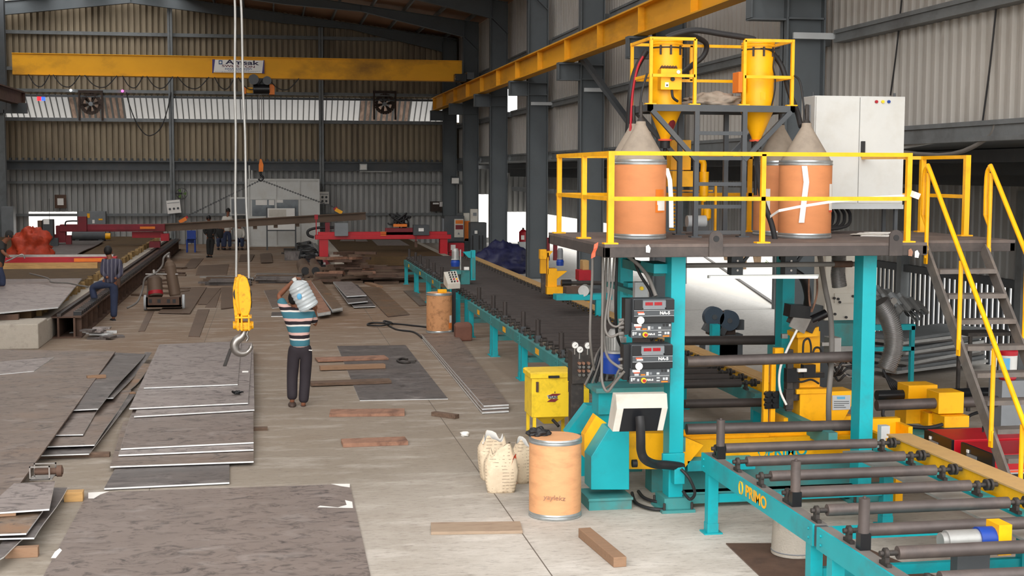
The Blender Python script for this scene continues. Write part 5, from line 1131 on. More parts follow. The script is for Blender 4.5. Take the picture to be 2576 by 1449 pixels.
for px in (1351,1432): c=Q(px,970,Y); M().box(c.x-.015,c.x+.015,Y-.03,Y,c.z-.08,c.z+.05).build('latch',RUSTD,fb,.003)
c=Q(1392,948,Y); M().box(c.x-.07,c.x+.07,Y-.05,Y-.02,c.z-.01,c.z+.02).build('handle',BLK,fb)
for x in (x0+.02,x1-.06):
    for yy in (Y+.01,Y+.45): M().box(x-.0,x+.04,yy,yy+.04,0,q.z).build('leg',YELE,fb)
M().add([(x0+.06,Y+.06,q.z),(x1-.06,Y+.06,q.z),(x1-.06,Y+.44,q.z),(x0+.06,Y+.44,q.z),(x0+.2,Y+.2,q.z-.12),(x1-.2,Y+.2,q.z-.12),(x1-.2,Y+.3,q.z-.12),(x0+.2,Y+.3,q.z-.12)],[(0,1,5,4),(1,2,6,5),(2,3,7,6),(3,0,4,7),(7,6,5,4)]).build('chute',YELE,fb)
M().pb(1447,980,1482,1020,Y+.1,.3).build('side_box',YELE,fb,.005); M().tube([Q(1390,1056,Y),Q(1400,1066,Y-.06),Q(1405,1072,Y-.1)],.02,8).build('valve_handle',BLK,fb)
o=M().prism(pl([(1376,995),(1390,991),(1410,991),(1402,996),(1402,1003),(1380,1003)],Y-.006),(0,.006,0)).build('logo_plate',GREYL,fb)
for pts in ([(1378,996),(1390,990.5),(1411,990.5),(1401,996)],[(1376,1011),(1386,1004),(1405,1004),(1396,1011)]): M().prism(pl(pts,Y-.01),(0,.004,0)).build('logo_bar',REDD,o)
text('lettering','ESAB',.055,Q(1391,999.7,Y-.007),(1,0,0),(0,0,1),BLK,o,sx=1.0,bold=.001)
M().pb(1395,985,1397,989,Y-.006,.006).build('flame_mark',RUSTD,fb)
# ---------------------------------------------------------------- drums and bags on the floor
c=G(1397,1296,0); d5=drum('pale fibre drum with a black cloth on its lid in the foreground','' or c.x,c.y+.02,0,.262,.80,DRUML,False,True)
M().box(0,0,0,0,0,0) if False else None
text('chalk_writing','yaylekz',.07,(d5.location.x-.06,d5.location.y-.264,.235),(1,.0,-.12),(0,0,1),RUST,d5,ext=.0015,sx=1.1)
sack((d5.location.x-.16,d5.location.y+.06,.80),.1,.07,.055,8,BLK,'black_cloth','crumpled black rag lying on the pale foreground drum','rag')
c=G(1105,836,0); d6=drum('old stained fibre drum beside the button console','' or c.x,c.y,0,.275,.86,DRUMO,False,True)
on_drum('label_sticker',d6,.279,45,66,.22,.38,PAPER); on_drum('label_sticker',d6,.278,40,68,.1,.24,ORG)
S(M().box(c.x-.05,c.x+.14,c.y-.2,c.y-.08,.865,.94),'torch_lamp',YEL,'small yellow tool lying on the old stained drum','tool',bevel=.01)
SACKM=mat('printed_sack_paper',C(212,194,168),.85,var=.07,scale=6,dirt=C(150,128,104),amt=.5,dscale=5,bump=.5,bscale=18)
def _print():
    nt=SACKM.node_tree; L=nt.links; b=nt.nodes['Principled BSDF']; src=b.inputs['Base Color'].links[0].from_socket; tc=[n for n in nt.nodes if n.type=='TEX_COORD'][0]
    w=_n(nt,'ShaderNodeTexWave',Scale=9.0,Distortion=.6); w.bands_direction='Z'; L.new(tc.outputs['Object'],w.inputs['Vector'])
    r=nt.nodes.new('ShaderNodeValToRGB'); r.color_ramp.elements[0].position=.86; r.color_ramp.elements[1].position=.93; L.new(w.outputs['Fac'],r.inputs[0])
    mp=_n(nt,'ShaderNodeMapping'); mp.inputs['Scale'].default_value=(14,14,2); L.new(tc.outputs['Object'],mp.inputs['Vector'])
    n=_n(nt,'ShaderNodeTexNoise',Scale=1.6,Detail=4.0); L.new(mp.outputs[0],n.inputs['Vector'])
    r2=nt.nodes.new('ShaderNodeValToRGB'); r2.color_ramp.elements[0].position=.5; r2.color_ramp.elements[1].position=.56; r2.color_ramp.elements[1].color=(.6,.6,.6,1); L.new(n.outputs['Fac'],r2.inputs[0])
    m_=_n(nt,'ShaderNodeMath',operation='MULTIPLY'); L.new(r.outputs[0],m_.inputs[0]); L.new(r2.outputs[0],m_.inputs[1])
    mx=nt.nodes.new('ShaderNodeMixRGB'); mx.inputs[2].default_value=C(92,76,64); L.new(m_.outputs[0],mx.inputs[0]); L.new(src,mx.inputs[1]); L.new(mx.outputs[0],b.inputs['Base Color'])
_print()
def bag(label,cx,cy,w,d,h,seed,rot,lean=0,open_=False):
    t=T('paper_sack',label,'sack',(cx,cy,0)); n=36; m=M(); v=[]; L_=16
    for j in range(L_+1):
        f=j/L_; z=h*f
        fat=(.86+.22*math.sin(min(1,f*1.3)*math.pi*.8)) if f<.75 else (.98-.3*(f-.75)/.25)
        dd=d*(1 if f<.6 else 1-.75*((f-.6)/.4)**1.2) if not open_ else d*(1-.15*f)
        for i in range(n):
            a=2*math.pi*i/n; ca,sa=math.cos(a),math.sin(a); e=.55
            x=w*fat*math.copysign(abs(ca)**e,ca); y=dd*fat*math.copysign(abs(sa)**e,sa)
            nn_=noise.noise(Vector((x*6+seed,y*6,z*5)))*.035+noise.noise(Vector((x*16+seed,y*16,z*13)))*.014
            zz=z+(nn_*1.4+(.045*math.sin(a*3+seed) if f>.9 else 0) if f>.05 else 0)
            p=Vector((x*(1+nn_*2.4)+lean*f,y*(1+nn_*2.4),max(0,zz))); p.rotate(Euler((0,0,rot))); v.append(p+Vector((cx,cy,0)))
    f=[(j*n+i,j*n+(i+1)%n,(j+1)*n+(i+1)%n,(j+1)*n+i) for j in range(L_) for i in range(n)]+[tuple(reversed(range(n)))]
    if not open_: f.append(tuple(range(L_*n,(L_+1)*n)))
    m.add(v,f,0,True); o=m.build('sack_body',SACKM,t)
    if open_:
        v2=[]; 
        for j in (L_,L_-2): 
            for i in range(n): q=v[j*n+i]; v2.append((cx+(q[0]-cx)*.93,cy+(q[1]-cy)*.93,q[2]-(.0 if j==L_ else .02)))
        M().add(v2,[(i,n+i,n+(i+1)%n,(i+1)%n) for i in range(n)]+[tuple(n+i for i in range(n))],0,True).build('inner_liner',PAPER,t)
    return t,o
c=G(1243,1205,0); t,o=bag('open brown paper sack with a white liner, behind the sealed one','' or c.x,c.y+.02,.165,.11,.47,2,.15,0,True)
for k in range(3): pass
c=G(1262,1242,0); t,o=bag('sealed pale paper sack with a red printed corner beside the foreground drum','' or c.x+.01,c.y+.1,.17,.1,.46,5,-.1)
for a,b,z0,z1 in ((.12,.18,.04,.2),(.1,.17,.3,.42)): M().add([(c.x+a,c.y-.005+.12*(a>.11),z0),(c.x+b,c.y+.06,z0+.05),(c.x+b-.005,c.y+.06,z1),(c.x+a+.03,c.y+.0,z1-.02)],[(0,1,2,3)]).build('red_print',WRED,t)
c=G(1335,1228,0); bag('third paper sack pressed behind the foreground drum','' or c.x-.0,c.y+.32,.15,.1,.44,9,.4,0,True)
c=G(1166,858,0); w_,d_,h_=.175,.14,.37; m=M()
v=[(c.x-w_,c.y-d_+.1,0),(c.x+w_,c.y-d_+.1,0),(c.x+w_*.95,c.y+d_+.1,0),(c.x-w_*.95,c.y+d_+.1,0),(c.x-w_*1.02,c.y-d_+.09,h_*.85),(c.x+w_*1.03,c.y-d_+.09,h_*.88),(c.x+w_*.95,c.y+d_+.1,h_*.9),(c.x-w_*.97,c.y+d_+.1,h_*.86),(c.x-w_*.8,c.y-d_*.6+.1,h_),(c.x+w_*.75,c.y-d_*.6+.1,h_*1.04),(c.x+w_*.7,c.y+d_*.7+.1,h_*1.02),(c.x-w_*.75,c.y+d_*.7+.1,h_)]
m.add(v,[(3,2,1,0),(0,1,5,4),(1,2,6,5),(2,3,7,6),(3,0,4,7),(4,5,9,8),(5,6,10,9),(6,7,11,10),(7,4,8,11),(8,9,10,11)]); S(m,'brown_sack',CLAY,'dark brown packed block standing beside the old drum','sack',bevel=.03)
# bucket footing under near conveyor and rusty plate
c=G(1997,1395,0); t=T('concrete_bucket','round grey concrete block under the near conveyor','block',(c.x,c.y,0)); M().lathe([(.2,.014),(.205,.02),(.19,.36),(.18,.37)],(c.x,c.y,0),32).build('block',CONCD,t); M().lathe([(.206,.045),(.209,.05),(.206,.055)],(c.x,c.y,0),32).build('rim',GREY,t)
plate('steel_plate','dark brown plate on the floor under the near conveyor',[(1940,1475),(2420,1475),(2150,1366),(1826,1366)],.012,.01,RUSTD,EDGER)
# ---------------------------------------------------------------- left cutting table
lt=T('cutting_table','long slatted cutting table on a concrete base along the left side','cutting table',(-8,40,0))
M().box(-13,-4.4,27.5,28.6,0,.49).box(-5.6,-4.4,28.6,62,0,.44).box(-13,-12.4,28.6,62,0,.44).build('concrete_base',CONCD,lt,.02)
m=M(); y=28.9
while y<61.5: m.box(-12.3,-4.75,y,y+.25,.42,.6); y+=.26
m.box(-12.3,-4.8,28.7,61.6,.25,.42); m.build('slat_bed',TILE,lt,kind='stuff')
m=M(); y=29.6; random.seed(3)
while y<61.0:
    w_=random.uniform(.3,.6); m.ob((-4.72+random.uniform(-.05,.06),y,.5),(.12,w_*.55,.22),(random.uniform(-.1,.1),random.uniform(-.1,.1),random.uniform(-.25,.25))); y+=w_+.05
m.build('torn_slat_ends',SLAT,lt,kind='stuff')
M().box(-12.4,-4.9,28.3,28.42,.49,.6).tube([(-9,28.0,.52),(-6.2,28.0,.53),(-5.2,28.5,.62)],.03).build('front_frame',RUSTD,lt)
rl=T('table_rail','dark steel rail beam running along the right side of the left cutting table','rail',(-4.1,45,0))
m=M().box(-4.3,-4.28+.02,29.2,62,.03,.43).box(-4.42,-4.1,29.2,62,0,.03).box(-4.42,-4.1,29.2,62,.42,.45).box(-3.98,-3.94,29.2,62,.03,.43).box(-4.1,-3.82,29.2,62,0,.03).box(-4.1,-3.82,29.2,62,.42,.45); m.build('beam',RUSTD,rl)
M().box(-4.3,-4.22,29.2,62,.45,.51).build('rail_head',IRON,rl)
m=M(); y=29.4
while y<61: m.box(-4.0,-3.84,y,y+.16,.45,.53); y+=.3
m.build('cable_chain',BLKS,rl,kind='stuff')
y=29.4
while y<61: M().box(-3.94,-3.84,y,y+.03,.03,.42).build('stiffener',RUSTD,rl); y+=.9
plate('steel_plate','large grey sheet on the near end of the left cutting table, man standing on it',[(-150,800),(146,772),(206,700),(-60,703)],.665,.03,PL2,EDGE)
plate('steel_plate','shiny wavy sheet on the far part of the left cutting table',[(68,644),(188,643),(262,606),(160,606)],.68,.03,PL4,EDGER,n=8,wave=lambda t:.02*math.sin(t*7))
REDB=mat('red_band_dusty',C(132,36,50),.6,var=.12,dirt=C(90,40,44),amt=.5)
t=T('cutting_gantry','dusty red cutting machine beam across the far end of the left table','cutting machine',(-7.7,54,0)); Y=54
M().pb(150,565,415,582,Y,.35).build('beam',REDD,t,.01); M().pb(210,566,360,578,Y-.02,.02).build('red_band',REDB,t); M().pb(352,570,390,576,Y-.04,.02).build('warning_strip',ORG,t)
M().pb(140,568,165,610,Y+.05,.4).build('leg',REDD,t); M().pb(110,590,150,602,Y+.1,.3).build('foot_beam',REDD,t); M().pb(196,545,218,582,Y-.15,.3).build('torch_carriage',REDD,t); M().pb(404,588,425,606,Y+.05,.4).build('leg',RED,t); M().pb(332,584,410,598,Y+.2,.3).build('drive_box',RED,t)
M().tube([Q(164,568,Y),Q(166,558,Y),Q(178,556,Y),Q(194,556,Y)],.03).build('cable_loop',BLK,t)
M().box(-12.6,-12.2,Y,Y+.4,.44,.9).build('leg',REDD,t); M().box(Q(150,1,Y).x,Q(150,1,Y).x+.2,Y+.1,Y+.35,.6,1.0).build('strut',REDD,t)
M().box(-4.5,-4.1,Y,Y+.4,.52,.75).build('wheel_truck',REDD,t)
t=T('cutting_bridge','bright red machine beam over the left table, in front of the checked shirt man','cutting machine',(-7,36.3,0)); Y=36.3
M().pb(-60,648,288,660,Y,.3).build('beam',RED,t,.006); M().pb(186,650,262,658,Y-.02,.02).build('warning_band',ORG,t); M().pb(278,646,292,662,Y-.03,.36).build('end_block',REDL,t); M().pb(-40,643,285,647,Y+.05,.3).build('top_rail',STEEL,t)
M().box(Q(286,1,Y).x-.1,Q(286,1,Y).x,Y+.1,Y+.25,.45,Q(1,660,Y).z).build('leg',RUSTD,t)
S(M().pb(5,662,245,675,Y-.12,.1),'timber_board',WOODY,'long yellow timber board hanging below the red beam on the left table','board')
t=T('machine_console','dark control console with a white screen beyond the left table','console',Q(120,610,53)); Y=53
M().pb(106,552,134,601,Y,.4).build('cabinet',DARK,t,.02); M().pb(109,551,124,564,Y-.02,.02).build('screen',PAPER,t); M().pb(94,555,105,590,Y+.2,.3).build('side_board',WOODD,t); M().box(Q(110,1,Y).x,Q(130,1,Y).x,Y+.1,Y+.3,0,Q(1,600,Y).z).build('pedestal',DARK,t)
M().pb(123,500,125,552,Y+.1,.03).build('antenna',BLK,t)
sack((Q(80,612,46).x,46,.6),.62,.4,.62,6,ORT,'orange_tarp','crumpled orange tarpaulin heaped beyond the man with the torch','tarpaulin')
t=T('transformer_cabinet','grey electrical cabinet with yellow stickers at the back wall left','cabinet',(-7.6,65.6,0)); Y=65.6
M().pb(197,532,266,572,Y,.5).box(Q(200,1,Y).x,Q(262,1,Y).x,Y+.05,Y+.45,0,Q(1,570,Y).z).build('case',GREY,t,.01)
for a,b,c,d,ma in ((219,537,226,548,YEL),(248,550,258,554,YEL),(232,553,238,562,PAPER)): M().pb(a,b,c,d,Y-.02,.02).build('sticker',ma,t)
S(M().pb(137,490,167,524,66.2,.06).pb(144,499,160,516,66.18,.03,1),'picture_frame',[RUSTD,PAPER],'dark framed notice on the back wall at the left','frame')
t=T('grey_tank','long dark grey horizontal cylinder beyond the left table with a yellow valve','tank',(-7,58,0)); a=Q(182,594,58); b=Q(266,594,58); M().cyl(a,b,.2,n=20).build('shell',DARK,t); M().cyl(b+Vector((0,-.1,0)),b+Vector((.2,-.1,0)),.13,n=10).build('valve',YEL,t)
m=M()
for x in (a.x+.2,b.x-.2): m.box(x-.08,x+.08,57.85,58.15,.6,a.z-.1)
m.build('saddles',DARK,t)
t=T('floor_cabinet','tall grey locker at the far left edge beside the hall column','locker',(-12.2,63,0)); M().pb(2,520,36,640,62.8,.6).build('case',GREY,t,.01)
# men's tools: gas trolley
gt=T('gas_trolley','rusty two-wheeled gas cylinder trolley standing in the aisle','trolley',(-2.6,34.6,0)); Y=34.6
M().pb(367,748,455,772,Y,.05).pb(367,748,372,772,Y,.6).pb(451,748,456,772,Y,.6).pb(367,768,456,773,Y,.6).build('tray',RUSTD,gt)
for px in (366,462): c=Q(px,768,Y+.3); M().cyl((c.x-.03,Y+.3,.19),(c.x+.03,Y+.3,.19),.19,n=20).build('wheel',GREYL,gt)
M().tube([Q(375,700,Y+.5),Q(372,720,Y+.5),Q(372,748,Y+.5)],.02).tube([Q(366,690,Y+.3),Q(448,690,Y+.3)],.02).build('handle',STEEL,gt)
for k,(px,py) in enumerate(((378,757),(400,757),(424,757),(438,757))): M().pb(px-4,py-4,px+4,py+5,Y-.01,.01).build('cutout',BLK,gt)
def gas(lbl,a,b,r,ma,band):
    t=T('gas_cylinder',lbl,'gas cylinder',(a+b)/2); d=(b-a); L_=d.length
    M().lathe([(r*.9,0),(r,.04),(r,L_*.8),(r*.75,L_*.9),(.05,L_*.96),(.05,L_)],a,20,axis=d).build('body',ma,t)
    M().lathe([(.035,L_),(.05,L_+.03),(.05,L_+.1),(.02,L_+.14)],a,12,axis=d).build('valve',STEEL,t)
    if band: M().lathe([(r*1.0,.035),(r*1.02,.045),(r*1.02,.12),(r*1.0,.13)],a,20,axis=d).build('red_band',band,t)
gas('short wide gas cylinder with a red foot band on the trolley',Q(392,746,Y+.3),Q(388,692,Y+.5),.18,PLB,RED)
gas('tall brown gas cylinder leaning on the trolley',Q(441,744,Y+.35),Q(424,650,Y+.4),.14,PLB,None)
S(M().tube([Q(426,636,Y+.2),Q(412,648,Y),Q(408,668,Y),Q(390,688,Y),Q(365,700,Y),Q(358,730,Y),Q(345,760,Y-.3),Q(320,775,Y-.5)],.025),'gas_hose',CABLE,'pale hose falling from the tall gas cylinder to the floor','hose')
S(M().tube([Q(75,688,36),Q(120,700,35),Q(130,710,34.5),Q(170,712,34.2),Q(200,718,33.8),Q(222,722,33.5)],.02),'torch_hose',CABLE,'pale cutting hose lying across the sheet on the left table','hose')
# ---------------------------------------------------------------- right cutting table
rt=T('cutting_table','slatted cutting table on a concrete base under the bright red gantry','cutting table',(4.3,54,0))
M().box(2.15,2.6,46,62,0,.45).box(6.0,6.4,48.5,62,0,.45).build('concrete_base',CONCD,rt,.02)
m=M(); y=47.5
while y<61.5: m.box(2.6,6.0,y,y+.24,.42,.52); y+=.26
m.box(2.6,6.0,47.4,61.6,.2,.42); m.build('slat_bed',TILE,rt,kind='stuff')
for q,lb in (([(855,606),(892,606),(890,600),(860,600)],'left one'),([(895,607),(925,607),(920,600),(893,600)],'middle one'),([(950,617),(1030,617),(1005,603),(935,603)],'largest one, on the right')): plate('cut_plate','pale cut plate lying on the right table bed, '+lb,q,.55,.02,PL2,EDGER)
t=T('cutting_gantry','bright red cutting gantry across the right table','cutting machine',(4.2,50,0)); Y=50
M().pb(800,584,1125,592,Y+.1,.3).pb(793,592,1135,601,Y,.5).build('beam',REDL,t,.01)
M().pb(803,601,826,646,Y+.05,.4).build('leg',REDL,t,.01); M().pb(1107,601,1126,645,Y+.05,.4).build('leg',REDL,t,.01); M().pb(818,560,830,592,Y+.2,.2).build('torch_mast',REDD,t); M().pb(794,540,797,592,Y+.2,.05).build('signal_pole',RED,t); M().pb(791,540,800,552,Y+.18,.1).build('signal_lamp',RED,t)
M().pb(842,561,876,594,Y-.2,.35).build('grey_box',GREY,t,.01); M().pb(1040,566,1080,592,Y-.15,.3).build('control_box',DARK,t,.01); M().pb(1053,574,1066,582,Y-.17,.02).build('screen',PAPER,t); M().pb(970,574,1060,592,Y+.1,.3).build('carriage',REDD,t,.01)
for k in range(3): M().pb(957,583+4*k,972,585+4*k,Y-.02,.02).build('vent_slot',ORG,t)
M().tube([Q(840,572,Y+.3),Q(800,573,Y+.3),Q(776,580,Y+.3),Q(776,592,Y+.3),Q(790,597,Y+.3)],.05,10).build('cable_chain',BLK,t)
m=M(); c=Q(1005,556,Y+.4)
for k in range(9): m.tube([c+Vector((random.uniform(-.45,.45),random.uniform(-.2,.2),random.uniform(-.3,.3))) for _ in range(4)],.03,6)
m.build('hose_tangle',BLK,t); M().ob(c+Vector((0,-.2,-.15)),(.5,.2,.1)).build('torch_block',ORG,t); M().pb(1043,606,1050,622,Y-.1,.06).build('torch',RUSTD,t); M().pb(1045,592,1048,607,Y-.1,.05).build('torch_rod',REDD,t)
t=T('cable_chain_track','black bristling rail and cable chain along the left of the right table','rail',(1.8,52,0))
m=M().box(1.65,2.05,46.6,61,0,.3); m.build('rail_beam',BLKS,t); m=M(); y=46.6
while y<60: m.ob((1.5+random.uniform(-.1,.1),y,.22),(.5,.12,.4),(random.uniform(-.3,.3),random.uniform(-.3,.3),random.uniform(-.4,.4))); y+=.22
m.build('chain_links',BLKS,t,kind='stuff'); M().box(1.82,1.9,47,61,.3,.36).build('rail_head',STEEL,t)
# ---------------------------------------------------------------- cabin, boards, signs at the back
cn=T('site_cabin','white panelled cabin with a window band against the back wall','cabin',(.7,64.5,0)); Y=63.8
x0=Q(627,620,Y).x; x1=Q(803,620,Y).x; zt4=Q(700,450,Y).z
M().box(x0,x1,Y+.03,Y+2.3,0,zt4).build('body',WHITE,cn)
xs=[x0,Q(688,1,Y).x,Q(748,1,Y).x,x1]; zs=[0,Q(1,548,Y).z,Q(1,500,Y).z,zt4]
for x in xs: M().box(x-.04,x+.04,Y-.02,Y+.04,0,zt4).build('mullion',WHITE,cn)
for z in (0.05,zs[1],zs[2],zt4-.04): M().box(x0,x1,Y-.015,Y+.035,z-.04,z+.04).build('transom',WHITE,cn)
GLASSD=mat('dark_window',C(104,112,118),.15,var=.3,scale=2)
for a,b in ((xs[0]+.1,xs[1]),(xs[1],xs[2])): M().box(a+.05,b-.05,Y+.0,Y+.035,zs[1]+.05,zs[2]-.05).build('window_pane',GLASSD,cn)
M().pb(643,503,672,516,Y-.01,.01).build('paper_notice',PAPER,cn); M().pb(676,503,690,516,Y-.01,.01).build('paper_notice',PAPER,cn); M().pb(694,500,712,510,Y-.01,.01).build('paper_notice',PAPER,cn)
M().pb(625,416,629,450,Y,.06).build('roof_post',WHITE,cn); M().pb(632,428,635,450,Y,.06).build('roof_post',WHITE,cn)
t=T('side_hatch','pale blue-grey window panel at the left of the white cabin','panel',Q(602,600,64)); M().pb(578,496,627,541,64,.1).pb(580,541,583,612,64,.06).build('frame',WHITE,t); M().pb(582,500,624,538,63.97,.04).build('pane',GREY,t)
t=T('notice_board','free-standing white notice board in front of the cabin','board',Q(708,630,61)); Y=61
for px in (671,743): a=Q(px,522,Y); M().box(a.x-.03,a.x+.03,Y,Y+.06,0,a.z).build('post',DARK,t)
M().pb(673,524,742,578,Y-.03,.03).build('sheet',PAPER,t,.0); M().pb(671,578,744,581,Y-.02,.05).build('tray',DARK,t); M().pb(676,527,720,545,Y-.04,.01).build('poster',WHITED,t)
def sgn(lbl,a,b,c,d,tilt,n,rows):
    p=(Q(a,b,65.9)+Q(c,d,65.9))/2; w_=abs(Q(c,d,65.9).x-Q(a,b,65.9).x)*.92; h_=abs(Q(c,d,65.9).z-Q(a,b,65.9).z)*.92; t=T('safety_sign',lbl,'sign',p)
    M().ob(p,(w_,.03,h_),(0,tilt,0)).build('board',PAPER,t); Rm=Euler((0,tilt,0)).to_matrix()
    M().ob(p+Rm@Vector((0,-.02,h_*.3)),(w_*.9,.01,h_*.04),(0,tilt,0)).build('title_line',GREY,t)
    for r_ in range(rows):
        for k in range(n): q=p+Rm@Vector((w_*(.3*(k-(n-1)/2)),-.02,h_*(.05-.33*r_ if rows>1 else -.15))); M().cyl(q,q+Vector((0,-.01,0)),.055,n=12).build('pictogram',DARK,t)
    m=M().box(p.x-.02,p.x+.02,65.92,66.25,p.z-.02,p.z+.02); m.build('bracket',GIRT,t)
sgn('white tilted safety sign with three symbols on the left wind post',418,502,456,538,-.1,3,1)
sgn('white safety sign with six round symbols right of the white cabin',793,481,829,514,0,3,2)
t=T('wall_fan','small dark green wall fan above the tilted safety sign','fan',Q(457,487,65.9)); c=Q(457,487,65.9)
m=M()
for k in range(20):
    a=2*math.pi*k/20; b=2*math.pi*(k+1)/20
    m.bar(c+Vector((math.cos(a)*.26,0,math.sin(a)*.26)),c+Vector((math.cos(b)*.26,0,math.sin(b)*.26)),.02)
for k in range(10):
    a=2*math.pi*k/10; m.bar(c,c+Vector((math.cos(a)*.26,-.03,math.sin(a)*.26)),.01)
m.build('cage',BLK,t); m=M()
for k in range(3):
    a=k*2.09; d=Vector((math.cos(a),0,math.sin(a))); u=Vector((-math.sin(a),.1,math.cos(a))); m.prism([c+d*.03,c+d*.2-u*.08,c+d*.22+u*.08],(0,.01,0))
m.build('blades',GREEN,t); M().box(c.x-.3,c.x,c.y+.05,66.3,c.z-.03,c.z+.03).build('arm',BLK,t)
def flood(lbl,px,py,Y,s,back):
    c=Q(px,py,Y); t=T('floodlight',lbl,'floodlight',c); M().ob(c,(s,.1,s*.85),(.25,0,0)).build('housing',DARK if back else GREYL,t,.01); M().ob(c+Vector((0,-.055,-.01)),(s*.8,.02,s*.62),(.25,0,0)).build('lens',PAPER,t); M().box(c.x-.03,c.x+.03,c.y,c.y+.35,c.z-.04,c.z+.02).build('bracket',DARK,t)
flood('white floodlight on the dark beam of the back wall',914,420,65.9,.36,False)
flood('black floodlight with a white lens on the farthest right column',1145,454,64.8,.42,True)
S(M().pb(905,430,985,433,66.1,.06),'tube_lamp',WHITE,'slim white tube lamp below the floodlight on the back wall','lamp'); 
# crane runways, beam, hoist
def ibeam(m,p0,p1,w,h,t=.03):
    p0=Vector(p0);p1=Vector(p1); m.bar(p0+Vector((0,0,h/2-t/2)),p1+Vector((0,0,h/2-t/2)),w,t); m.bar(p0-Vector((0,0,h/2-t/2)),p1-Vector((0,0,h/2-t/2)),w,t); m.bar(p0,p1,t*.6,h-2*t); return m
for x,lbl,y0,ma in ((7.9,'yellow crane runway girder along the right columns',7,YELC),(-10.9,'brown crane runway girder at the far left',40,RUSTD)):
    t=T('crane_runway',lbl,'runway girder',(x,36,6.35)); ibeam(M(),(x,y0,6.66),(x,65.8,6.66),.32,.6).build('girder',ma,t)
    y=65.3
    while y>y0: M().box(x-.15,x+.15,y-.015,y+.015,6.39,6.93).build('stiffener',ma,t); y-=3.68 if ma is YELC else 7.2
    M().box(x-.03,x+.03,y0,65.8,6.96,7.03).build('crane_rail',YELD if ma is YELC else RUSTD,t)
cr=T('crane_bridge','yellow overhead crane bridge beam across the back of the hall','crane',(-1.5,55.2,7)); Y=55.0
a=Q(30,138,Y); b=Q(1162,206,Y); zT=7.86; zBt=7.1
M().box(a.x,b.x,Y,Y+.45,zBt,zT).build('box_girder',YELC,cr); M().box(a.x,b.x,Y-.06,Y+.5,zT,zT+.03).box(a.x,b.x,Y-.06,Y+.5,zBt-.03,zBt).build('flanges',YELC,cr)
for x,s in ((7.9,1),(-10.9,-1)):
    M().box(x-.14,x+.14,Y-1.1,Y+1.5,7.08,7.36).build('end_carriage',DARK,cr,.01)
    for yy in (Y-.8,Y+1.2): M().cyl((x-.06,yy,7.15),(x+.06,yy,7.15),.12,n=16).build('wheel',BLKS,cr)
M().box(7.3,7.76,Y-.9,Y-.5,7.0,7.3).cyl((7.4,Y-.9,7.15),(7.4,Y-1.1,7.15),.12).build('travel_motor',BLKS,cr,.01)
p=Q(12,105,Y-.4); M().box(-10.85,-10.15,Y-.5,Y-.1,7.6,8.5).build('electrical_box',WHITED,cr,.01); M().box(-10.75,-10.3,Y-.52,Y-.49,8.2,8.4).build('box_window',BLK,cr); M().box(-10.9,-10.2,Y-.6,Y-.1,7.35,7.6).build('drive_unit',BLKS,cr)
m=M(); x=-8.9
for k in range(9):
    w_=.9+.25*(k%3); m.tube([(x,Y-.1,zBt-.02),(x+w_*.25,Y-.12,zBt-.4),(x+w_*.55,Y-.12,zBt-.45),(x+w_*.85,Y-.1,zBt-.02)],.02,6); x+=w_
m.build('festoon_cable',BLK,cr)
# capacity sign
sg=T('crane_sign','white rated-load sign with purple side bands on the yellow crane beam','sign',Q(600,167,Y-.08)); yS=Y-.09
M().pb(535,150,664,184,yS,.02).build('board',PAPER,sg)
PUR=mat('purple_band',C(56,44,110),.5); DKT=mat('sign_print',C(40,34,66),.6); MAR=mat('sign_print_maroon',C(92,30,50),.6); BLL=mat('sign_print_blue',C(60,90,130),.6)
M().prism(pl([(534,149),(541,149),(537,184),(534,184)],yS-.004),(0,.004,0)).build('side_band',PUR,sg); M().prism(pl([(663,151),(665,151),(665,185),(659,185)],yS-.004),(0,.004,0)).build('side_band',PUR,sg)
M().pb(550,151.5,559.5,162,yS-.006,.006).build('logo_tile',BLL,sg); c=Q(554.7,156.8,yS-.008); M().cyl((c.x,yS-.01,c.z),(c.x,yS-.006,c.z),.045,n=10).build('logo_drop',PAPER,sg)
text('lettering','Amsak',.24,Q(609,157.6,yS-.003),(1,0,-.018),(0,0,1),DKT,sg,sx=1.9,bold=.006)
text('lettering','SWL 5 TON',.115,Q(600,167.2,yS-.003),(1,0,-.018),(0,0,1),MAR,sg,sx=2.1,bold=.002)
for k,(x0_,x1_,py,h_) in enumerate(((566,634,171.5,1.6),(566,634,174,1.2),(574,628,176.3,1.2),(541,655,179,.6),(557,645,180.8,.6))):
    x=x0_
    while x<x1_:
        w_=random.uniform(2,5); M().pb(x,py,min(x+w_,x1_),py+h_,yS-.003,.003).build('print_line',BLL if k<3 else DKT,sg); x+=w_+1.5
# hoist under the bridge
ho=T('hoist_trolley','crane hoist with two black wheels and orange end caps under the sign','hoist',Q(655,215,Y)); 
for px,py,s in ((638,200,.2),(672,203,.17)): c=Q(px,py,Y-.2); M().cyl((c.x,c.y-.1,c.z),(c.x,c.y+.1,c.z),s,n=18).build('trolley_wheel',BLKS,ho)
a=Q(638,224,Y); b=Q(678,224,Y); M().cyl(a,b,.19,n=20).build('rope_drum',BLKS,ho); M().pb(636,210,680,236,Y-.05,.4).build('drum_frame',DARK,ho,.01); M().pb(677,212,691,238,Y-.1,.4).build('end_cap',ORG,ho,.01); M().pb(611,218,619,236,Y-.05,.3).build('end_cap',ORG,ho,.01); M().pb(619,220,637,234,Y,.25).build('motor',YELC,ho,.01)
M().pb(640,196,670,212,Y-.0,.1).build('suspension',DARK,ho)
hk=T('far_hook_block','small orange hook block hanging below the far crane hoist','hook block',Q(656,415,Y))
for dx_ in (-.05,.05): M().cyl(Q(655,236,Y)+Vector((dx_,0,0)),Q(656,405,Y)+Vector((dx_*.7,0,0)),.014,n=6).build('wire_rope',CABLE,hk)
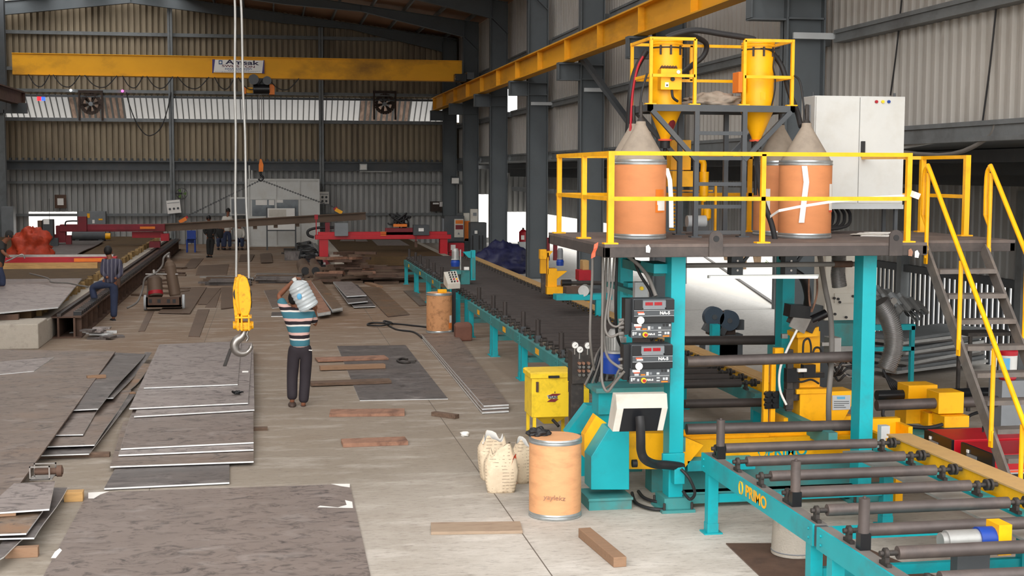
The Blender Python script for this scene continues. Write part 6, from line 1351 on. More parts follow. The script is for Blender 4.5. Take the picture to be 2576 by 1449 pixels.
M().prism(pl([(654,400),(658,400),(663,415),(662,432),(651,432),(651,415)],Y-.1),(0,.2,0)).build('block_cheek',ORG,hk,.01)
M().tube([Q(656,432,Y),Q(656,440,Y),Q(663,447,Y),Q(656,455,Y),Q(650,450,Y)],.04,8).build('hook',BLKS,hk)
for px,py,lb,dy_ in ((460,549,'left',0),(852,526,'right',0)):
    m=M(); A=Q(656,453,Y); B=Q(px,py,Y); n=60
    for k in range(n):
        p=A.lerp(B,(k+.1)/n); q=A.lerp(B,(k+.95)/n); m.bar(p,q,.07 if k%2 else .03,.03 if k%2 else .07)
    S(m,'chain_sling',BLKS,'black chain sling from the far hook to the %s end of the lifted beam'%lb,'chain')
    t=T('lifting_clamp','orange and red plate clamp on the %s end of the lifted beam'%lb,'clamp',B); M().ob(B+Vector((0,0,-.08)),(.3,.12,.14),(0,-.5 if lb=='left' else .5,0)).build('jaw',ORG if lb=='left' else YEL,t); M().ob(B+Vector((.12 if lb=='left' else -.12,0,.02)),(.16,.1,.1),(0,-.5,0)).build('shackle',RED,t)
lb_=T('lifted_beam','long brown steel beam hanging on two chains in front of the cabin','beam',Q(650,570,Y)); A=Q(385,574,Y); B=Q(920,543,Y)
ibeam(M(),A,B,.3,.3,.03).build('beam',PLB,lb_)
for px in (638,690,745): 
    p=A.lerp(B,(px-385)/535.)+Vector((0,-.0,-.15)); M().box(p.x-.08,p.x+.08,p.y-.02,p.y+.02,p.z-.12,p.z).build('lug',PLB,lb_)
# ---------------------------------------------------------------- foreground hook block
Y=19.0; fh=T('crane_hook_block','large chipped yellow crane hook block hanging over the plate stack','hook block',Q(610,760,Y))
YHK=mat('hook_yellow',C(246,178,12),.5,var=.08,scale=8,dirt=C(96,66,20),amt=.7,dscale=14)
def outline(dx_,sc=1): return [(x+dx_,y) for x,y in ((592,694),(603,690),(614,693),(622,703),(628,725),(630,760),(629,800),(626,822),(592,822),(589,800),(586,770),(585,735),(586,710))]
m=M().prism([Q(a,b,Y+.02) for a,b in ((590,700),(597,691),(606,690),(610,700),(611,760),(608,800),(607,822),(592,822),(590,795),(586,760),(586,725))],(0,.05,0)); m.build('cheek_plate',YHK,fh,.012)
m=M().prism([Q(a,b,Y-.12) for a,b in ((600,708),(606,697),(614,694),(622,701),(629,725),(632,760),(630,780),(624,795),(608,796),(602,780),(599,740))],(0,.06,0)); m.build('cheek_plate',YHK,fh,.012)
m=M().prism([Q(a,b,Y-.05) for a,b in ((594,700),(604,692),(614,694),(622,706),(628,730),(629,765),(622,790),(600,790),(592,760),(590,725))],(0,.08,0)); m.build('rope_guard',YHK,fh,.01)
c=Q(610,740,Y-.02); M().cyl((c.x,Y-.03,c.z),(c.x,Y+.01,c.z),.125,n=28).build('sheave',BLKS,fh)
M().prism([Q(a,b,Y-.06) for a,b in ((621,706),(627,722),(634,760),(633,775),(628,772),(624,740))],(0,.1,0)).build('rope_slot',BLK,fh)
for px in (599,608,626): M().pb(px-2.5,792,px+2.5,832,Y-.13,.26).build('strap',YHK,fh,.004)
M().pb(591,797,633,801,Y-.14,.28).build('tie_bar',YHK,fh,.004); M().pb(594,812,632,830,Y-.1,.2).build('crosshead',YHK,fh,.01)
for px in (592,632): c=Q(px,818,Y); M().cyl((c.x-.03,Y,c.z),(c.x+.03,Y,c.z),.055,n=16).build('trunnion',YHK,fh)
hp=[(615,826),(613,838),(607,848),(596,856),(590,868),(594,882),(606,889),(620,887),(630,877),(633,864)]
M().tube([Q(a,b,Y) for a,b in hp],lambda u:.03+.034*math.sin(min(1,max(0,(u-.05)/.75))*math.pi)**.8-(.02 if u>.95 else 0),14).build('hook',STEEL,fh)
M().tube([Q(624,833,Y),Q(621,842,Y),Q(624,850,Y),Q(620,858,Y)],.018,8).build('safety_latch',STEEL,fh)
M().lathe([(.05,0),(.05,.06)],Q(615,832,Y),14).build('hook_nut',YHK,fh)
for a,b,c,d in ((590,-60,594,696),(604,-60,626,700)):
    p0=Q(c,d,Y); p1=Q(a,b,Y); p1=p0+(p1-p0)*1.5; M().tube([p0+(p1-p0)*k/12+Vector((.006*math.sin(k*2.1),0,0)) for k in range(13)],.017,8).build('wire_rope',GALV,fh)
# ---------------------------------------------------------------- conveyor stops, console, motors
t=T('button_console','off-white sloped button console on a post behind the old drum','console',(4.2,29.5,0)); Y=29.2
tl,tr,br,bl=Q(1116,684,Y+.25),Q(1148,681,Y+.25),Q(1158,712,Y),Q(1126,714,Y); dn=Vector((0,.02,-.12))
m=M().add([tl,tr,br,bl,tl+dn*2.2+Vector((0,.0,0)),tr+dn*2.2,br+dn,bl+dn],[(3,2,1,0),(4,5,6,7),(3,7,6,2),(0,1,5,4),(1,2,6,5),(0,4,7,3)]); m.build('case',PAPERB if False else WHITED,t,.006)
nrm=(tr-tl).cross(bl-tl).normalized(); nrm=nrm if nrm.y<0 or nrm.z>0 else -nrm
for r_ in range(5):
    for c_ in range(3):
        u=.38+.22*c_; v=.14+.18*r_; p=tl.lerp(tr,u).lerp(bl.lerp(br,u),v); M().cyl(p,p+nrm*.02,.019,n=10).build('push_button',[BLK,BLK,RED,YEL][(r_*3+c_)%4 if r_>2 else 0],t)
c=(bl+br)/2; M().box(c.x-.03,c.x+.05,Y+.08,Y+.16,0,c.z-.0).box(c.x-.2,c.x+.3,Y-.05,Y+.35,0,.03).build('post',BLK,t)
t=T('length_stop','teal length stop column with a silver and blue motor over the conveyor','machine',(4.6,31,0)); Y=31
M().pb(1185,630,1196,705,Y,.15).build('slide_column',TEAL,t); M().pb(1188,648,1194,700,Y-.02,.02).build('drilled_strip',TEALD,t); M().prism(pl([(1165,634),(1186,632),(1186,650),(1178,648)],Y),(0,.1,0)).build('gusset',TEAL,t); M().pb(1160,682,1182,745,Y+.1,.25).build('base_column',TEALD,t); M().pb(1143,735,1186,752,Y,.4).build('foot_beam',TEALD,t); M().pb(1180,720,1188,760,Y,.2).build('lug',TEAL,t)
a=Q(1147,660,Y); M().lathe([(.1,Q(1,663,Y).z),(.085,Q(1,660,Y).z),(.085,Q(1,640,Y).z),(.06,Q(1,633,Y).z)],(a.x,Y+.1,0),18).build('motor',GALV,t); M().lathe([(.1,Q(1,681,Y).z),(.11,Q(1,670,Y).z),(.09,Q(1,664,Y).z)],(a.x,Y+.1,0),18).build('gearbox',BLUE,t); M().pb(1137,680,1160,690,Y,.3).build('motor_plate',TEALD,t)
M().pb(1168,672,1180,679,Y-.05,.1).build('limit_switch',PAPER,t); M().pb(1157,628,1160,690,Y+.15,.06).build('pole',GALV,t)
for q in (M().box(4.15,4.25,30.6,30.7,0,.8),M().box(4.15,4.25,31.6,31.7,0,.8),M().pb(1143,752,1152,845,29.9,.12),M().pb(1170,755,1180,830,30.4,.12)): q.build('leg',TEAL,t)
t=T('yellow_length_stop','yellow stop slide with a motor on the right edge of the conveyor','machine',(6.3,27,0)); Y=27.2
M().pb(1378,676,1401,735,Y,.2).build('column',YEL,t,.005); M().prism(pl([(1401,682),(1427,682),(1401,702)],Y),(0,.12,0)).build('bracket',YEL,t); M().pb(1359,628,1375,652,Y-.05,.15).build('slide_head',YEL,t,.004); M().pb(1360,652,1374,688,Y-.03,.1).build('slide_bar',YELC,t); M().pb(1362,688,1372,738,Y-.02,.06).build('rod',IRON,t); M().prism(pl([(1375,632),(1391,632),(1378,648),(1375,648)],Y),(0,.1,0)).build('top_gusset',YEL,t); M().pb(1377,636,1380,690,Y,.1).build('strut',YEL,t)
a=Q(1408,660,Y+.1); M().lathe([(.07,Q(1,664,Y).z),(.06,Q(1,660,Y).z),(.06,Q(1,640,Y).z),(.045,Q(1,634,Y).z)],(a.x,Y+.06,0),16).build('motor',GREY,t); M().lathe([(.075,Q(1,681,Y).z),(.08,Q(1,670,Y).z),(.06,Q(1,664,Y).z)],(a.x,Y+.06,0),16).build('gearbox',BLUE,t); M().pb(1376,722,1426,740,Y-.1,.4).build('base',YEL,t)
a=Q(1412,712,Y-.2); b=Q(1520,712,Y-.2); M().cyl(a,b,.04,n=12).build('shaft',IRON,t); M().cyl(a,a+Vector((.2,0,0)),.07,n=12).build('coupling',BLKS,t)
M().box(6.3,6.5,27.2,27.4,0,.8).build('leg',YEL,t)
t=T('outfeed_bench','teal side bench behind the gantry on the right of the conveyor','bench',(7.2,23,0)); Y=24
M().pb(1400,742,1540,754,Y,.3).build('beam',TEAL,t); M().pb(1500,754,1515,800,Y,.1).build('leg',TEAL,t); M().box(6.6,6.75,24,24.15,0,.66).build('leg',TEAL,t); M().box(8.0,8.15,24,24.15,0,.66).build('leg',TEAL,t); M().pb(1425,722,1470,742,Y+.2,.3).build('casting',RUSTD,t); c=Q(1468,732,Y); M().cyl(c,c+Vector((.1,.3,0)),.1,n=14).build('white_roll',GALV,t)
t=T('air_compressor','red and black air compressor in the bay behind the yellow stop','compressor',(9.8,31,0)); Y=31
p=Q(1470,695,Y); M().pb(1457,680,1487,706,Y,.4).build('red_guard',RED,t,.01); M().cyl((p.x-.4,Y+.5,.4),(p.x+.6,Y+.5,.4),.3,n=20).build('tank',DARK,t); M().pb(1466,655,1482,680,Y+.1,.3).build('pump_head',YELD,t,.02); M().box(p.x-.35,p.x+.45,Y+.3,Y+.7,0,.12).build('feet',DARK,t)
# grinder
gd=T('pedestal_grinder','dark blue-grey pedestal grinder with two wheel guards behind the rollers','grinder',(8.2,24.3,0)); Y=24.3
for px,py in ((1795,797),(1833,806)):
    c=Q(px,py,Y); M().cyl((c.x-.0,Y-.06,c.z),(c.x,Y+.1,c.z),.19,n=26).build('wheel_guard',mat('grinder_blue',C(58,72,86),.5,dirt=C(40,42,44),amt=.5),gd,.01); M().cyl((c.x,Y-.075,c.z),(c.x,Y-.055,c.z),.05,n=12).build('hub',DARK,gd); M().ob((c.x-.13,Y,c.z-.2),(.12,.14,.14),(0,.5,0)).build('spark_tray',DARK,gd)
a=Q(1795,790,Y+.05); b=Q(1833,798,Y+.05); M().cyl(a,b,.1,n=16).build('motor',RUSTD,gd); M().pb(1786,815,1850,842,Y+.0,.25).build('head_block',SOOT,gd); M().pb(1802,842,1868,893,Y,.3).box(7.95,8.6,Y,Y+.3,0,.3).build('pedestal',DARK,gd); M().pb(1775,868,1802,893,Y-.01,.02).build('vent',GREYL,gd); M().pb(1853,805,1872,830,Y+.05,.1).build('switch_box',DARK,gd)
# back right machines
t=T('power_panel','dark control cabinet with a cream front panel beside the right cutting table','cabinet',(7.3,54,0)); Y=54
M().pb(1118,543,1168,608,Y,.5).build('case',DARK,t,.01); M().pb(1143,551,1166,597,Y-.03,.03).build('cream_panel',WHITED,t); M().pb(1146,566,1165,577,Y-.04,.01).build('dark_strip',REDD,t); M().pb(1146,554,1165,563,Y-.04,.01).build('orange_strip',ORG,t); a=Q(1154,588,Y-.04); M().prism(pl([(1151,590),(1157,590),(1154,584)],Y-.04),(0,.01,0)).build('warning_mark',GREY,t)
M().box(Q(1130,1,Y).x,Q(1165,1,Y).x,Y+.1,Y+.4,0,Q(1,606,Y).z).build('pedestal',DARK,t); M().pb(1113,550,1120,600,Y+.1,.3).build('side_box',GREY,t)
t=T('side_cabinet','orange side panel and cream boxes beside the dark cabinet','cabinet',(7.9,54.6,0)); Y=54.6; M().pb(1168,556,1182,606,Y,.3).build('panel',ORG,t); M().pb(1167,536,1181,556,Y,.2).build('cream_box',WHITED,t); M().box(Q(1169,1,Y).x,Q(1180,1,Y).x,Y,Y+.3,0,Q(1,606,Y).z).build('stand',DARK,t)
t=T('welding_rectifier','tall dark grey machine with slotted sides beside the doorway','machine',(8.3,54,0)); Y=53.2; M().pb(1184,560,1224,640,Y,.6).build('case',DARK,t,.01); M().pb(1194,580,1201,588,Y-.01,.01).build('label',PAPER,t)
for px in (1187,1204,1212): M().pb(px,592,px+4,628,Y-.01,.01).build('slot',BLK,t)
M().box(Q(1186,1,Y).x,Q(1222,1,Y).x,Y+.05,Y+.55,0,Q(1,638,Y).z).build('base',DARK,t); M().pb(1184,526,1202,558,Y+.1,.2).build('open_box',WHITED,t); M().pb(1190,535,1199,543,Y+.08,.02).build('meter',GREY,t)
t=T('red_drive_box','red machine housing right of the right cutting table','machine',(6.9,50.5,0)); Y=50.6; M().pb(1128,612,1168,634,Y,.4).box(Q(1130,1,Y).x,Q(1166,1,Y).x,Y+.05,Y+.35,0,Q(1,632,Y).z).build('case',RED,t,.01); M().pb(1134,616,1146,629,Y-.02,.02).build('switch_plate',PAPER,t)
sack((Q(1270,676,46).x,46.2,0),.98,.7,.64,12,NAVY,'navy_tarp','crumpled navy blue tarpaulin heap at the foot of the fourth column','tarpaulin')
t=T('fire_extinguisher','red fire extinguisher with a white label standing beyond the columns','extinguisher',Q(1316,608,58)); Y=58; a=Q(1316,608,Y); M().lathe([(.17,0),(.18,.02),(.18,.42),(.1,.5),(.05,.53)],a,18).build('body',RED,t); M().lathe([(.04,.52),(.05,.6)],a,10).build('valve',BLK,t); M().pb(1311,592,1319,603,Y-.2,.02).build('label',PAPER,t); M().box(a.x-.2,a.x+.2,Y-.2,Y+.2,0,a.z).build('stand',GREYL,t)
t=T('distribution_box','dark wall box with white switches beside the back column','switch box',Q(1097,518,66.2)); M().pb(1084,507,1112,532,66.0,.3).build('case',SOOT,t); M().pb(1089,510,1104,514,65.98,.02).build('white_strip',PAPER,t)
for px in (1106,1110): M().pb(px,508,px+3,520,65.98,.02).build('switch',PAPER,t)
S(M().pb(1378,628,1399,650,31.0,.5),'red_container',REDD,'dark red container seen past the yellow stop','container') if False else None
t=T('red_door_frame','dark red frame seen beside the yellow railing foot','frame',(9,40,0)); Y=40; M().pb(1377,598,1383,655,Y,.1).pb(1393,598,1402,655,Y,.1).box(Q(1378,1,Y).x,Q(1401,1,Y).x,Y,Y+.1,0,.6).build('frame',REDD,t)
# ---------------------------------------------------------------- right-hand back area
bn=T('teal_frame_bench','teal steel frame bench with a tank behind the right post','bench',(9.4,20.6,0)); Y=20.4
M().pb(2060,815,2180,870,Y,.6).build('tank',TEALD,bn,.01); M().pb(2180,818,2303,830,Y,.1).build('top_bar',TEAL,bn); M().pb(2200,874,2300,882,Y,.08).build('mid_bar',TEAL,bn)
for px in (2298,2190): a=Q(px,820,Y); M().box(a.x-.03,a.x+.03,Y,Y+.08,0,a.z).build('leg',TEAL,bn)
M().box(7.9,8.0,Y+.1,Y+.5,0,.7).build('leg',TEALD,bn); M().box(8.6,8.7,Y+.1,Y+.5,0,.7).build('leg',TEALD,bn)
t=T('beige_cabinet','beige switch cabinet under the platform behind the right post','cabinet',(7.4,17.4,0)); Y=17.4
M().pb(2078,640,2168,805,Y,.4).build('case',WHITED,t,.008); M().pb(2100,738,2150,762,Y-.02,.02).build('panel_plate',WHITED,t)
for px,py in ((2098,750),(2108,752),(2112,760),(2145,745),(2100,790),(2128,798)): c=Q(px,py,Y-.02); M().cyl((c.x,Y-.04,c.z),(c.x,Y-.02,c.z),.018,n=10).build('knob',BLK,t)
M().box(7.1,7.5,Y+.05,Y+.35,0,Q(1,800,Y).z).build('stand',DARK,t)
m=M()
for k in range(5): m.tube([Q(2222,930+4*k,15.8),Q(2235+4*k,960,15.6),Q(2250+6*k,985,15.6),Q(2290,1000-6*k,15.9)],.016,7)
S(m,'hose_bundle',BLK,'dark hoses below the curved duct at the right post','hose')
zt5=Q(2120,815,20.4).z
for px,py in ((2222,757),(2232,768),(2247,757)):
    c=Q(px,py,20.6); o=M().cyl((c.x,20.57,c.z),(c.x,20.62,c.z),.055,n=16).build('gauge',STEEL,bn); M().cyl((c.x,20.6,zt5-.05),(c.x,20.6,c.z-.05),.014,n=6).build('gauge_stem',STEEL,o)
# pile of corrugated sheets
random.seed(21)
for k in range(5):
    y0=21.9+.3*k; z0=.74+.05*k; x0=10.2+.1*k; m=M(); n=24; v=[]
    for i in range(n+1):
        u=i/n; zz=z0+(.35*math.sin(u*2.2+.4*k)) ; c=.035*(1 if i%4<2 else 0)
        v+= [(x0+u*1.0,y0,zz+c),(x0+u*1.0+.15,y0+.7,zz+c+.15)]
    m.add(v,[(2*i,2*i+2,2*i+3,2*i+1) for i in range(n)]); m.add([(a_,b_,c_-.02) for a_,b_,c_ in v],[(2*i+1,2*i+3,2*i+2,2*i) for i in range(n)])
    S(m,'corrugated_sheet',[GALV,GREYL][k%2],'one of the bent corrugated sheets heaped by the slatted wall','sheet',group='corrugated sheets by the slatted wall')
for k in range(11):
    S(M().ob((11.25+.05*(k%3),22.2+.08*(k%3),.12+.055*k),(2.5,.9,.05),(0,0,.45+.05*(k%4))),'flat_sheet',[GALV,GIRT,CABLE][k%3],'one of the long flat sheets stacked on the floor by the slatted wall','sheet',group='flat sheets by the slatted wall')
S(M().ob((11.2,22.2,.045),(1.8,.12,.09),(0,0,.5)),'timber_spacer',WOODD,'low timber under the flat sheets by the slatted wall','timber')
t=T('work_stool','dark steel stool table behind the yellow stair','stool',(10.4,18.2,0)); Y=18.2
a=Q(2436,838,Y); b=Q(2556,838,Y); M().box(a.x,b.x,Y,Y+.4,a.z-.05,a.z).build('top',IRON,t)
for x in (a.x+.05,b.x-.05):
    for yy in (Y+.03,Y+.35): M().bar((x,yy,0),(x,yy,a.z-.05),.045).build('leg',IRON,t)
M().box(a.x,b.x,Y+.02,Y+.06,.3,.34).build('stretcher',IRON,t)
t=T('paint_pail','white pail with a red lid and red base on a grey stand behind the stair','pail',Q(2532,960,14.6)); Y=14.6; a=Q(2534,955,Y); b=Q(2534,880,Y); h_=b.z-a.z
M().lathe([(.1,.05),(.105,h_*.85)],a,22).build('body',WHITE,t); M().lathe([(.085,0),(.1,.02),(.1,.06)],a,22).build('base',RED,t); M().lathe([(.108,h_*.83),(.11,h_*.97),(.1,h_)],a,22).build('lid',RED,t); M().pb(2522,902,2540,935,Y-.13,.01).build('blue_label',LBLUE,t)
M().box(a.x-.12,a.x+.2,Y-.1,Y+.2,0,a.z).build('stand',GREY,t)
p=Q(2395,1060,15.2); S(M().tube([Q(2430,1065,15.5),Q(2440,1045,15.5),Q(2480,1035,15.5),Q(2520,1045,15.5),Q(2540,1030,15.5)],.02),'floor_hose',BLK,'dark hose arching on the floor behind the red welding machines','hose')
# cables on the floor at gantry foot
for k,lb in enumerate(('outer','inner')):
    S(M().tube([G(1590,1240,.03),G(1600,1265+3*k,.03),G(1640,1280+3*k,.03),G(1690,1282-4*k,.02)] if k==0 else [G(1606,1236,.04),G(1620,1252,.04),G(1648,1262,.04),G(1672,1262,.04)],.018),'floor_cable',BLK,'dark cable on the floor between the teal pedestal and the left post, %s one'%lb,'cable')
# ---------------------------------------------------------------- people
def stripes(name,cols,period,axis='Z',rot=0,rough=.85):
    m=bpy.data.materials.new(name); m.use_nodes=True; nt=m.node_tree; L=nt.links; b=nt.nodes['Principled BSDF']; b.inputs['Roughness'].default_value=rough
    tc=_n(nt,'ShaderNodeTexCoord'); nz=_n(nt,'ShaderNodeTexNoise',Scale=5.0,Detail=2.0); L.new(tc.outputs['Object'],nz.inputs['Vector'])
    sp=nt.nodes.new('ShaderNodeSeparateXYZ'); L.new(tc.outputs['Object'],sp.inputs[0])
    a=_n(nt,'ShaderNodeMath',operation='MULTIPLY_ADD'); a.inputs[1].default_value=.03; L.new(nz.outputs['Fac'],a.inputs[0]); L.new(sp.outputs[axis],a.inputs[2])
    d=_n(nt,'ShaderNodeMath',operation='DIVIDE'); d.inputs[1].default_value=period; L.new(a.outputs[0],d.inputs[0])
    f=_n(nt,'ShaderNodeMath',operation='FRACT'); L.new(d.outputs[0],f.inputs[0])
    r=nt.nodes.new('ShaderNodeValToRGB'); r.color_ramp.interpolation='CONSTANT'; e=r.color_ramp.elements
    e[0].position=0; e[0].color=cols[0][1]; e[1].position=cols[1][0]; e[1].color=cols[1][1]
    for p,c in cols[2:]: n=e.new(p); n.color=c
    L.new(f.outputs[0],r.inputs[0]); L.new(r.outputs[0],b.inputs['Base Color']); return m
STRIPE=stripes('striped_jersey',[(0,C(34,26,34)),(.24,C(214,176,168)),(.44,C(60,116,132)),(.74,C(60,116,132)),(.88,C(226,220,214))],.205)
CHECK=stripes('pinstripe_shirt',[(0,C(56,54,72)),(.66,C(120,118,128)),(.78,C(60,58,74)),(.93,C(112,110,120))],.085,'X')
def person(label,Y,J,top,bot,sleeve=.45,shoe=SHOE,face=1,hair=HAIR,sc=1.0,longs=False,hands=False):
    """J: joint -> (px,py,dy). face: +1 looks away from the camera, -1 towards it"""
    P={k:Q(v[0],v[1],Y+v[2]) for k,v in J.items()}
    foot=min((P['lt'].z,P['rt'].z)); t=T('person',label,'person',(P['pel'].x,Y,max(0,foot-.03)))
    r=lambda v:v*sc
    mid=lambda a,b,f=.5:P[a].lerp(P[b],f)
    B={'pel':(P['pel'],r(.115)),'waist':(mid('pel','chest',.45),r(.11)),'chest':(P['chest'],r(.125)),'neck':(P['neck'],r(.055)),'hd0':(P['head']-Vector((0,0,r(.055))),r(.07)),'head':(P['head'],r(.085)),'hd1':(P['head']+Vector((0,0,r(.06))),r(.07))}
    E_=[('pel','waist'),('waist','chest'),('chest','neck'),('neck','hd0'),('hd0','head'),('head','hd1')]
    for s in 'lr':
        B[s+'s']=(P[s+'s'],r(.058)); B[s+'e']=(P[s+'e'],r(.042)); B[s+'f']=(mid(s+'e',s+'h',.35),r(.042)); B[s+'w']=(mid(s+'e',s+'h',.86),r(.028)); B[s+'h']=(P[s+'h'],r(.036))
        E_+= [('chest',s+'s'),(s+'s',s+'e'),(s+'e',s+'f'),(s+'f',s+'w'),(s+'w',s+'h')]
        B[s+'p']=(P[s+'p'],r(.085)); B[s+'k']=(P[s+'k'],r(.055)); B[s+'c']=(mid(s+'k',s+'a',.3),r(.052)); B[s+'a']=(P[s+'a'],r(.036)); B[s+'t']=(P[s+'t'],r(.03))
        E_+= [('pel',s+'p'),(s+'p',s+'k'),(s+'k',s+'c'),(s+'c',s+'a'),(s+'a',s+'t')]
    body=skin('body',B,E_,SKIN,t)
    # shirt
    s1={'hem0':(P['pel']-Vector((0,0,r(.05))),r(.152)),'hem':(P['pel']+Vector((0,0,r(.03))),r(.158)),'w':(mid('pel','chest',.45),r(.158)),'c':(P['chest'],r(.17)),'n':(mid('chest','neck',.55),r(.1)),'n2':(mid('chest','neck',.8),r(.07))}
    e1=[('hem0','hem'),('hem','w'),('w','c'),('c','n'),('n','n2')]
    for s in 'lr':
        s1[s+'s']=(P[s+'s'],r(.086)); e1.append(('c',s+'s'))
        if longs: s1[s+'e']=(P[s+'e'],r(.06)); s1[s+'w']=(mid(s+'e',s+'h',.82),r(.045)); e1+= [(s+'s',s+'e'),(s+'e',s+'w')]
        else: s1[s+'e']=(mid(s+'s',s+'e',sleeve*1.3),r(.07)); s1[s+'e2']=(mid(s+'s',s+'e',min(.95,sleeve*1.9)),r(.068)); e1+= [(s+'s',s+'e'),(s+'e',s+'e2')]
    skin('shirt',s1,e1,top,t,sub=2)
    s2={'b':(P['pel']+Vector((0,0,r(.06))),r(.14)),'p':(P['pel']-Vector((0,0,r(.03))),r(.145))}; e2=[('b','p')]
    for s in 'lr':
        s2[s+'p']=(P[s+'p'],r(.112)); s2[s+'k']=(P[s+'k'],r(.086)); s2[s+'c']=(mid(s+'k',s+'a',.4),r(.084)); s2[s+'a']=(mid(s+'k',s+'a',.98),r(.078)); e2+= [('p',s+'p'),(s+'p',s+'k'),(s+'k',s+'c'),(s+'c',s+'a')]
    skin('trousers',s2,e2,bot,t,sub=2)
    for s in 'lr':
        a=P[s+'a']-Vector((0,0,r(.045))); tt=P[s+'t']; d=(tt-a); d=d if d.length>.02 else Vector((0,.1*face,0)); d2=Vector((d.x,d.y,0)); d2=d2.normalized() if d2.length>.01 else Vector((0,1,0))
        m=M(); zc=min(a.z,tt.z); m.ell((a+tt)/2*1.0+Vector((0,0,-.0)),(r(.06),r(.15),r(.05)),12,8,rot=(0,0,math.atan2(-d2.x,d2.y))); m.build('shoe',shoe,t)
    h=P['head']; m=M(); m.ell(h+Vector((0,-.016*face*sc,r(.028))),(r(.094),r(.104),r(.112)),18,12); m.build('hair',hair,t)
    m=M(); m.ell(h+Vector((0,.085*face*sc,-r(.012))),(r(.016),r(.026),r(.024)),8,6)
    m.build('nose',SKIN,t)
    for sx_ in (-1,1):
        M().ell(h+Vector((sx_*r(.088),0,-r(.012))),(r(.014),r(.028),r(.036)),8,6).build('ear',SKIN,t)
        M().ell(h+Vector((sx_*r(.032),.082*face*sc,r(.008))),(r(.013),r(.008),r(.009)),8,6).build('eye',HAIR,t)
    M().ell(h+Vector((0,.078*face*sc,-r(.052))),(r(.026),r(.01),r(.007)),8,6).build('mouth',REDD,t)
    if hands:
        for s in hands:
            w=P[s+'h']; d=(P[s+'h']-P[s+'e']).normalized(); tgt=hands[s]; u=d.cross(tgt).normalized()
            M().ell(w+d*.03,(.04,.025,.05),10,7,rot=(0,math.atan2(d.x,d.z),0)).build('palm',SKIN,t)
            for k,ln in enumerate((.07,.08,.076,.06)):
                b=w+d*.05+u*(.027-.018*k); M().tube([b,b+d*ln*.45+tgt*.012,b+d*ln*.7+tgt*.035,b+d*ln*.75+tgt*.062],lambda q:.0095-.0025*q,8).build('finger',SKIN,t)
            b=w+u*.035; M().tube([b,b+u*.02+d*.025+tgt*.01,b+u*.015+d*.05+tgt*.04],.0105,8).build('thumb',SKIN,t)
    return t,P
t,P=person('person seen from behind in a striped jersey carrying a water bottle on the shoulder',20.2,dict(pel=(755,868,0),chest=(750,800,.0),neck=(746,772,.02),head=(741,754,.06),ls=(719,782,.0),le=(701,744,.14),lh=(738,707,.06),rs=(783,786,.0),re=(793,818,.12),rh=(792,778,-.02),
  lp=(740,888,0),lk=(735,948,.0),la=(735,1009,-.06),lt=(735,1019,.04),rp=(770,888,0),rk=(768,950,.02),ra=(763,1017,-.05),rt=(763,1028,.05)),STRIPE,TROU,.42,SHOE,1,hands={'l':Vector((.5,-.2,-.8)).normalized(),'r':Vector((-.5,-.5,.5)).normalized()})
c=Q(781,881,20.05); M().ob(c,(.05,.006,.012),(0,.1,0)).build('pocket_mark',PAPER,t)
for k in range(2): pass
# water bottle
PET=mat('clear_pet',C(224,232,236),.16,var=.04,trans=.5,spec=.6); 
A=Q(779,775,19.98); B=Q(741,704,19.98); d=(B-A); L_=d.length; t=T('water_bottle','large clear ribbed water bottle on the shoulder of the person in stripes','bottle',(A+B)/2)
prof=[(.125,0),(.148,.02)]
n=26
for k in range(n+1):
    u=k/n; prof.append((0.148*(1+.03*math.sin(u*6*2*math.pi)),.03+u*L_*.72))
prof+= [(.14,L_*.8),(.1,L_*.88),(.03,L_*.95),(.028,L_)]
M().lathe(prof,A,32,axis=d).build('bottle_body',PET,t); M().lathe([(.032,L_-.01),(.034,L_+.03)],A,14,axis=d).build('cap',WHITE,t)
c=Q(753,746,19.825); M().ell(c,(.035,.008,.045),12,8).build('blue_label',LBLUE,t)
t,P=person('person in a pinstriped shirt and jeans with one foot up on the left table rail',32.6,dict(pel=(277,708,0),chest=(281,668,0),neck=(276,646,.02),head=(272,633,.04),ls=(261,658,0),le=(257,686,-.12),lh=(272,700,-.2),rs=(301,660,0),re=(305,690,-.12),rh=(288,702,-.2),
  lp=(263,714,0),lk=(231,722,.12),la=(241,765,.05),lt=(229,772,.1),rp=(287,716,0),rk=(287,760,.03),ra=(286,800,-.02),rt=(282,807,.1)),CHECK,JEAN,.5,BLK,1,longs=True,sc=1.02)
t,P=person('person in a dark t-shirt and cap bending over the left table with a cutting torch',34.6,dict(pel=(-6,668,0),chest=(2,622,-.05),neck=(14,604,-.08),head=(23,593,-.1),ls=(-4,612,.16),le=(6,632,.2),lh=(22,646,-.1),rs=(2,612,-.2),re=(6,634,-.28),rh=(24,648,-.25),
  lp=(-4,676,.1),lk=(2,700,.12),la=(2,724,.1),lt=(12,729,.1),rp=(-4,676,-.1),rk=(6,700,-.1),ra=(6,722,-.12),rt=(16,730,-.12)),CLOTHD,JEAN,.45,SHOE,-1,hair=CLOTHD)
S(M().tube([Q(14,658,34.3),Q(28,652,34.3),Q(55,640,34.3),Q(62,650,34.3)],.018),'cutting_torch',STEEL,'bright cutting torch in the hands of the bending person','torch')
t,P=person('person in dark clothes standing behind the lifted beam',56.2,dict(pel=(530,596,0),chest=(527,572,0),neck=(526,560,0),head=(525,550,0),ls=(517,567,0),le=(514,582,-.1),lh=(520,592,-.15),rs=(537,567,0),re=(541,582,-.1),rh=(535,592,-.15),
  lp=(524,600,0),lk=(524,622,0),la=(525,642,0),lt=(522,646,-.1),rp=(535,600,0),rk=(533,622,0),ra=(531,643,0),rt=(530,647,-.1)),CLOTHD,CLOTHD,.5,BLK,-1,longs=True)
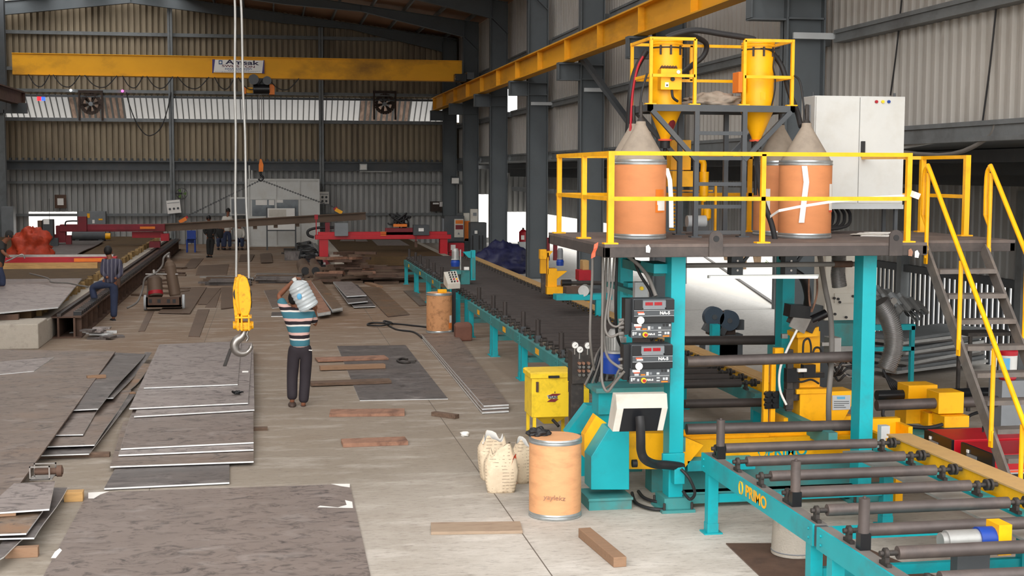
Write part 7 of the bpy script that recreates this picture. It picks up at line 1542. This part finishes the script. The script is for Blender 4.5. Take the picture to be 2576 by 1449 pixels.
t,P=person('person in a white shirt standing before the corrugated back wall',61,dict(pel=(572,580,0),chest=(572,555,0),neck=(573,541,0),head=(574,531,0),ls=(562,548,0),le=(559,563,-.05),lh=(562,578,-.1),rs=(582,548,0),re=(585,563,-.05),rh=(582,578,-.1),
  lp=(566,585,0),lk=(566,605,0),la=(565,622,0),lt=(564,627,-.1),rp=(577,585,0),rk=(578,605,0),ra=(578,622,0),rt=(578,627,-.1)),CLOTHW,JEAN,.5,BLK,-1,longs=True)
for k,px in enumerate((555,603)):
    t,P=person('seated person in %s left of the cabin'%('grey, half hidden below the lifted beam','light clothes, half hidden below the lifted beam')[0 if k==0 else 1],61.8,dict(pel=(px,602,0),chest=(px,583,-.05),neck=(px,572,-.08),head=(px,563,-.1),ls=(px-9,578,-.05),le=(px-11,592,-.15),lh=(px-6,600,-.35),rs=(px+9,578,-.05),re=(px+11,592,-.15),rh=(px+6,600,-.35),
      lp=(px-5,604,0),lk=(px-6,603,-.45),la=(px-6,622,-.45),lt=(px-6,627,-.6),rp=(px+5,604,0),rk=(px+6,603,-.45),ra=(px+6,622,-.45),rt=(px+6,627,-.6)),[CLOTHD,CLOTHW][k],JEAN,.5,BLK,-1,longs=True)
p=Q(580,610,61.8); S(M().box(Q(545,1,61.8).x,Q(618,1,61.8).x,61.7,62.1,.36,.42).box(Q(548,1,61.8).x,Q(551,1,61.8).x,61.75,62.0,0,.36).box(Q(611,1,61.8).x,Q(614,1,61.8).x,61.75,62.0,0,.36),'long_bench',WOODD,'low bench left of the white cabin','bench')
t=T('blue_chair','blue plastic chair near the left end of the lifted beam','chair',Q(481,615,60)); Y=60; M().pb(470,580,493,611,Y,.06).pb(470,598,493,602,Y-.4,.4).build('seat_shell',BLUE,t,.01)
for px in (471,491):
    x=Q(px,600,Y).x; z=Q(px,602,Y).z
    for yy in (Y-.38,Y): M().box(x-.03,x+.03,yy,yy+.05,0,z).build('leg',BLUE,t)
# ---------------------------------------------------------------- light
w=bpy.data.worlds.new('world'); SC.world=w; w.use_nodes=True; nt=w.node_tree
bg=nt.nodes['Background']
sky=nt.nodes.new('ShaderNodeTexSky'); sky.sky_type='HOSEK_WILKIE'; sky.turbidity=6; sky.ground_albedo=.5; sky.sun_direction=(.1,-.5,.85)
hs=nt.nodes.new('ShaderNodeHueSaturation'); hs.inputs['Saturation'].default_value=.25
mx=nt.nodes.new('ShaderNodeMixRGB'); mx.inputs[0].default_value=.75; mx.inputs[2].default_value=(1,.985,.96,1)
nt.links.new(sky.outputs[0],hs.inputs['Color']); nt.links.new(hs.outputs[0],mx.inputs[1]); nt.links.new(mx.outputs[0],bg.inputs[0]); bg.inputs[1].default_value=3.2
def area(name,loc,rot,sx,sy,p,col=(1,1,1)):
    l=bpy.data.lights.new(name,'AREA'); l.shape='RECTANGLE'; l.size=sx; l.size_y=sy; l.energy=p; l.color=col
    o=bpy.data.objects.new(name,l); COL.objects.link(o); o.location=loc; o.rotation_euler=rot
sn=bpy.data.lights.new('hazy_sun','SUN'); sn.energy=2.1; sn.angle=math.radians(50); sn.color=(1,.985,.96)
so=bpy.data.objects.new('hazy_sun',sn); COL.objects.link(so); so.rotation_euler=Vector((-.38,-1,.55)).to_track_quat('Z','Y').to_euler()
SC.view_settings.view_transform='Standard'; SC.view_settings.look='None'; SC.view_settings.gamma=1; SC.view_settings.use_curve_mapping=False
SC.view_settings.exposure=0.12
